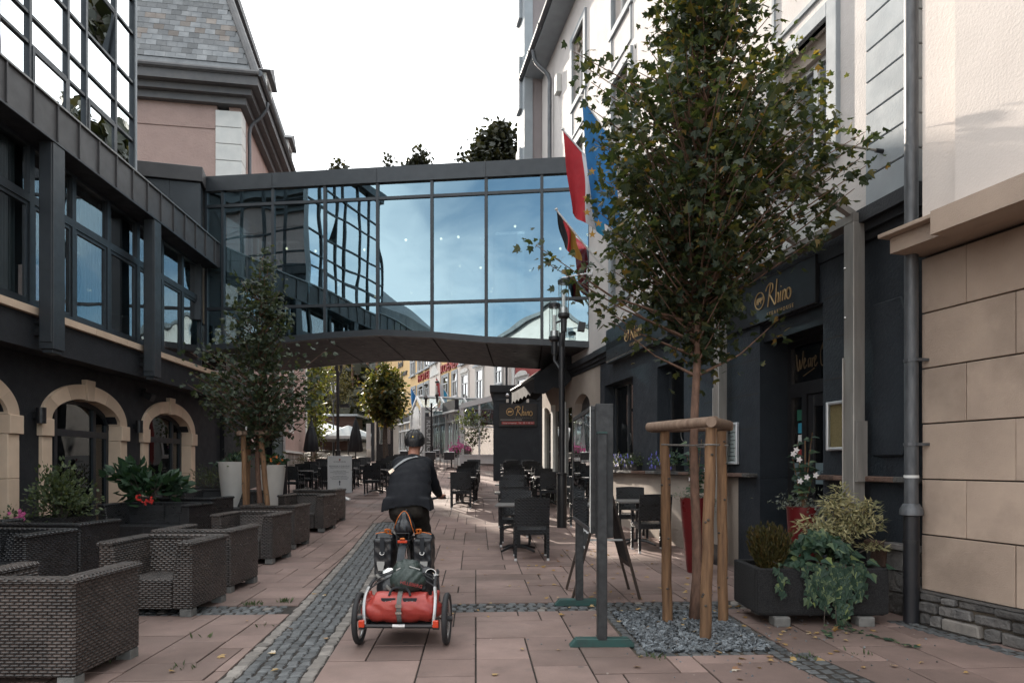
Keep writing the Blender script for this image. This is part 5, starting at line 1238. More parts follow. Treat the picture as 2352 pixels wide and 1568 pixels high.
lounge('wicker_armchair', 'brown wicker armchair fifth from the front, back turned to us', .88, onG(-3.92, 11.35), PI-.03, M['wicker_brown'], GL)
lounge('wicker_armchair', 'brown wicker armchair facing us just in front of the white info board', .88, onG(-3.98, 13.3), -.05, M['wicker_brown'], GL)
lounge('wicker_armchair', 'farthest brown wicker armchair, only its arm showing beside the info board', .88, onG(-4.1, 14.6), PI-.05, M['wicker_brown'], GL)
GS = 'black wicker sofas by the arched wall'
lounge('wicker_sofa', 'nearest black wicker sofa at the left edge facing us', 1.5, onG(-5.72, 7.45), -.08, M['wicker_black'], GS, 2)
lounge('wicker_sofa', 'black wicker sofa back to back with the nearest one, facing the arched wall end', 1.5, onG(-5.98, 8.75), PI-.08, M['wicker_black'], GS, 2)
lounge('wicker_sofa', 'middle black wicker sofa facing us below the red flowers', 1.6, onG(-6.0, 11.55), -.12, M['wicker_black'], GS, 2)
lounge('wicker_sofa', 'black wicker sofa behind the red flowers, back to back with the middle one', 1.6, onG(-6.15, 12.75), PI-.12, M['wicker_black'], GS, 2)
lounge('wicker_sofa', 'far black wicker sofa facing us in front of the white planters', 1.6, onG(-6.0, 14.3), -.14, M['wicker_black'], GS, 2)
def sidetable(label, loc):
    o = thing('side_table', label, 'table', loc); MB().lathe([(.24,.44),(.25,.445),(.25,.465),(.235,.462)], 24).build('table_top', M['black_metal'], o, smooth=True); MB().tube([(0,0,.01),(0,0,.44)], .025, 8).build('stem', M['black_metal'], o); MB().lathe([(.17,0),(.17,.012),(.03,.02)], 20).build('base', M['black_metal'], o)
sidetable('small round black side table between the two nearest wicker armchairs', onG(-3.42, 5.75))
sidetable('small round black side table between the middle pair of wicker armchairs', onG(-3.65, 8.95))
# planters and shrubs behind the sofas
def wickerbox(label, x, y, w_, d_, h_, bl):
    o = thing('wicker_planter', label, 'planter', onG(x, y), -.05, 'wicker planters between the sofas'); m_ = MB(); hole = .03
    m_.box(-w_/2,w_/2,-d_/2,-d_/2+hole,0,h_); m_.box(-w_/2,w_/2,d_/2-hole,d_/2,0,h_); m_.box(-w_/2,-w_/2+hole,-d_/2+hole,d_/2-hole,0,h_); m_.box(w_/2-hole,w_/2,-d_/2+hole,d_/2-hole,0,h_)
    m_.build('box', M['wicker_black'], o); bx(o, 'soil', M['earth'], -w_/2+hole, w_/2-hole, -d_/2+hole, d_/2-hole, .02, h_-.06)
wickerbox('black wicker planter holding the rounded box shrub', -6.75, 10.25, .6, .6, .62, 0); wickerbox('black wicker planter holding broad-leaved shrub and red flowers', -6.25, 12.15-.2, .9, .35, .62, 0); wickerbox('black wicker planter with feathery shrub near the far arch', -6.7, 15.6, 1.2, .5, .66, 0)
bush('box_shrub', 'rounded light green shrub in front of the middle arch', (-6.75, 10.25, gz(10)+.5), (.44,.38,.42), 1700, .07, 'oval', M['leaf_shrub'], 5, up=.8)
bush('broadleaf_shrub', 'broad-leaved dark green shrub with red flowers beneath, between the sofas', (-6.4, 11.98, gz(12)+.5), (.56,.28,.46), 330, .19, 'oval', M['leaf_broad'], 6, up=.5, flowers=(M['petal_red'], [(.22,-.28,.22,.035,14,.024),(.0,-.3,.25,.03,10,.024),(.12,-.29,.18,.02,6,.022)]))
bush('feathery_shrub', 'soft grey green shrub in the far wicker planter', (-6.85, 15.55, gz(15.5)+.5), (.5,.3,.34), 800, .07, 'lance', M['leaf_shrub'], 8, up=.9)
bush('flowering_plant', 'low plants with pink and white blooms at the foot of the arched wall', (-7.25, 10.0, .25), (.5,.3,.26), 420, .06, 'oval', M['leaf_shrub'], 9, flowers=(M['petal_pink'], [(.2,-.2,.40,.05,14,.035),(-.25,-.25,.3,.06,8,.03)]))
def tallpot(name, label, x, y, r0, r1, h, m_, n=24, group=None, sq=False):
    o = thing(name, label, 'planter', onG(x, y), 0, group)
    MB().lathe([(r0,0),(r0*1.02+.0,.02),((r0+r1)/2+.008,h*.5),(r1,h-.02),(r1,h),(r1-.02,h),(r1-.02,h-.07)], n).build('pot', m_, o, smooth=True); MB().lathe([(r1-.025,h-.075),(.01,h-.06)], n).build('soil', M['earth'], o); return o
GWP = 'tall white planters'
tallpot('white_planter', 'tall white planter left of the tree stakes', -5.97, 14.6, .17, .30, 1.28, M['white_pot'], group=GWP); tallpot('white_planter', 'tall white planter right of the tree stakes', -5.12, 14.5, .17, .30, 1.22, M['white_pot'], group=GWP)
bush('planter_plant', 'leafy plant filling the left white planter', (-5.97, 14.6, gz(14.6)+1.16), (.30,.28,.16), 240, .11, 'oval', M['leaf_ivy'], 10, 'plant'); bush('planter_plant', 'leafy plant with russet flowers in the right white planter', (-5.12, 14.5, gz(14.5)+1.12), (.30,.28,.15), 260, .09, 'oval', M['leaf_broad'], 11, 'plant', flowers=(M['orange'], [(.2,-.2,.22,.06,8,.03)]))

# ------------------------------------------------------------------ cafe chairs and tables
def make_cafe(name, label):
    o = thing(name, label, 'chair'); wc = M['wicker_cafe']
    MB().box(-.255,.255,-.25,.22,.37,.455).build('seat', wc, o, bevel=.012)
    bk = MB(); n, m_ = 8, 5; pts = []
    for side in (0, 1):
        for j in range(m_+1):
            for i in range(n+1):
                x = -.255+.51*i/n; z = .50+.41*j/m_; y = .215+.075*j/m_ + .02*(1-(2*i/n-1)**2) + (.032 if side else 0); pts.append((x, y, z + (.012*(1-(2*i/n-1)**2) if j == m_ else 0)))
    k = (n+1)*(m_+1); F = []
    for j in range(m_):
        for i in range(n):
            a = j*(n+1)+i; F += [(a, a+1, a+n+2, a+n+1), (k+a, k+a+n+1, k+a+n+2, k+a+1)]
    for i in range(n): F += [(i, k+i, k+i+1, i+1), (m_*(n+1)+i, m_*(n+1)+i+1, k+m_*(n+1)+i+1, k+m_*(n+1)+i)]
    for j in range(m_): F += [(j*(n+1), (j+1)*(n+1), k+(j+1)*(n+1), k+j*(n+1)), (j*(n+1)+n, k+j*(n+1)+n, k+(j+1)*(n+1)+n, (j+1)*(n+1)+n)]
    bk.add(pts, F); bk.build('backrest', wc, o, smooth=True)
    for sx in (-1, 1):
        for sy in (-1, 1):
            l = MB(); x = sx*.235; y = -.225 if sy < 0 else .21; top = .64 if sy < 0 else .56
            l.hexa([(x-.019,y-.019+.02*sy,.035),(x+.019,y-.019+.02*sy,.035),(x+.019,y+.019+.02*sy,.035),(x-.019,y+.019+.02*sy,.035)], [(x-.022,y-.022,top),(x+.022,y-.022,top),(x+.022,y+.022,top),(x-.022,y+.022,top)])
            l = l.build('leg', wc, o); MB().box(x-.018,x+.018,y-.018+.02*sy,y+.018+.02*sy,-.001,.034).build('foot_cap', M['white_cap'], l)
        MB().hexa([(sx*.235-.03,-.27,.635),(sx*.235+.03,-.27,.635),(sx*.235+.03,.235,.655),(sx*.235-.03,.235,.655)], [(sx*.235-.03,-.27,.665),(sx*.235+.03,-.27,.665),(sx*.235+.03,.235,.685),(sx*.235-.03,.235,.685)]).build('armrest', wc, o, bevel=.008)
    return o
def make_table(name, label):
    o = thing(name, label, 'table')
    MB().box(-.35,.35,-.35,.35,.722,.752).build('table_top', M['table_wood'], o, bevel=.004)
    bx(o, 'column', M['black_metal'], -.035,.035,-.035,.035,.06,.72)
    for k in range(4):
        a = R(45+90*k); d = Vector((math.cos(a), math.sin(a), 0)); MB().tube([d*.03+Vector((0,0,.085)), d*.2+Vector((0,0,.075)), d*.36+Vector((0,0,.028))], [.026,.022,.018], 6).build('foot', M['black_metal'], o)
    return o
C0 = [make_cafe('cafe_chair', 'x'), False]; TB0 = [make_table('cafe_table', 'x'), False]
def put(proto, x, y, rz, label, group):
    if not proto[1]:
        proto[1] = True; o = proto[0]; o.location = onG(x, y); o.rotation_euler = (math.atan(slope(y))*0, 0, rz); o['label'] = label; o['group'] = group; return o
    return dup(proto[0], onG(x, y), rz, label, group)
ORD = ['first', 'second', 'third', 'fourth', 'fifth', 'sixth', 'seventh']
rf = random.Random(31)
def column(where, sets, last=False):
    for k, (x, y) in enumerate(sets):
        row = ORD[k]
        put(TB0, x, y, rf.uniform(-.04,.04), f'grey topped square table, {row} from the front, {where}', 'square tables on the terrace')
        put(C0, x+rf.uniform(-.05,.05)+(.22 if y < 11 and x < 1 else .05), y-.68+rf.uniform(-.06,.04), PI+rf.uniform(-.08,.08), f'black woven chair, back to us, {row} table, {where}', 'black woven chairs on the terrace')
        put(C0, x+rf.uniform(-.05,.05), y+.66+rf.uniform(-.04,.06), rf.uniform(-.08,.08), f'black woven chair facing us, {row} table, {where}', 'black woven chairs on the terrace')
column('row left of the tall lamp post', [(.10, 10.85), (.02, 13.2), (-.02, 15.3)])
column('row before the blue annexe sign', [(.05, 18.6), (0.02, 20.4), (-.02, 22.1), (-.05, 23.8), (-.08, 25.4)])
column('row against the passage wall', [(.92, 18.1), (.84, 19.9), (.76, 21.6), (.66, 23.3), (.56, 25.0)])
column('row right of the cyclist', [(-1.30, 17.9), (-1.34, 19.7), (-1.38, 21.5), (-1.44, 23.3), (-1.5, 25.1)])
column('row behind the notice stand', [(2.12, 11.5), (1.42, 14.6)])
column('row right of the info board', [(-4.35, 21.9), (-4.5, 23.7), (-4.65, 25.5), (-4.8, 27.3), (-4.95, 29.1)])
column('row left of the info board', [(-5.5, 21.4), (-5.66, 23.2), (-5.82, 25.0), (-6.0, 26.8)])
column('row nearest the pink house', [(-6.6, 21.2), (-6.8, 23.0), (-7.0, 24.8), (-7.2, 26.6)])
def make_alu(label):
    o = thing('metal_chair', label, 'chair'); al = M['alu']
    for s in (-1, 1):
        MB().tube([(s*.25,-.22,0),(s*.25,-.22,.64),(s*.25,.18,.66),(s*.25,.24,.64)], .014, 6).build('side_frame', al, o); MB().tube([(s*.25,.26,0),(s*.25,.2,.45),(s*.25,.27,.88)], .014, 6).build('leg', al, o)
        bx(o, 'armrest', M['wood_rail'], s*.25-.025, s*.25+.025, -.24, .16, .665, .685)
    MB().tube([(-.25,.27,.88),(.25,.27,.88)], .014, 6).build('top_rail', al, o)
    MB().hexa([(-.24,.215,.52),(.24,.215,.52),(.24,.222,.52),(-.24,.222,.52)], [(-.24,.262,.86),(.24,.262,.86),(.24,.27,.86),(-.24,.27,.86)]).build('backrest', M['mesh_black'], o); bx(o, 'seat', M['mesh_black'], -.24,.24,-.22,.2,.44,.452); MB().tube([(-.25,-.22,.44),(.25,-.22,.44)], .012, 6).build('seat_bar', al, o)
    return o
A0 = [make_alu('x'), False]; T20 = [make_table('hotel_table', 'x'), False]
AL = [('nearest right',-2.95,32.3,PI),('second from the right',-3.85,32.5,PI),('third from the right',-4.65,33.0,PI-.2),('behind the nearest table',-3.0,34.3,0),('by the flower box',-3.9,34.6,.2),('left of the lamp',-5.3,33.6,PI+.3)]
for n_, x, y, rz in AL: put(A0, x, y, rz, f'silver framed chair in front of the conservatory, {n_}', 'silver framed hotel chairs')
for n_, x, y in (('right', -2.95, 33.3), ('middle', -3.85, 33.5), ('left', -4.8, 34.0)): put(T20, x, y, 0, f'{n_} hotel table among the silver framed chairs', 'hotel tables')
# ------------------------------------------------------------------ street furniture
def lamp_post(label, x, y, h, heads, r0=.10, group='street lamps with glass lanterns', pale=False):
    o = thing('street_lamp', label, 'street lamp', onG(x, y), 0, group); bm = M['black_metal'] if not pale else M['galv']
    MB().lathe([(r0,0),(r0,1.05),(r0*1.12,1.06),(r0*1.12,1.09),(r0*.62,1.10)], 18).build('post_sleeve', bm, o, smooth=True); MB().tube([(0,0,1.09),(0,0,h-1.35)], r0*.60, 14).build('pole', bm, o, smooth=True)
    for dx, dy, dz in heads:
        zb = h-1.35+dz; s = r0/.10
        hd = MB(); hd.tube([(0,0,zb-.35),(dx,dy,zb-.12),(dx,dy,zb+.0)], .035*s, 8); hd.lathe([(.06*s,0),(.065*s,.25),(.12*s,.30),(.12*s,.36)], 14, (dx,dy,zb)); hd = hd.build('lantern_base', bm, o, smooth=True)
        MB().lathe([(.105*s,.36),(.105*s,.95)], 14, (dx,dy,zb), cap=False).build('lantern_glass', M['glass_clear'], hd, smooth=True); MB().lathe([(.035*s,.36),(.035*s,.8)], 8, (dx,dy,zb)).build('lantern_tube', M['lantern_clear'], hd)
        MB().lathe([(.085*s,.37),(.085*s,.48)], 12, (dx,dy,zb)).build('lantern_reflector', M['alu'], hd)
        MB().lathe([(.118*s,.95),(.122*s,1.02),(.06*s,1.06)], 14, (dx,dy,zb)).build('lantern_cap', bm, hd, smooth=True)
        for k in range(4): MB().tube([(dx+.108*s*math.cos(k*1.57+.4),dy+.108*s*math.sin(k*1.57+.4),zb+.36),(dx+.108*s*math.cos(k*1.57+.4),dy+.108*s*math.sin(k*1.57+.4),zb+.96)], .006*s, 4).build('lantern_bar', bm, hd)
    return o
LP = lamp_post('tall dark lamp post with two glass lanterns in front of the footbridge', 1.0, 13.7, 5.25, [(.03,-.1,0.0),(-.14,.12,-.42)], .10)
MB().box(-.24,-.10,-.08,.08,3.95,4.12, Matrix.Rotation(R(8),4,'Y')).build('floodlight', M['black_metal'], LP); MB().tube([(0,0,4.15),(-.12,0,4.1)], .02, 6).build('floodlight_arm', M['black_metal'], LP); MB().box(.5,.62,-.05,.05,5.05,5.17).tube([(0,0,5.0),(.55,0,5.1)], .015, 5).build('camera_unit', M['white_cap'], LP)
lamp_post('dark lamp post with twin lanterns in front of the conservatory', X(991,34), 34, 4.6, [(-.28,0,-.1),(.28,0,.05)], .085)
l3 = lamp_post('dark lamp post left of the cyclist beyond the footbridge', X(776,30), 30, 5.9, [(-.05,0,0),(.12,.1,.1)], .11); MB().box(.1,.5,-.1,.1,2.95,3.1).build('floodlight', M['black_metal'], l3)
lamp_post('pale thin lamp post far off beside the parasols', X(766,46), 46, 5.2, [(-.12,0,0),(.14,0,.05)], .07, pale=True)
# steel notice stand
NS = thing('notice_stand', 'weathered grey steel stand with slanted glazed notice case on green feet', 'notice stand', (.70, 5.35, 0), .015)
for y in (0.0, 1.55):
    p = MB().box(-.035,.04,y-.05,y+.03,.05,1.66 if y == 0 else 1.75).build('post', M['galv'], NS, bevel=.006); bx(p, 'cap', M['green_paint'], -.035,.04,y-.05,y+.03,1.662 if y == 0 else 1.752,1.675 if y == 0 else 1.765)
    MB().prism([(-.25,.0),(.25,.0),(.25,.03),(.21,.065),(-.20,.065),(-.25,.01)], y-.05, y+.04).build('foot', M['green_paint'], NS, bevel=.004)
case = MB(); case.box(-.075,.06,.06,1.46,.87,.91); case.box(-.075,.06,.06,1.46,1.845,1.885); case.box(-.075,.06,.06,.09,.91,1.845); case.box(-.075,.06,1.43,1.46,.91,1.845); case.box(.035,.06,.09,1.43,.91,1.845); case.build('case', M['galv'], NS, bevel=.004)
bx(NS, 'end_plate', M['galv'], -.04,.10,.032,.058,.84,1.90, bevel=.004); bx(NS, 'notice_sheet', M['chalk_board'], .020,.030,.10,1.42,.92,1.84); bx(NS, 'seal', M['stone_white'], -.082,-.0755,.062,.075,.88,1.88)
bx(NS, 'case_glass', M['glass_window'], -.070,-.064,.095,1.425,.915,1.84)
for k in range(4): bx(NS, 'notice', M['paper'] if k % 2 else M['print_dark'], .010,.018,.18+k*.31,.40+k*.31,1.05,1.5)
# A-frame chalkboard
AF = thing('chalkboard', 'folding dark wooden chalkboard behind the notice stand', 'chalkboard', (.98, 7.45, 0), .03)
for s in (-1, 1):
    T_ = Matrix.Translation((0,0,1.27)) @ Matrix.Rotation(-s*.265, 4, 'Y') @ Matrix.Translation((0,0,-1.27))
    f = MB()
    for y in (-.31, .27): f.box(s*.012-.012, s*.012+.012, y, y+.045, -.04, 1.27, T_)
    for z in (.30, 1.22): f.box(s*.012-.011, s*.012+.011, -.265, .27, z, z+.05, T_)
    f = f.build('leaf_frame', M['frame_wood'], AF); MB().box(s*.012-.004, s*.012+.004, -.265, .27, .35, 1.22, T_).build('board', M['chalk_board'], f)
    if s < 0:
        c = MB(); rc = random.Random(4)
        for k in range(5):
            z = 1.12-k*.15; c.tube([T_ @ Vector((-.018,.22-i*.03,z+rc.uniform(-.025,.025))) for i in range(15)], .004, 4)
        c.build('chalk_writing', M['paper'], f)
bx(AF, 'stay', M['alu'], -.20,.20,-.29,-.28,.62,.64)
# white welcome board
IB = thing('info_board', 'white framed welcome board with arrow on a silver domed foot', 'info board', onG(-4.92, 19.5), .06)
f = MB(); hole_wall(f, -.34, .34, .20, 1.26, -.02, .02, [(-.31,.31,.23,1.23)]); f.build('frame', M['alu_frame'], IB); bx(IB, 'sheet', M['paper'], -.31,.31,-.006,.008,.23,1.23)
for (t_, s_, z_, m_) in (('LE CLERVAUX',.055,1.09,'print_dark'),('BIENVENUE A CLERVAUX !',.05,.965,'print_dark'),('WELCOME TO CLERVAUX !',.045,.92,'dim_grey'),("La réception de l'hôtel",.038,.83,'print_dark'),('Boutique & Design Hotel Le Clervaux',.034,.79,'print_dark'),("se situe à l'hôtel Koener",.036,.75,'print_dark'),('The reception of the hotel',.036,.68,'print_dark'),('Boutique & Design Hotel Le Clervaux',.034,.64,'print_dark'),('is located in the Hotel Koener',.036,.60,'print_dark')): txt(t_, s_, IB, (0,-.009,z_), M[m_], ext=.001)
MB().prism([(-.012,.42),(.012,.42),(.012,.51),(.035,.51),(0,.56),(-.035,.51),(-.012,.51)], -.010, -.007).build('arrow', M['print_dark'], IB); MB().prism([(-.025,1.17),(.025,1.17),(.022,1.14),(0,1.115),(-.022,1.14)], -.010, -.007).build('crest', M['red_print'], IB); txt('LE CLERVAUX', .024, IB, (0,-.009,.34), M['dim_grey'], ext=.001)
MB().lathe([(.30,0),(.29,.03),(.18,.09),(.04,.11)], 24, (.02,0,0)).build('domed_foot', M['alu'], IB, smooth=True)
for s in (-.05, .09): bx(IB, 'foot_post', M['black_metal'], s-.015, s+.015, -.015, .015, .10, .2)
# slim dark post among the chairs and a glazed map case by the pink house
PO = thing('bollard_post', 'slim dark post with rounded top among the chairs by the pink house', 'post', onG(X(655,17.5), 17.5)); MB().lathe([(.055,0),(.055,1.15),(.07,1.17),(.05,1.22),(.01,1.24)], 12).build('post', M['black_metal'], PO, smooth=True)
MC = thing('map_case', 'black and silver glazed map case in front of the pink house', 'map case', onG(X(628,21), 21), -.25); bx(MC, 'back_box', M['black_metal'], -.42,-.02,-.05,.2,.5,2.35); f = MB(); hole_wall(f, 0,.38,.55,2.28,-.06,.06,[(.04,.34,.62,2.22)]); f.build('frame', M['alu'], MC); bx(MC, 'map_sheet', M['paper'], .04,.34,.0,.02,.62,2.22); bx(MC, 'map_print', M['dim_grey'], .06,.32,-.004,-.001,.65,1.1); bx(MC, 'leg', M['black_metal'], .0,.1,-.04,.04,-.1,.55); bx(MC, 'pane', M['glass_clear'], .04,.34,-.03,-.025,.62,2.22)
# ------------------------------------------------------------------ concrete planter, red pots, window boxes
CP_ = thing('concrete_planter', 'rough dark concrete trough planter on small feet by the downpipe', 'planter', (2.74, 6.33, 0), .0)
w_, d_, zb, zt = 1.16, .64, .085, .50
mb = MB()
out = lambda k, z: [(-w_/2*k,-d_/2*k,z),(w_/2*k,-d_/2*k,z),(w_/2*k,d_/2*k,z),(-w_/2*k,d_/2*k,z)]
mb.hexa(out(.93, zb), out(1.0, zb+.02)); mb.box(-w_/2,w_/2,-d_/2,-d_/2+.06,zb+.02,zt); mb.box(-w_/2,w_/2,d_/2-.06,d_/2,zb+.02,zt); mb.box(-w_/2,-w_/2+.06,-d_/2+.06,d_/2-.06,zb+.02,zt); mb.box(w_/2-.06,w_/2,-d_/2+.06,d_/2-.06,zb+.02,zt)
mb.build('trough', M['concrete_dark'], CP_, bevel=.008); bx(CP_, 'soil', M['earth'], -w_/2+.06,w_/2-.06,-d_/2+.06,d_/2-.06,zb+.021,zt-.05)
for x in (-.37, .37): bx(CP_, 'foot_block', M['concrete_pale'], x-.07,x+.07,-.36,-.2,-.005,.084, bevel=.01); bx(CP_, 'foot_block', M['concrete_pale'], x-.07,x+.07,.1,.26,-.005,.084, bevel=.01)
r_ = random.Random(77)
hb = thing('heather', 'upright bushy olive-brown heather at the left end of the trough', 'plant', (2.37, 6.28, .45)); st = MB()
for k in range(230):
    a = r_.uniform(0,6.283); q = r_.random()**.6; b0 = Vector((math.cos(a)*.09*q, math.sin(a)*.09*q, 0)); t = Vector((math.cos(a)*.21*q, math.sin(a)*.17*q, r_.uniform(.22,.47)*(1-.22*q)))
    n_ = 9
    for j in range(n_):
        p = b0.lerp(t, (j+.6)/n_)
        for w2 in range(3): leaf(st, p, (t-b0).normalized()+rvec(r_)*.22, rvec(r_), .05, 'lance')
nouv(st, 'sprigs', M['leaf_heath'], hb)
sp = MB()
for k in range(40): a = k*2.4; sp.tube([(0,0,-.02),(math.cos(a)*.1,math.sin(a)*.1,.25)], [.004,.002], 3)
sp.build('stems', M['bark_dark'], hb)
iv = thing('ivy', 'dark green ivy spilling over the front of the trough to the ground', 'plant', (2.80, 6.20, .45)); lm_, vm = MB(), MB()
for k in range(300):
    p = Vector((r_.gauss(0,.18), r_.gauss(.02,.11), .0)); p.z = max(.0, .26 - 1.6*(p.x**2+p.y**2)*1.4) + r_.uniform(-.02,.10)*1.2
    leaf(lm_, p, Vector((r_.gauss(0,.6), -.5+r_.gauss(0,.5), -.35)), Vector((r_.gauss(0,.3), -.75, .65+r_.gauss(0,.25))), r_.uniform(.06,.12), 'ivy', .2)
for k in range(26):                                              # trails hanging over the rim
    x = r_.gauss(.02, .13); y = -.215; ln = r_.choice((.2,.25,.3,.35,.4,.45)); pts = [(x, -.06, .1), (x, y+.01, .09)]
    for j in range(10): pts.append((x+r_.gauss(0,.012)+.015*math.sin(j+k), y-.012-r_.uniform(0,.012), .06-ln*j/9))
    vm.tube(pts, .0028, 4)
    for p in pts[1:]:
        for w2 in range(2): leaf(lm_, Vector(p)+Vector((r_.gauss(0,.02),-.012,r_.gauss(0,.012))), Vector((r_.gauss(0,.5), -.2, -.9)), Vector((r_.gauss(0,.25), -1, .25)), r_.uniform(.035,.075), 'ivy', .15)
for (x1, y1) in ((-.18,-.5),(.2,-.62),(.05,-.36),(.25,-.8)):      # runners on the paving
    pts = smoothline([(x1*.3,-.24,-.1),(x1*.5,-.27,-.43),(x1,y1,-.44),(x1*1.2,y1-.12,-.44)]); vm.tube(pts, .0028, 4)
    for p in pts[4:]: leaf(lm_, Vector(p)+Vector((r_.gauss(0,.02),0,.012)), Vector((r_.gauss(0,1),r_.gauss(0,1),.1)), Vector((0,-.3,1)), r_.uniform(.035,.06), 'ivy', .15)
nouv(lm_, 'leaves', M['leaf_ivy'], iv); vm.build('vines', M['bark_dark'], iv)
vs_ = thing('variegated_shrub', 'cream and green variegated shrub at the right end of the trough', 'shrub', (3.02, 6.42, .45)); lm_, vm = MB(), MB()
for (cx_, cy_, cz_, rx_, rz_, n_) in ((-.16,-.05,.40,.22,.11,300),(.10,.0,.52,.18,.13,280),(.26,.0,.42,.22,.10,280),(.05,-.05,.33,.26,.10,260),(.08,.02,.68,.09,.11,120),(.36,-.02,.20,.13,.05,80),(-.05,-.02,.28,.2,.1,120),(.28,-.06,.56,.14,.09,160),(-.02,-.04,.60,.12,.08,120)):
    vm.tube([(.05,0,0),(cx_*.5,cy_,cz_*.6),(cx_,cy_,cz_)], [.012,.008,.004], 5)
    for k in range(n_):
        v = rvec(r_).normalized()*(r_.random()**.4); p = Vector((cx_+v.x*rx_, cy_+v.y*rx_*.7, cz_+v.z*rz_))
        leaf(lm_, p, Vector((v.x,v.y,.15))+rvec(r_)*.5, Vector((0,-.5,1))+rvec(r_)*.35, r_.uniform(.05,.085), 'lance', .2)
nouv(lm_, 'foliage', M['leaf_vari'], vs_); vm.build('stems', M['bark_dark'], vs_)
GP = 'tall red pots by the door'
tallpot('red_pot', 'tall tapered red pot behind the concrete trough', 3.05, 7.15, .10, .165, .98, M['red_pot'], group=GP); tallpot('red_pot', 'tall tapered red pot behind the tree stakes', 2.42, 9.0, .11, .20, .98, M['red_pot'], group=GP)
def hibiscus(label, x, y, seed, fl):
    r = random.Random(seed); o = thing('hibiscus', label, 'plant', (x, y, .95)); lm_, vm = MB(), MB()
    for k in range(5):
        a = k*1.3; t = Vector((math.cos(a)*.12, math.sin(a)*.1, .40+.10*k)); vm.tube([(0,0,0), t*.5, t], [.008,.006,.003], 5)
        for j in range(12): p = t*(.25+.75*j/11); leaf(lm_, p+rvec(r)*.03, Vector((r.gauss(0,1), r.gauss(0,.6)-.4, -.1)), Vector((0,-.6,.8))+rvec(r)*.3, r.uniform(.06,.13), 'ivy')
    vm.tube([(.02,0,0),(.02,0,.72)], .006, 6); fm = MB()
    for (fx_, fz_) in fl:
        for j in range(5): leaf(fm, Vector((fx_, -.14, fz_)), Vector((math.cos(j*1.257),-.2,math.sin(j*1.257))), Vector((0,-1,.2)), .036, 'oval')
    gm = MB()
    for k in range(260): p = Vector((r.gauss(-.06,.13), r.gauss(-.02,.08), abs(r.gauss(.04,.06)))); leaf(gm, p, rvec(r)+Vector((0,0,.6)), rvec(r), .045, 'lance')
    for k in range(240): p = Vector((r.gauss(.10,.06), -.12-r.random()*.05, .04-abs(r.gauss(0,.14)))); leaf(gm, p, rvec(r), Vector((0,-1,.3))+rvec(r)*.4, .03, 'oval')
    nouv(lm_, 'leaves', M['leaf_ivy'], o); vm.build('stems', M['wood_stake'], o); nouv(fm, 'flowers', M['petal_white'], o, 'stuff'); nouv(gm, 'underplanting', M['leaf_grey'], o, 'stuff')
hibiscus('white flowering hibiscus with trailing grey foliage in the pot by the door', 3.05, 7.15, 3, [(-.16,.58),(-.10,.52),(-.02,.34),(.07,.36),(-.09,.30),(-.13,.62)]); hibiscus('white flowering plant in the red pot behind the tree stakes', 2.42, 9.0, 4, [(-.06,.35),(-.1,.28),(.1,.4)])
def windowbox(label, Yc, seed, blooms):
    u = U(Yc); p = rw(u, -.05, 1.31); o = thing('window_box', label, 'window box', p, RZ_, 'window boxes on the stone ledge'); r = random.Random(seed); lm_, fm, f2 = MB(), MB(), MB()
    bx(o, 'box', M['black_metal'], -.42,.42,-.05,.12,0,.13)
    for k in range(420): q = Vector((r.uniform(-.5,.5), r.gauss(-.04,.07), .10+abs(r.gauss(.05,.09)))); leaf(lm_, q, rvec(r), Vector((0,-.5,.8))+rvec(r)*.4, r.uniform(.03,.06), 'oval')
    for k in range(34): q = Vector((r.uniform(-.5,.45), -.13-r.random()*.05, r.uniform(.05,.32))); [leaf(fm if k % 3 else f2, q, Vector((math.cos(j*1.257),-.2,math.sin(j*1.257))), Vector((0,-1,.2)), .033, 'oval') for j in range(5)]
    nouv(lm_, 'foliage', M['leaf_shrub'] if blooms == 'l' else M['leaf_ivy'], o); nouv(fm, 'flowers', M['petal_blue'], o, 'stuff'); nouv(f2, 'pale_flowers', M['petal_white'] if blooms == 'l' else M['petal_blue'], o, 'stuff')
windowbox('window box of yellow green leaves with blue and white flowers behind the stand', 14.2, 5, 'l'); windowbox('window box with deep blue petunias behind the left tree stake', 11.6, 6, 'd'); windowbox('window box with blue flowers in the farther sunlit window', 13.3, 9, 'l')
# ------------------------------------------------------------------ flags
def flag(label, tip, foot, mats, drop, wide, seed):
    tip, foot = Vector(tip), Vector(foot); o = thing('flag', label, 'flag', foot, 0, 'flags on the right facade'); a = tip-foot; r = random.Random(seed)
    MB().tube([(0,0,0), a], .018, 8).build('pole', M['white_paint'], o); MB().lathe([(.035,0),(.03,.03),(.0,.05)], 8, a).build('finial', M['stone_white'], o)
    nb = len(mats); N, Q = 26, 9
    side = Vector((a.x, a.y, 0)).normalized(); dz = a.z
    for b in range(nb):
        mb = MB()
        for j in range(Q+1):
            s = (b + j/Q)/nb                      # along the hoist, from the tip down the pole
            for i in range(N+1):
                t = i/N                            # along the fly, hanging down
                base = a*(1 - s*wide)
                fold = .07*math.sin(s*9+seed+t*1.4)*min(1, t*3)
                p = base*(1-.40*t) + Vector((base.x, base.y, 0))*.40*t*.72 + Vector((0,0,base.z*.40*t - drop*t*(1-.22*s)))
                p += Vector((-side.y, side.x, 0))*fold + side*(.05*math.sin(s*7+t*5)*t)
                mb.v.append(tuple(p))
        mb.f = [(j*(N+1)+i, j*(N+1)+i+1, (j+1)*(N+1)+i+1, (j+1)*(N+1)+i) for j in range(Q) for i in range(N)]
        mb.build('cloth_stripe', M[mats[b]], o, smooth='all')
    return o
eu = flag('blue flag with gold stars hanging beside the big tree', (X(1336,12.5),12.5,Z(222,12.5)), rw(U(12.7),0,6.55), ['flag_blue'], 2.1, .55, 1)
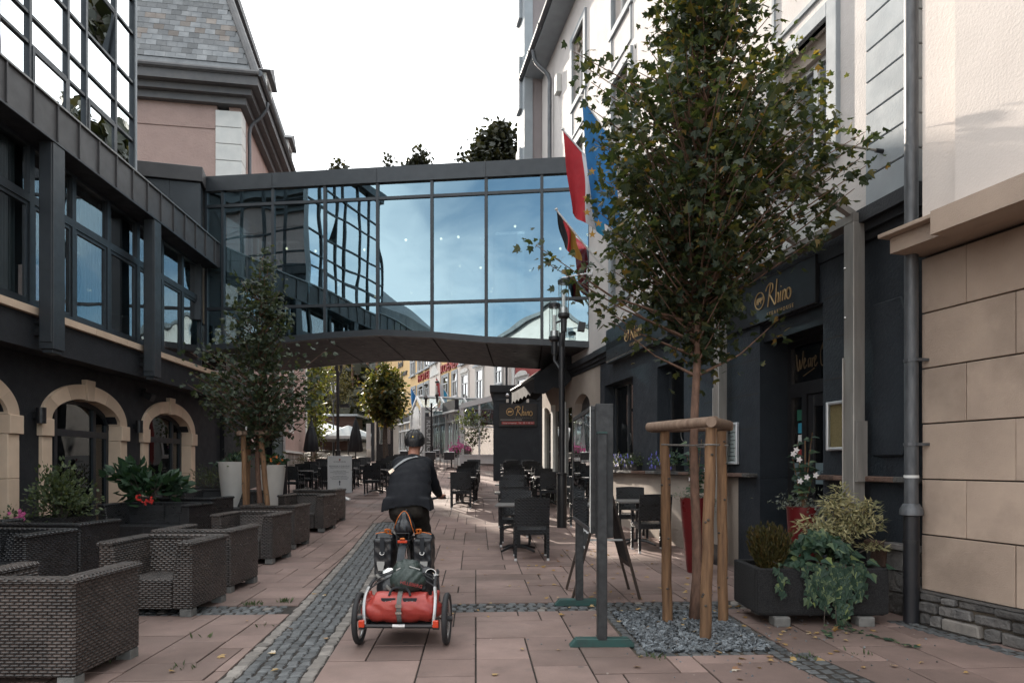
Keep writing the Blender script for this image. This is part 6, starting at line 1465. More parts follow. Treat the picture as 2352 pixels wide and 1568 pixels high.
for k, (px, py) in enumerate(((1357,402),(1345,462),(1346,495),(1358,545),(1372,520))):
    st = MB(); c = Vector((X(px,12.35)-eu.location.x, 12.30-eu.location.y, Z(py,12.35)-eu.location.z)); st.prism([(c.x+(.075 if j % 2 == 0 else .03)*math.sin(j*.628), c.z+(.075 if j % 2 == 0 else .03)*math.cos(j*.628)) for j in range(10)], c.y-.12, c.y-.115); st.build('star', M['flag_gold'], eu)
flag('red white and light blue striped flag hanging left of the blue one', (X(1293,13.3),13.3,Z(298,13.3)), rw(U(13.5),0,6.5), ['flag_red','flag_red','flag_white','flag_cyan'], 1.6, .55, 2)
flag('black red and gold flag hanging lowest near the lamp lanterns', (X(1278,14.2),14.2,Z(482,14.2)), rw(U(14.3),0,5.2), ['flag_black','flag_red','flag_gold'], .75, .32, 3)
def farflag(label, px, py, Y, mats, foot):
    flag(label, (X(px,Y),Y,Z(py,Y)), foot, mats, 1.9, .9, 5)
farflag('small red and white flag on the conservatory roof', 1001, 865, 41, ['flag_red','flag_white','flag_cyan'], (X(1030,41),41,Z(908,41))); farflag('small blue flag left of the conservatory gable', 944, 888, 47, ['flag_blue'], (X(957,47),47,Z(912,47)))
# ------------------------------------------------------------------ far terrace: parasols, hut, kiosk, trees
def parasol(label, px, Y, ztop, r, m_, group='open parasols beyond the footbridge'):
    o = thing('parasol', label, 'parasol', onG(X(px,Y), Y), .3, group); z0 = ztop-gz(Y); n = 8; mb = MB(); vs = [(0,0,z0)]
    for k in range(n): a = k*6.283/n; vs += [(r*math.cos(a), r*math.sin(a), z0-.75), (r*math.cos(a), r*math.sin(a), z0-.93)]
    fs = [(0, 1+2*k, 1+2*((k+1) % n)) for k in range(n)] + [(1+2*k, 2+2*k, 2+2*((k+1) % n), 1+2*((k+1) % n)) for k in range(n)]
    mb.add(vs, fs); mb.build('canopy', m_, o); MB().tube([(0,0,0),(0,0,z0-.05)], .04, 8).build('pole', M['galv'], o); MB().lathe([(.5,0),(.5,.1),(.1,.15)], 12).build('base', M['concrete_pale'], o)
    for k in range(n): a = k*6.283/n; MB().tube([(0,0,z0-.5),(r*.9*math.cos(a),r*.9*math.sin(a),z0-.72)], .015, 4).build('rib', M['galv'], o)
def closed_parasol(label, px, Y, ztop, zbot, r):
    o = thing('closed_parasol', label, 'parasol', onG(X(px,Y), Y), 0, 'closed dark parasols'); g = gz(Y); n = 28; prof = [(.03, ztop-g), (.10, ztop-g-.25), (r*.7, (ztop+zbot)/2-g), (r, zbot-g), (r*.7, zbot-g-.05)]
    mb = MB(); vs = []
    for q, z in prof:
        for j in range(n): t = j*6.283/n; f = 1+.18*math.cos(7*t)*min(1,(ztop-g-z)); vs.append((q*f*math.cos(t), q*f*math.sin(t), z))
    fs = [(i*n+j, i*n+(j+1) % n, (i+1)*n+(j+1) % n, (i+1)*n+j) for i in range(len(prof)-1) for j in range(n)]; mb.add(vs, fs); mb.build('canopy', M['canvas_black'], o, smooth='all'); MB().tube([(0,0,0),(0,0,ztop-g+.1)], .035, 6).build('pole', M['galv'], o)
parasol('pale square parasol behind the others beyond the pink house', 742, 52, Z(968,52), 2.6, M['canvas_white']); parasol('grey open parasol right of the far lamp post', 800, 44, Z(976,44), 2.1, M['canvas_grey']); parasol('grey open parasol half hidden by the pink house corner', 716, 44, Z(978,44), 2.0, M['canvas_grey'])
closed_parasol('closed black parasol next to the pink house corner', 715, 36, Z(962,36), Z(1035,36), .36); closed_parasol('closed black parasol left of the kiosk', 817, 38, Z(958,38), Z(1035,38), .36)
HU = thing('wooden_hut', 'dark brown plank hut under the parasols', 'hut', (X(735,54), 54, gz(54)))
for k in range(14): bx(HU, 'plank', M['hut_wood'], 0, X(815,54)-X(735,54), -.03+.004*(k % 2), .1, .02+k*.19, .195+k*.19)
bx(HU, 'core', M['interior'], 0.05, X(815,54)-X(735,54)-.05, .11, 3, 0, 2.6); bx(HU, 'roof', M['canvas_grey'], -.3, X(815,54)-X(735,54)+.3, -.4, 3.2, 2.7, 2.85)
KI = thing('kiosk', 'grey kiosk with curved roof and oval windows behind the small tree', 'kiosk', onG(X(840,40), 40)); kw = X(903,40)-X(840,40); g = gz(40)
pts = [(-.12+(kw+.24)*k/10, 2.62+.28*math.sin(math.pi*k/10)) for k in range(11)]; MB().prism(pts, -.15, 2.2).build('curved_roof', M['stone_white'], KI); k1 = MB(); hole_wall(k1, .62, kw, .0, 2.6, 0, .06, [(.78, kw-.16, 1.0, 2.2)]); k1.build('wall', M['galv'], KI); bx(KI, 'pane', M['glass_far'], .78, kw-.16, .02, .03, 1.0, 2.2)
bx(KI, 'poster', M['paper'], .04,.30,-.02,.0,.7,2.2); bx(KI, 'pillar', M['metal_dark'], .34,.50,-.1,.1,.0,2.7); bx(KI, 'inner_wall', M['stone_white'], 0, kw, 1.9, 2.0, 0, 2.6); bx(KI, 'shelf', M['stone_white'], 0.0,.62,.3,.9,0,.9)
tree('round_street_tree', 'small round-headed street tree with russet tips beside the kiosk', (X(885,36), 36, gz(36)), 2.6, .16, [(2.6,.4),(2.8,1.05),(3.2,1.28),(3.8,1.28),(4.3,1.10),(4.8,.7),(5.2,.2)], 170, 22, .26, 'oval', M['leaf_round'], M['bark_dark'], 12, spread=.22)
tree('yellow_green_tree', 'yellow-green tree rising behind the corner of the pink house', (X(722,42), 42, gz(42)), 2.2, .14, [(1.0,.6),(1.8,1.1),(3.0,.8),(4.2,1.0),(5.4,1.1),(6.4,.6)], 90, 20, .26, 'oval', M['leaf_lime'], M['bark_dark'], 14, spread=.28)
tree('pale_larch', 'pale feathery conifer on the wooded slope beyond the parasols', (X(772,66), 66, 3.0), 1.5, .2, [(.8,1.6),(3,2.6),(6,1.9),(8.5,.9),(10,.2)], 200, 26, .34, 'lance', M['leaf_larch'], M['bark_dark'], 15, spread=.4)
bush('low_juniper', 'low spreading juniper at the corner of the pink house', (X(728,32), 32, gz(32)), (1.0,.6,.45), 900, .14, 'lance', M['leaf_heath'], 16)
bush('standard_rose', 'bushy standard plant in front of the conservatory bay', (X(1083,34), 34, gz(34)+1.3), (.75,.6,.75), 420, .14, 'oval', M['leaf_shrub'], 17)
MB().tube([(X(1091,34),34,gz(34)),(X(1088,34),34,gz(34)+2)], .035, 6)
FB = bush('flower_trough', 'trough of pink and red flowers before the conservatory', (X(1048,33.2), 33.2, gz(33)+.75), (.42,.25,.22), 200, .09, 'oval', M['leaf_shrub'], 18, 'flowers', flowers=(M['petal_pink'], [(.15,-.2,.35,.13,40,.06),(-.2,-.2,.25,.1,26,.05)]))
fm = MB(); r_ = random.Random(99)
for k in range(9000):
    y = 64 + 66*r_.random()**1.6; x = r_.uniform(-.40*y-6, 12) if y < 90 else r_.uniform(-48, 24)
    z = hillz(x, y) + r_.uniform(-.2, 2.6)*(1 if r_.random() < .8 else 1.8)
    leaf(fm, Vector((x, y, z)), rvec(r_)+Vector((0,-.4,-.3)), Vector((0,-.7,.7))+rvec(r_)*.5, r_.uniform(.9,1.9), 'clump', .2)
for k in range(5200):
    y = 66 + 70*r_.random(); x = r_.uniform(14, 109); z = hillz(x, y) + r_.uniform(-.2, 4.5)
    leaf(fm, Vector((x, y, z)), rvec(r_)+Vector((0,-.4,-.3)), Vector((-.5,-.6,.6))+rvec(r_)*.5, r_.uniform(1.6,3.2), 'clump', .2)
w = nouv(fm, 'hillside_wood', M['leaf_wood'], None, 'stuff'); tag(w, 'dense dark wood covering the hillside beyond the street', 'wood')
for k in range(12):
    px = 925-k*19-r_.uniform(0,9); Y = r_.uniform(66,72); x = X(px,Y); o = MB().tube([(0,0,-.5),(.1,0,5),(r_.uniform(-.4,.4),0,11)], [.16,.13,.08], 6).build('bare_trunk', M['bark'], None, loc=(x, Y, hillz(x,Y))); tag(o, 'pale bare trunk in the dark wood, ' + ('rightmost of them', 'second from the right', 'third from the right', 'fourth from the right', 'fifth from the right', 'sixth from the right', 'sixth from the left', 'fifth from the left', 'fourth from the left', 'third from the left', 'second from the left', 'leftmost of them')[k], 'tree trunk', 'trunks in the hillside wood')
for nm, px, Y, ytop, wd, nt, sd in (('large round-headed tree on the skyline beside the tall house', 1145, 100, 288, 6.4, 430, 41), ('thin leaning tree on the skyline above the footbridge middle', 893, 112, 352, 1.6, 26, 42), ('small tree on the skyline right of the leaning one', 962, 112, 340, 2.4, 70, 43), ('low tree on the skyline next to the pink house eaves', 705, 112, 372, 1.9, 40, 44), ('sparse tree on the skyline left of the leaning one', 780, 112, 368, 1.7, 30, 45)):
    x = X(px, Y); zb_ = hillz(x, Y)-.3; H = Z(ytop, Y)-zb_
    tree('skyline_tree', nm, (x, Y, zb_), H*.45, .22, [(H*.42,wd*.6),(H*.62,wd),(H*.8,wd*.8),(H*.95,wd*.4),(H,.1)], nt, 20, .62, 'clump', M['leaf_wood'], M['bark_dark'], sd, spread=.7, group='trees on the skyline')
# ------------------------------------------------------------------ houses behind the camera (seen in the bridge glass)
WH = thing('white_gabled_house', 'white gabled house with slate roof mirrored in the footbridge glass', 'house', (-6.2, -21, 0))
wh = [(-3.2,-2.2,8.0,9.6),(-.6,.6,8.0,9.6),(2.2,3.2,8.0,9.6),(1.0,2.2,11.2,12.2)]
mb = MB(); hole_wall(mb, -5.6, 5.6, 0, 11.0, -.4, 0, wh[:3]); mb.prism([(-5.6,11.001),(5.6,11.001),(0,14.0)], -.4, 0); mb.build('gable_wall', M['render_white'], WH)
for a, b, c, d in wh: f = MB(); hole_wall(f, a, b, c, d, -.02, .05, [(a+.12,(a+b)/2-.04,c+.1,d-.1),((a+b)/2+.04,b-.12,c+.1,d-.1)]); f = f.build('window_frame', M['trim_grey'], WH); bx(f, 'pane', M['glass_dark'], a, b, -.01, 0, c, d)
for s in (-1, 1): MB().prism([(s*6.1,10.75),(s*6.1,11.0),(0,14.35),(0,14.05)][::s], -9, .35).build('roof_slope', M['slate'], WH)
LR = frame('slate_roof_block', 'low slate roofed rear part of the charcoal building on the left', 'building', (-6.5, 0), (-.053, 1))
MB().prism([(.2,6.99),(.2,7.4),(3.2,9.6),(6,9.6),(6,6.99)], 3.0, 8.5, 'x').build('roof', M['slate'], LR); bx(LR, 'wall', M['charcoal'], 3.0, 3.55, .4, 6, 0, 6.98)
# ------------------------------------------------------------------ litter
lt = MB(); r_ = random.Random(13)
for k in range(260):
    if k < 110: x, y = r_.gauss(1.9,.75), r_.gauss(5.7,.7)
    elif k < 190: x, y = r_.uniform(.2,2.4), r_.uniform(7,11)
    else: x, y = r_.uniform(-2.6,2.8), r_.uniform(4.4,13)
    if x > 3.3: continue
    leaf(lt, Vector((x, y, gz(y)+.012)), Vector((r_.gauss(0,1), r_.gauss(0,1), .12)), Vector((r_.gauss(0,.25), r_.gauss(0,.25), 1)), r_.uniform(.03,.065), 'maple', r_.uniform(-.3,.4))
nouv(lt, 'fallen_leaves', M['leaf_litter'], None, 'stuff')
we = MB()
for (x, y, n_) in ((-2.62,6.9,40),(-2.35,7.05,40),(-2.9,5.0,26),(-2.3,4.75,12),(-2.55,5.6,10),(-2.2,6.0,8),(1.03,5.0,16),(2.15,5.0,18),(2.6,5.1,14),(-3.0,4.85,16)):
    for k in range(n_): leaf(we, Vector((x+r_.gauss(0,.05), y+r_.gauss(0,.03), gz(y))), Vector((r_.gauss(0,.6), r_.gauss(0,.6), 1)), rvec(r_), r_.uniform(.025,.07), 'lance')
nouv(we, 'joint_weeds', M['leaf_shrub'], None, 'stuff')
# ------------------------------------------------------------------ bicycle
BX, BY = -1.02, 6.55
BK = thing('bicycle', 'black touring bicycle ridden away from us with mudguard and rear rack', 'bicycle', (BX, BY, 0))
def circ(c, r, n=28, a0=0, a1=2*math.pi, x=0): return [(x, c[0]+r*math.cos(a0+(a1-a0)*k/n), c[1]+r*math.sin(a0+(a1-a0)*k/n)) for k in range(n+1)]
def wheel(par, c, r, x=0, tw=.024, lean=0):
    w = MB().tube(circ(c, r-tw, x=x), tw, 10, cap=False).build('wheel', M['rubber'], par, smooth='all')
    MB().tube(circ(c, r-2*tw-.008, x=x), .011, 8, cap=False).build('rim', M['alu'], w, smooth='all')
    s = MB()
    for k in range(18): a = k*6.283/18; s.tube([(x+(.025 if k % 2 else -.025), c[0], c[1]), (x, c[0]+(r-2*tw-.01)*math.cos(a), c[1]+(r-2*tw-.01)*math.sin(a))], .0016, 4)
    s.build('spokes', M['chrome'], w); MB().tube([(x-.045, c[0], c[1]), (x+.045, c[0], c[1])], .022, 10).build('hub', M['black_metal'], w)
    return w
wheel(BK, (0, .35), .35); wheel(BK, (1.08, .35), .35)
fr = MB()
for a, b, r in (((0,.42,.28),(0,.28,.80),.018),((0,.42,.28),(0,.98,.62),.022),((0,.30,.74),(0,.95,.74),.018),((0,.95,.80),(0,1.0,.58),.02),((.06,0,.35),(.02,.42,.28),.010),((-.06,0,.35),(-.02,.42,.28),.010),((.06,0,.35),(.015,.30,.74),.009),((-.06,0,.35),(-.015,.30,.74),.009),((.06,1.0,.58),(.06,1.08,.35),.013),((-.06,1.0,.58),(-.06,1.08,.35),.013),((0,.28,.80),(0,.24,.98),.014)): fr.tube([a, b], r, 8)
fr.build('frame', M['black_metal'], BK, smooth=True)
mg = MB(); pts = circ((0,.35), .375, 26, R(15), R(215))
for k in range(len(pts)-1):
    (x, y0, z0), (_, y1, z1) = pts[k], pts[k+1]; n0, n1 = (Vector((0,y0,z0-.35)).normalized(), Vector((0,y1,z1-.35)).normalized())
    c0 = [Vector((s*.035, y0, z0)) - n0*(.012*abs(s)) for s in (-1,-.5,0,.5,1)]; c1 = [Vector((s*.035, y1, z1)) - n1*(.012*abs(s)) for s in (-1,-.5,0,.5,1)]
    for q in range(4): mg.quad(c0[q], c0[q+1], c1[q+1], c1[q])
mg.build('mudguard', M['metal_dark'], BK, smooth='all')
sd = MB(); sd.ball((0,.16,1.0), (.085,.10,.028), 14, 8); sd.capsule((0,.2,1.0), (0,.40,.995), .05, .022); remeshed(sd, .008, 'saddle', M['pvc_black'], BK)
MB().tube(smoothline([(-.30,.80,1.06),(-.26,.86,1.07),(-.1,.94,1.04),(.1,.94,1.04),(.26,.86,1.07),(.30,.80,1.06)]), .013, 8).build('handlebar', M['black_metal'], BK); MB().tube([(0,.94,1.04),(0,.95,.80)], .016, 8).build('stem', M['black_metal'], BK)
rk = MB()
for s in (-1, 1):
    rk.tube([(s*.06,-.18,.71),(s*.06,.22,.71)], .006, 6); rk.tube([(s*.06,-.16,.71),(s*.07,0,.36)], .006, 6); rk.tube([(s*.06,.1,.71),(s*.07,0,.36)], .006, 6); rk.tube([(s*.062,-.19,.78),(s*.05,-.19,.66),(0,-.19,.62)], .004, 5)
for y in (-.18, 0, .2): rk.tube([(-.06,y,.71),(.06,y,.71)], .006, 6)
rk.tube([(-.062,-.19,.78),(.062,-.19,.78)], .004, 5); rk.build('rack', M['galv'], BK)
bx(BK, 'rear_reflector', M['reflector_red'], -.045,.045,-.205,-.19,.69,.715, bevel=.003); bx(BK, 'rear_lamp', M['orange'], -.022,.022,-.207,-.19,.722,.738, bevel=.004)
for s, z in ((1, .14), (-1, .46)): 
    c = MB(); c.tube([(s*.07,.42,.28),(s*.085,.42+.03*s,z)], .011, 6); c.box(s*.13-.045, s*.13+.045, .37+.03*s, .47+.03*s, z-.012, z+.012); c.build('pedal', M['black_metal'], BK)
def pannier(label, s):
    o = thing('pannier', label, 'pannier', (BX+s*.185, BY-.04, .385), 0, 'black panniers on the rear rack')
    mb = MB(); w0, w1 = .10, .085
    mb.hexa([(-w0*.8,-.15,0),(w0*.8,-.15,0),(w0*.8,.15,0),(-w0*.8,.15,0)], [(-w1,-.16,.34),(w1,-.16,.34),(w1,.16,.34),(-w1,.16,.34)]); mb.ball((0,0,.05), (w0*.95,.15,.06)); mb.ball((0,-.02,.2), (w0*1.08,.15,.15)); mb.capsule((-w1*.6,0,.35), (w1*.6,0,.35), .045, .045)
    remeshed(mb, .011, 'bag', M['pvc_black'], o, 5, lambda c: .004*math.sin(c.z*60+c.x*40)*math.sin(c.x*50+1)); 
    MB().tube(smoothline([(-w1*.9,-.09,.385),(0,-.1,.40),(w1*.9,-.09,.38)]), .004, 6).build('trim_strip', M['orange'], o)
    MB().prism([(s*.015-.035,.11),(s*.015-.022,.05),(s*.015+.022,.05),(s*.015+.035,.11),(s*.015+.035,.135),(s*.015-.035,.135)], -.172, -.166).build('reflector_patch', M['reflector_grey'], o)
    MB().tube(smoothline([(-.018,-.172,.225),(-.018,-.185,.205),(0,-.187,.198),(.018,-.185,.205),(.018,-.172,.225)]), .003, 5).build('d_ring', M['chrome'], o); bx(o, 'front_strap', M['canvas_black'], -.02,.02,-.175,-.168,.17,.36)
    l = MB(); l.tube(smoothline([(-s*.05,-.06,.38),(-s*.06,-.10,.42),(-s*.02,-.12,.425),(-s*.03,-.09,.39)]), .007, 6, sx=1.6); l.build('strap_loop', M['orange'], o)
pannier('left black roll-top pannier with orange strap', -1); pannier('right black roll-top pannier with orange strap', 1)
RP = thing('rack_sack', 'small black sack tied with orange cord on the rear rack', 'bag', (BX+.0, BY-.06, .72))
mb = MB(); mb.ball((0,0,.10), (.10,.13,.095)); mb.ball((0,.02,.17), (.065,.09,.09)); mb.capsule((0,.03,.20), (.01,.05,.255), .035, .018)
remeshed(mb, .009, 'sack', M['pvc_black'], RP, 4, lambda c: .004*math.sin(math.atan2(c.y, c.x)*9+c.z*30)); MB().tube(smoothline([(-.09,-.05,.10),(-.05,-.085,.2),(.0,-.05,.262),(.045,-.06,.22),(.075,-.09,.14),(.095,-.06,.06)]), .0035, 6).build('orange_cord', M['orange'], RP)

# ------------------------------------------------------------------ rider
PR = thing('person', 'cyclist in dark jacket, brown trousers and black helmet riding away with a grey shoulder strap', 'person', (BX, BY, 0))
sk = MB()
sk.ball((0,.2,1.0), (.15,.12,.12)); sk.ball((0,.33,1.25), (.15,.11,.2)); sk.capsule((-.14,.46,1.42), (.14,.46,1.42), .055, .055); sk.capsule((0,.5,1.45), (0,.58,1.60), .062, .060)
sk.ball((0,.625,1.665), (.076,.098,.108), 14, 10); sk.ball((0,.66,1.62), (.062,.075,.075)); sk.ball((0,.735,1.655), (.014,.02,.022)); sk.ball((0,.70,1.57), (.035,.03,.03))
for s in (-1, 1):
    sk.ball((s*.080,.62,1.645), (.012,.022,.034)); sk.capsule((s*.15,.46,1.42), (s*.205,.60,1.22), .05, .042); sk.capsule((s*.205,.60,1.22), (s*.235,.79,1.09), .04, .030)
    sk.capsule((s*.10,.2,.96), (s*.115,.50 if s > 0 else .60,.64 if s > 0 else .82), .08, .055); sk.capsule((s*.115,.50 if s > 0 else .60,.64 if s > 0 else .82), (s*.125,.41,.24 if s > 0 else .54), .05, .035)
    # hand closed round the grip: palm, four bent fingers, thumb
    sk.ball((s*.265,.825,1.082), (.028,.040,.022))
    for j in range(4):
        x = s*(.240+.018*j); sk.capsule((x,.845,1.092), (x,.888,1.088), .0095, .009, 6); sk.capsule((x,.888,1.088), (x,.893-.004*j,1.058), .009, .008, 6); sk.capsule((x,.893-.004*j,1.058), (x,.868,1.046), .008, .007, 6)
    sk.capsule((s*.238,.815,1.078), (s*.222,.85,1.055), .011, .009, 6); sk.capsule((s*.222,.85,1.055), (s*.228,.878,1.048), .009, .008, 6)
    sk.capsule((s*.125,.41,.20 if s > 0 else .50), (s*.125,.52,.175 if s > 0 else .475), .035, .03)
body = remeshed(sk, .0085, 'body', M['skin'], PR, 3)
hr = MB(); hr.ball((0,.600,1.675), (.081,.092,.108), 14, 10); hr.box(-.2,.2,.4,.8,1.4,1.602) if 0 else None
hm = remeshed(hr, .010, 'hair', M['hair'], PR, 2)
import mathutils
bmx = bmesh.new(); bmx.from_mesh(hm.data); bmesh.ops.bisect_plane(bmx, geom=bmx.verts[:]+bmx.edges[:]+bmx.faces[:], plane_co=(0,.62,1.605), plane_no=(0,-.35,-1), clear_outer=True); bmesh.ops.bisect_plane(bmx, geom=bmx.verts[:]+bmx.edges[:]+bmx.faces[:], plane_co=(0,.665,1.6), plane_no=(0,1,-.2), clear_outer=True); bmx.to_mesh(hm.data); bmx.free()
jk = MB(); JB = []
for c, r in (((0,.15,1.02),(.235,.165,.06)),((0,.17,1.08),(.235,.168,.10)),((0,.22,1.17),(.226,.165,.11)),((0,.28,1.26),(.216,.16,.11)),((0,.34,1.34),(.205,.145,.10)),((0,.40,1.41),(.185,.12,.08)),((0,.49,1.49),(.078,.072,.045))): jk.ball(c, r, 16, 8); JB.append((c, r))
for (c0, r0), (c1, r1) in zip(JB[:-1], JB[1:-1]):
    for q_ in (.25, .5, .75): jk.ball([a+(b-a)*q_ for a, b in zip(c0, c1)], [a+(b-a)*q_ for a, b in zip(r0, r1)], 16, 8)
jk.capsule((-.130,.455,1.435), (.130,.455,1.435), .075, .075); jk.hexa([(-.255,.0,.93),(.255,.0,.93),(.25,.30,.95),(-.25,.30,.95)], [(-.225,.02,1.10),(.225,.02,1.10),(.225,.32,1.10),(-.225,.32,1.10)])
for s in (-1, 1):
    jk.capsule((s*.150,.45,1.41), (s*.208,.58,1.20), .074, .062); jk.capsule((s*.208,.58,1.20), (s*.232,.765,1.105), .061, .046)
def jfold(c):
    w = 0
    if c.z < 1.46 and abs(c.x) < .26:
        for z0, amp, wd, ph in ((1.335,.003,.022,.3),(1.255,.005,.024,1.6)):
            zz_ = z0 + .030*math.sin(c.x*6+ph) - .25*c.x*c.x*4*.1; w += amp*math.exp(-((c.z-zz_)/wd)**2)*(.5+.5*math.cos(c.x*5+ph*2)) - amp*.6*math.exp(-((c.z-zz_+.03)/wd)**2)
        w += .006*math.sin(c.x*26 + c.z*5 + 1.2*math.sin(c.z*20))*max(0, min(1, (1.16-c.z)/.12))
    if abs(c.x) > .2 and c.z > 1.1: w += .004*math.sin(c.z*60+c.y*40+3*math.sin(c.y*17))
    return w
jacket = remeshed(jk, .0095, 'jacket', M['jacket'], PR, 30, jfold)
bmx = bmesh.new(); bmx.from_mesh(jacket.data)
dl = [v for v in bmx.verts if v.co.z < 1.015 - .05*min(1, (abs(v.co.x)/.22)**4) + .012*math.sin(v.co.x*11)]; bmesh.ops.delete(bmx, geom=dl, context='VERTS'); bmx.to_mesh(jacket.data); bmx.free()
tr = MB(); tr.ball((0,.17,.985), (.175,.155,.10), 14, 8); tr.ball((-.07,.13,.97), (.11,.12,.10)); tr.ball((.07,.13,.97), (.11,.12,.10))
for s in (-1, 1):
    kn = Vector((s*.118, .50 if s > 0 else .60, .64 if s > 0 else .82)); an = Vector((s*.125, .41, .27 if s > 0 else .57)); tr.capsule((s*.095,.19,.95), kn, .108, .078); tr.capsule(kn, an, .075, .062)
remeshed(tr, .011, 'trousers', M['trousers'], PR, 5, lambda c: .0045*math.sin(c.z*55+c.x*30)*math.sin(c.x*24+c.y*20))
for s, z in ((1, .155), (-1, .475)): sh = MB(); sh.capsule((s*.127,.38,z+.035), (s*.13,.55,z+.025), .045, .036); sh.ball((s*.127,.39,z+.06), (.045,.05,.05)); remeshed(sh, .009, 'shoe', M['black_metal'], PR, 3)
# helmet: shell with flat dark patches for the shade of vent slots, rear dial, straps
hs_ = MB(); n_, m2 = 28, 12
shell = MB(); c = Vector((0,.605,1.668)); rx, ry, rz = .104, .138, .118
for i in range(m2+1):
    ph = math.pi/2*(i/m2)*1.22
    for j in range(n_):
        t = 2*math.pi*j/n_; k = 1+.05*(abs(math.sin(t*2))**.6)*math.sin(min(ph, 1.57)); zc = math.cos(ph)
        shell.v.append((c.x+rx*k*math.sin(ph)*math.cos(t), c.y+ry*k*math.sin(ph)*math.sin(t), c.z+rz*zc*(1.0) - (.018*math.sin(-t) if i == m2 else 0)))
shell.f = [(i*n_+j, (i+1)*n_+j, (i+1)*n_+(j+1) % n_, i*n_+(j+1) % n_) for i in range(m2) for j in range(n_)]
HL = shell.build('helmet', M['helmet'], PR, smooth='all')
def onshell(th, ph, up=.004):
    k = 1+.05*(abs(math.sin(th*2))**.6)*math.sin(min(ph,1.57)); return Vector((c.x+(rx*k+up)*math.sin(ph)*math.cos(th), c.y+(ry*k+up)*math.sin(ph)*math.sin(th), c.z+(rz+up)*math.cos(ph)))
def patch(name, m, pts): MB().quad(*[onshell(R(a), R(b)) for a, b in pts]).build(name, m, HL)
for a0 in (-90,): patch('vent_shade_patch', M['interior'], [(a0-16,62),(a0+16,62),(a0+22,48),(a0-22,48)]); patch('vent_shade_patch', M['interior'], [(a0-20,36),(a0+20,36),(a0+30,22),(a0-30,22)])
for a0 in (-62, -118): patch('vent_shade_patch', M['interior'], [(a0-7,54),(a0+7,54),(a0+6,20),(a0-6,20)])
for a0 in (-20, -160): patch('vent_shade_patch', M['interior'], [(a0-9,74),(a0+9,74),(a0+8,48),(a0-8,48)])
for a0 in (-78, -102, -40, -140): MB().tube([onshell(R(a0),R(b),.003) for b in range(16,88,8)], .006, 6).build('rib', M['helmet'], HL, smooth='all')
for a0 in (-48, -132): patch('vent_shade_patch', M['interior'], [(a0-8,84),(a0+8,80),(a0+7,58),(a0-9,60)])
MB().tube([onshell(R(-90),R(72),.0), onshell(R(-90),R(72),.006)], .008, 10).build('emblem_dot', M['yellow_dot'], HL)
MB().tube([(0,.478,1.612),(0,.470,1.610)], .013, 10).build('fit_dial', M['black_metal'], HL); MB().tube(smoothline([(-.085,.60,1.62),(-.06,.505,1.612),(0,.478,1.612),(.06,.505,1.612),(.085,.60,1.62)]), .007, 6).build('cradle', M['black_metal'], HL)
for s in (-1, 1): MB().tube(smoothline([(s*.088,.56,1.64),(s*.088,.60,1.585),(s*.05,.66,1.54)]), .005, 5).build('chin_strap', M['black_metal'], HL)
def ribbon(par, name, m, surf, pts, half, lift=.006):
    mb = MB(); P = []
    for p in pts:
        ok, loc, nor, _ = surf.closest_point_on_mesh(Vector(p)); P.append((loc + nor*lift, nor))
    for i, (p, n) in enumerate(P):
        d = (P[min(i+1,len(P)-1)][0]-P[max(i-1,0)][0]).normalized(); s = d.cross(n).normalized()*half; mb.v += [tuple(p-s), tuple(p+s)]
    mb.f = [(2*i,2*i+1,2*i+3,2*i+2) for i in range(len(P)-1)]; return mb.build(name, m, par, smooth='all')
ribbon(PR, 'shoulder_strap', M['strap_grey'], jacket, smoothline([(.055,.40,1.535),(0,.34,1.52),(-.08,.29,1.47),(-.14,.27,1.40),(-.175,.26,1.35)]), .019, .009); ribbon(PR, 'strap_tail', M['black_metal'], jacket, smoothline([(-.175,.26,1.35),(-.21,.27,1.28),(-.22,.3,1.2)]), .013, .008)
ok, loc, nor, _ = jacket.closest_point_on_mesh(Vector((-.175,.26,1.35))); MB().box(-.028,.028,-.006,.006,-.016,.016, Matrix.Translation(loc+nor*.012) @ Matrix.Rotation(R(-35),4,'Y')).build('strap_buckle', M['chrome'], PR)

# ------------------------------------------------------------------ trailer and its load
TX, TY = -.860, 5.40
TR = thing('bicycle_trailer', 'two-wheeled touring trailer with silver side hoops behind the bicycle', 'trailer', (TX, TY, 0), -.02)
for s in (-1, 1): wheel(TR, (0,.205), .205, s*.345, .022); MB().tube([(s*.27,0,.205),(s*.33,0,.205)], .010, 6).build('axle_stub', M['chrome'], TR)
MB().tube([(-.275,-.18,.185),(.275,-.18,.185)], .015, 10).build('rear_bar', M['black_metal'], TR); MB().tube([(-.05,-.18,.185),(.045,-.18,.185)], .0165, 10).build('silver_sleeve', M['alu'], TR)
for s in (-1, 1):
    MB().tube(smoothline([(s*.262,-.18,.20),(s*.272,-.17,.30),(s*.272,-.13,.40),(s*.258,-.06,.46)]), .0135, 8).build('side_hoop', M['alu'], TR); MB().tube(smoothline([(s*.258,-.06,.46),(s*.245,.08,.50),(s*.235,.30,.52),(s*.2,.55,.50)]), .013, 8).build('top_rail', M['black_metal'], TR)
    MB().tube([(s*.2,.55,.50),(s*.22,.5,.24)], .012, 6).build('front_hoop', M['black_metal'], TR); MB().tube([(s*.27,-.18,.185),(s*.25,.5,.22)], .013, 8).build('floor_rail', M['black_metal'], TR)
    MB().box(s*.283-.022,s*.283+.022,-.215,-.185,.18,.235).build('tail_light', M['reflector_red'], TR, bevel=.005); MB().box(s*.283-.026,s*.283+.026,-.185,-.165,.16,.245).build('light_bracket', M['black_metal'], TR)
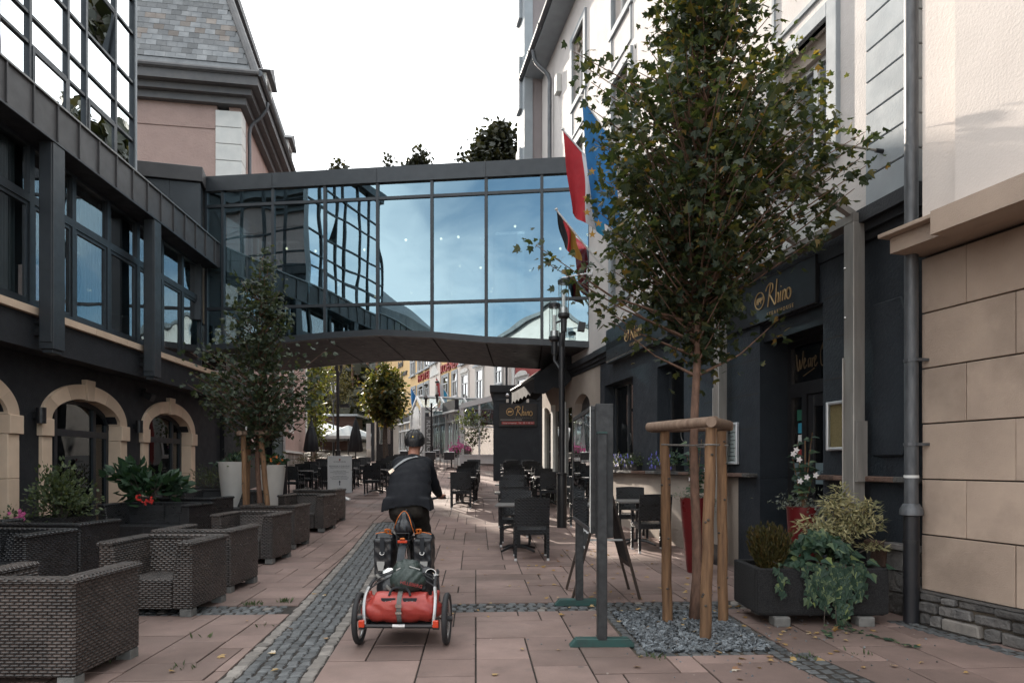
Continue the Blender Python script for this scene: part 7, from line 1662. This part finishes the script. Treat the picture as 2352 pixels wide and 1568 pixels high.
MB().hexa([(-.26,-.17,.175),(.26,-.17,.175),(.24,.5,.21),(-.24,.5,.21)], [(-.26,-.17,.18),(.26,-.17,.18),(.24,.5,.215),(-.24,.5,.215)]).build('floor_sheet', M['canvas_black'], TR)
MB().tube(smoothline([(0,.5,.24),(.02,.8,.38),(.05,1.05,.37),(.06,1.15,.35)]), .014, 8).build('tow_bar', M['black_metal'], TR)
DB = thing('dry_bag', 'glossy red roll-up dry bag strapped across the back of the trailer', 'bag', (TX, TY-.06, .31))
mb = MB(); mb.tube([(-.27,.0,.045),(-.25,0,.02),(-.22,0,.0),(-.1,0,0),(.1,0,0),(.22,0,.0),(.25,0,.02),(.275,0,.05)], [.06,.10,.117,.12,.12,.116,.098,.055], 18); mb.box(-.285,-.235,-.02,.02,-.06,.12); mb.box(.24,.29,-.02,.02,-.05,.125)
remeshed(mb, .010, 'bag', M['pvc_red'], DB, 4, lambda c: .0055*math.sin(c.x*46+c.z*20+2*math.sin(c.z*30))*(1 if abs(c.x) > .12 else .55)*(.6+.4*math.sin(c.z*40)) + .004*math.sin(c.z*38+c.x*12))
for x in (-.09, .075):
    MB().prism([(x+.055*math.cos(math.pi+math.pi*k/10), .085+.05*math.sin(math.pi+math.pi*k/10)) for k in range(11)], -.102, -.09).build('handle_patch', M['canvas_black'], DB)
    for d in (-.02, .02): MB().ball((x+d,-.104,.062), .005, 6, 4).build('rivet', M['chrome'], DB)
MB().tube(smoothline([(-.09,-.07,.10),(-.06,-.04,.15),(.04,-.04,.15),(.075,-.07,.10)]), .009, 6).build('carry_handle', M['canvas_black'], DB)
st = [(0,.10,.10)] + [(.0,-.127*math.sin(a)*1.0, .127*math.cos(a)) for a in [k*.2 for k in range(0, 14)]]
mb = MB(); 
for (x, y, z) in st: mb.v += [(-.024, y, z), (.012, y, z)]
mb.f = [(2*i,2*i+1,2*i+3,2*i+2) for i in range(len(st)-1)]; mb.build('lashing_strap', M['webbing'], DB); bx(DB, 'buckle', M['chrome'], -.03,.018,-.137,-.127,.02,.045); bx(DB, 'buckle', M['chrome'], -.03,.018,-.137,-.127,-.03,-.012)
BB = thing('black_load', 'shiny black luggage lump on the trailer under the ropes', 'bag', (TX, TY+.22, .24)); mb = MB(); mb.ball((-.13,.02,.19), (.125,.24,.13)); mb.ball((.13,.04,.20), (.12,.24,.13)); mb.ball((0,0,.14), (.22,.2,.13)); mb.ball((0,.22,.2), (.2,.12,.14)); remeshed(mb, .011, 'bag', M['pvc_black'], BB, 4, lambda c: .006*math.sin(c.x*40+c.y*25)*math.sin(c.z*45))
TB_ = thing('tent_bag', 'dark green stuffed tent bag with red lettering on top of the trailer load', 'bag', (TX+.035, TY+.02, .44)); mb = MB(); mb.ball((.0,-.02,.06), (.145,.115,.10), 16, 10); mb.ball((-.03,.15,.115), (.125,.14,.095), 14, 9)
tb = remeshed(mb, .009, 'bag', M['tent_green'], TB_, 3, lambda c: .004*math.sin(c.x*85+3*math.sin(c.z*30)) * (1 if c.z > .05 else .4)); t_ = txt('HILLEBERG', .036, TB_, (.045,-.135,.052), M['red_print'], rot=(R(88),R(14),R(8)), ext=.003); MB().tube(smoothline([(-.10,.03,.135),(-.02,.05,.165),(.09,.03,.14)]), .006, 6).build('draw_cord', M['reflector_grey'], TB_)
MU_ = thing('steel_mug', 'shiny steel mug lashed on the right of the trailer load', 'mug', (TX+.185, TY+.20, .50)); Mm = Matrix.Rotation(R(62),4,'X') @ Matrix.Rotation(R(12),4,'Y'); MB().lathe([(.038,0),(.045,.002),(.045,.075),(.041,.075),(.041,.008)], 18, M=Mm).build('cup', M['chrome'], MU_, smooth=True); MB().tube([Mm @ Vector(p) for p in smoothline([(.045,0,.06),(.07,0,.055),(.07,0,.02),(.045,0,.015)])], .004, 6).build('handle', M['chrome'], MU_)
PT_ = thing('steel_pot', 'dark cooking pot lashed on the left of the trailer load', 'pot', (TX-.15, TY+.24, .47)); Mm = Matrix.Rotation(R(25),4,'X'); MB().lathe([(.045,0),(.052,.004),(.052,.08),(.046,.08),(.046,.01)], 18, M=Mm).build('cup', M['galv'], PT_, smooth=True); MB().lathe([(.053,.075),(.055,.085),(.03,.098)], 18, M=Mm).build('lid_rim', M['chrome'], PT_, smooth=True)
RO_ = thing('coiled_hose', 'grey ribbed hose looped over the left of the trailer load', 'hose', (TX-.15, TY+.1, .45)); MB().tube(smoothline([(.04,.14,.10),(.06,.05,.09),(.02,-.02,.05),(-.05,-.02,.06),(-.09,.06,.07),(-.06,.1,.05),(-.01,.02,.03),(.02,-.08,.0),(.06,-.12,-.02)], 6), .013, 8).build('hose', M['rope'], RO_, smooth=True)
BC = thing('bungee_cords', 'black elastic cords stretched across the trailer load', 'cord', (TX, TY, .4)); 
for k, (a, b) in enumerate((((-.27,-.08,.04),(-.08,.02,.14)),((-.26,.0,.08),(-.05,.1,.17)),((.265,-.05,.06),(.10,.02,.12)),((.25,.1,.11),(.08,.12,.15)),((.26,.02,.09),(.02,.2,.16)),((-.25,.12,.11),(.0,.22,.16)))): MB().tube([a, Vector(a).lerp(Vector(b),.5)+Vector((0,0,.012)), b], .006, 6).build('cord', M['rubber'], BC)
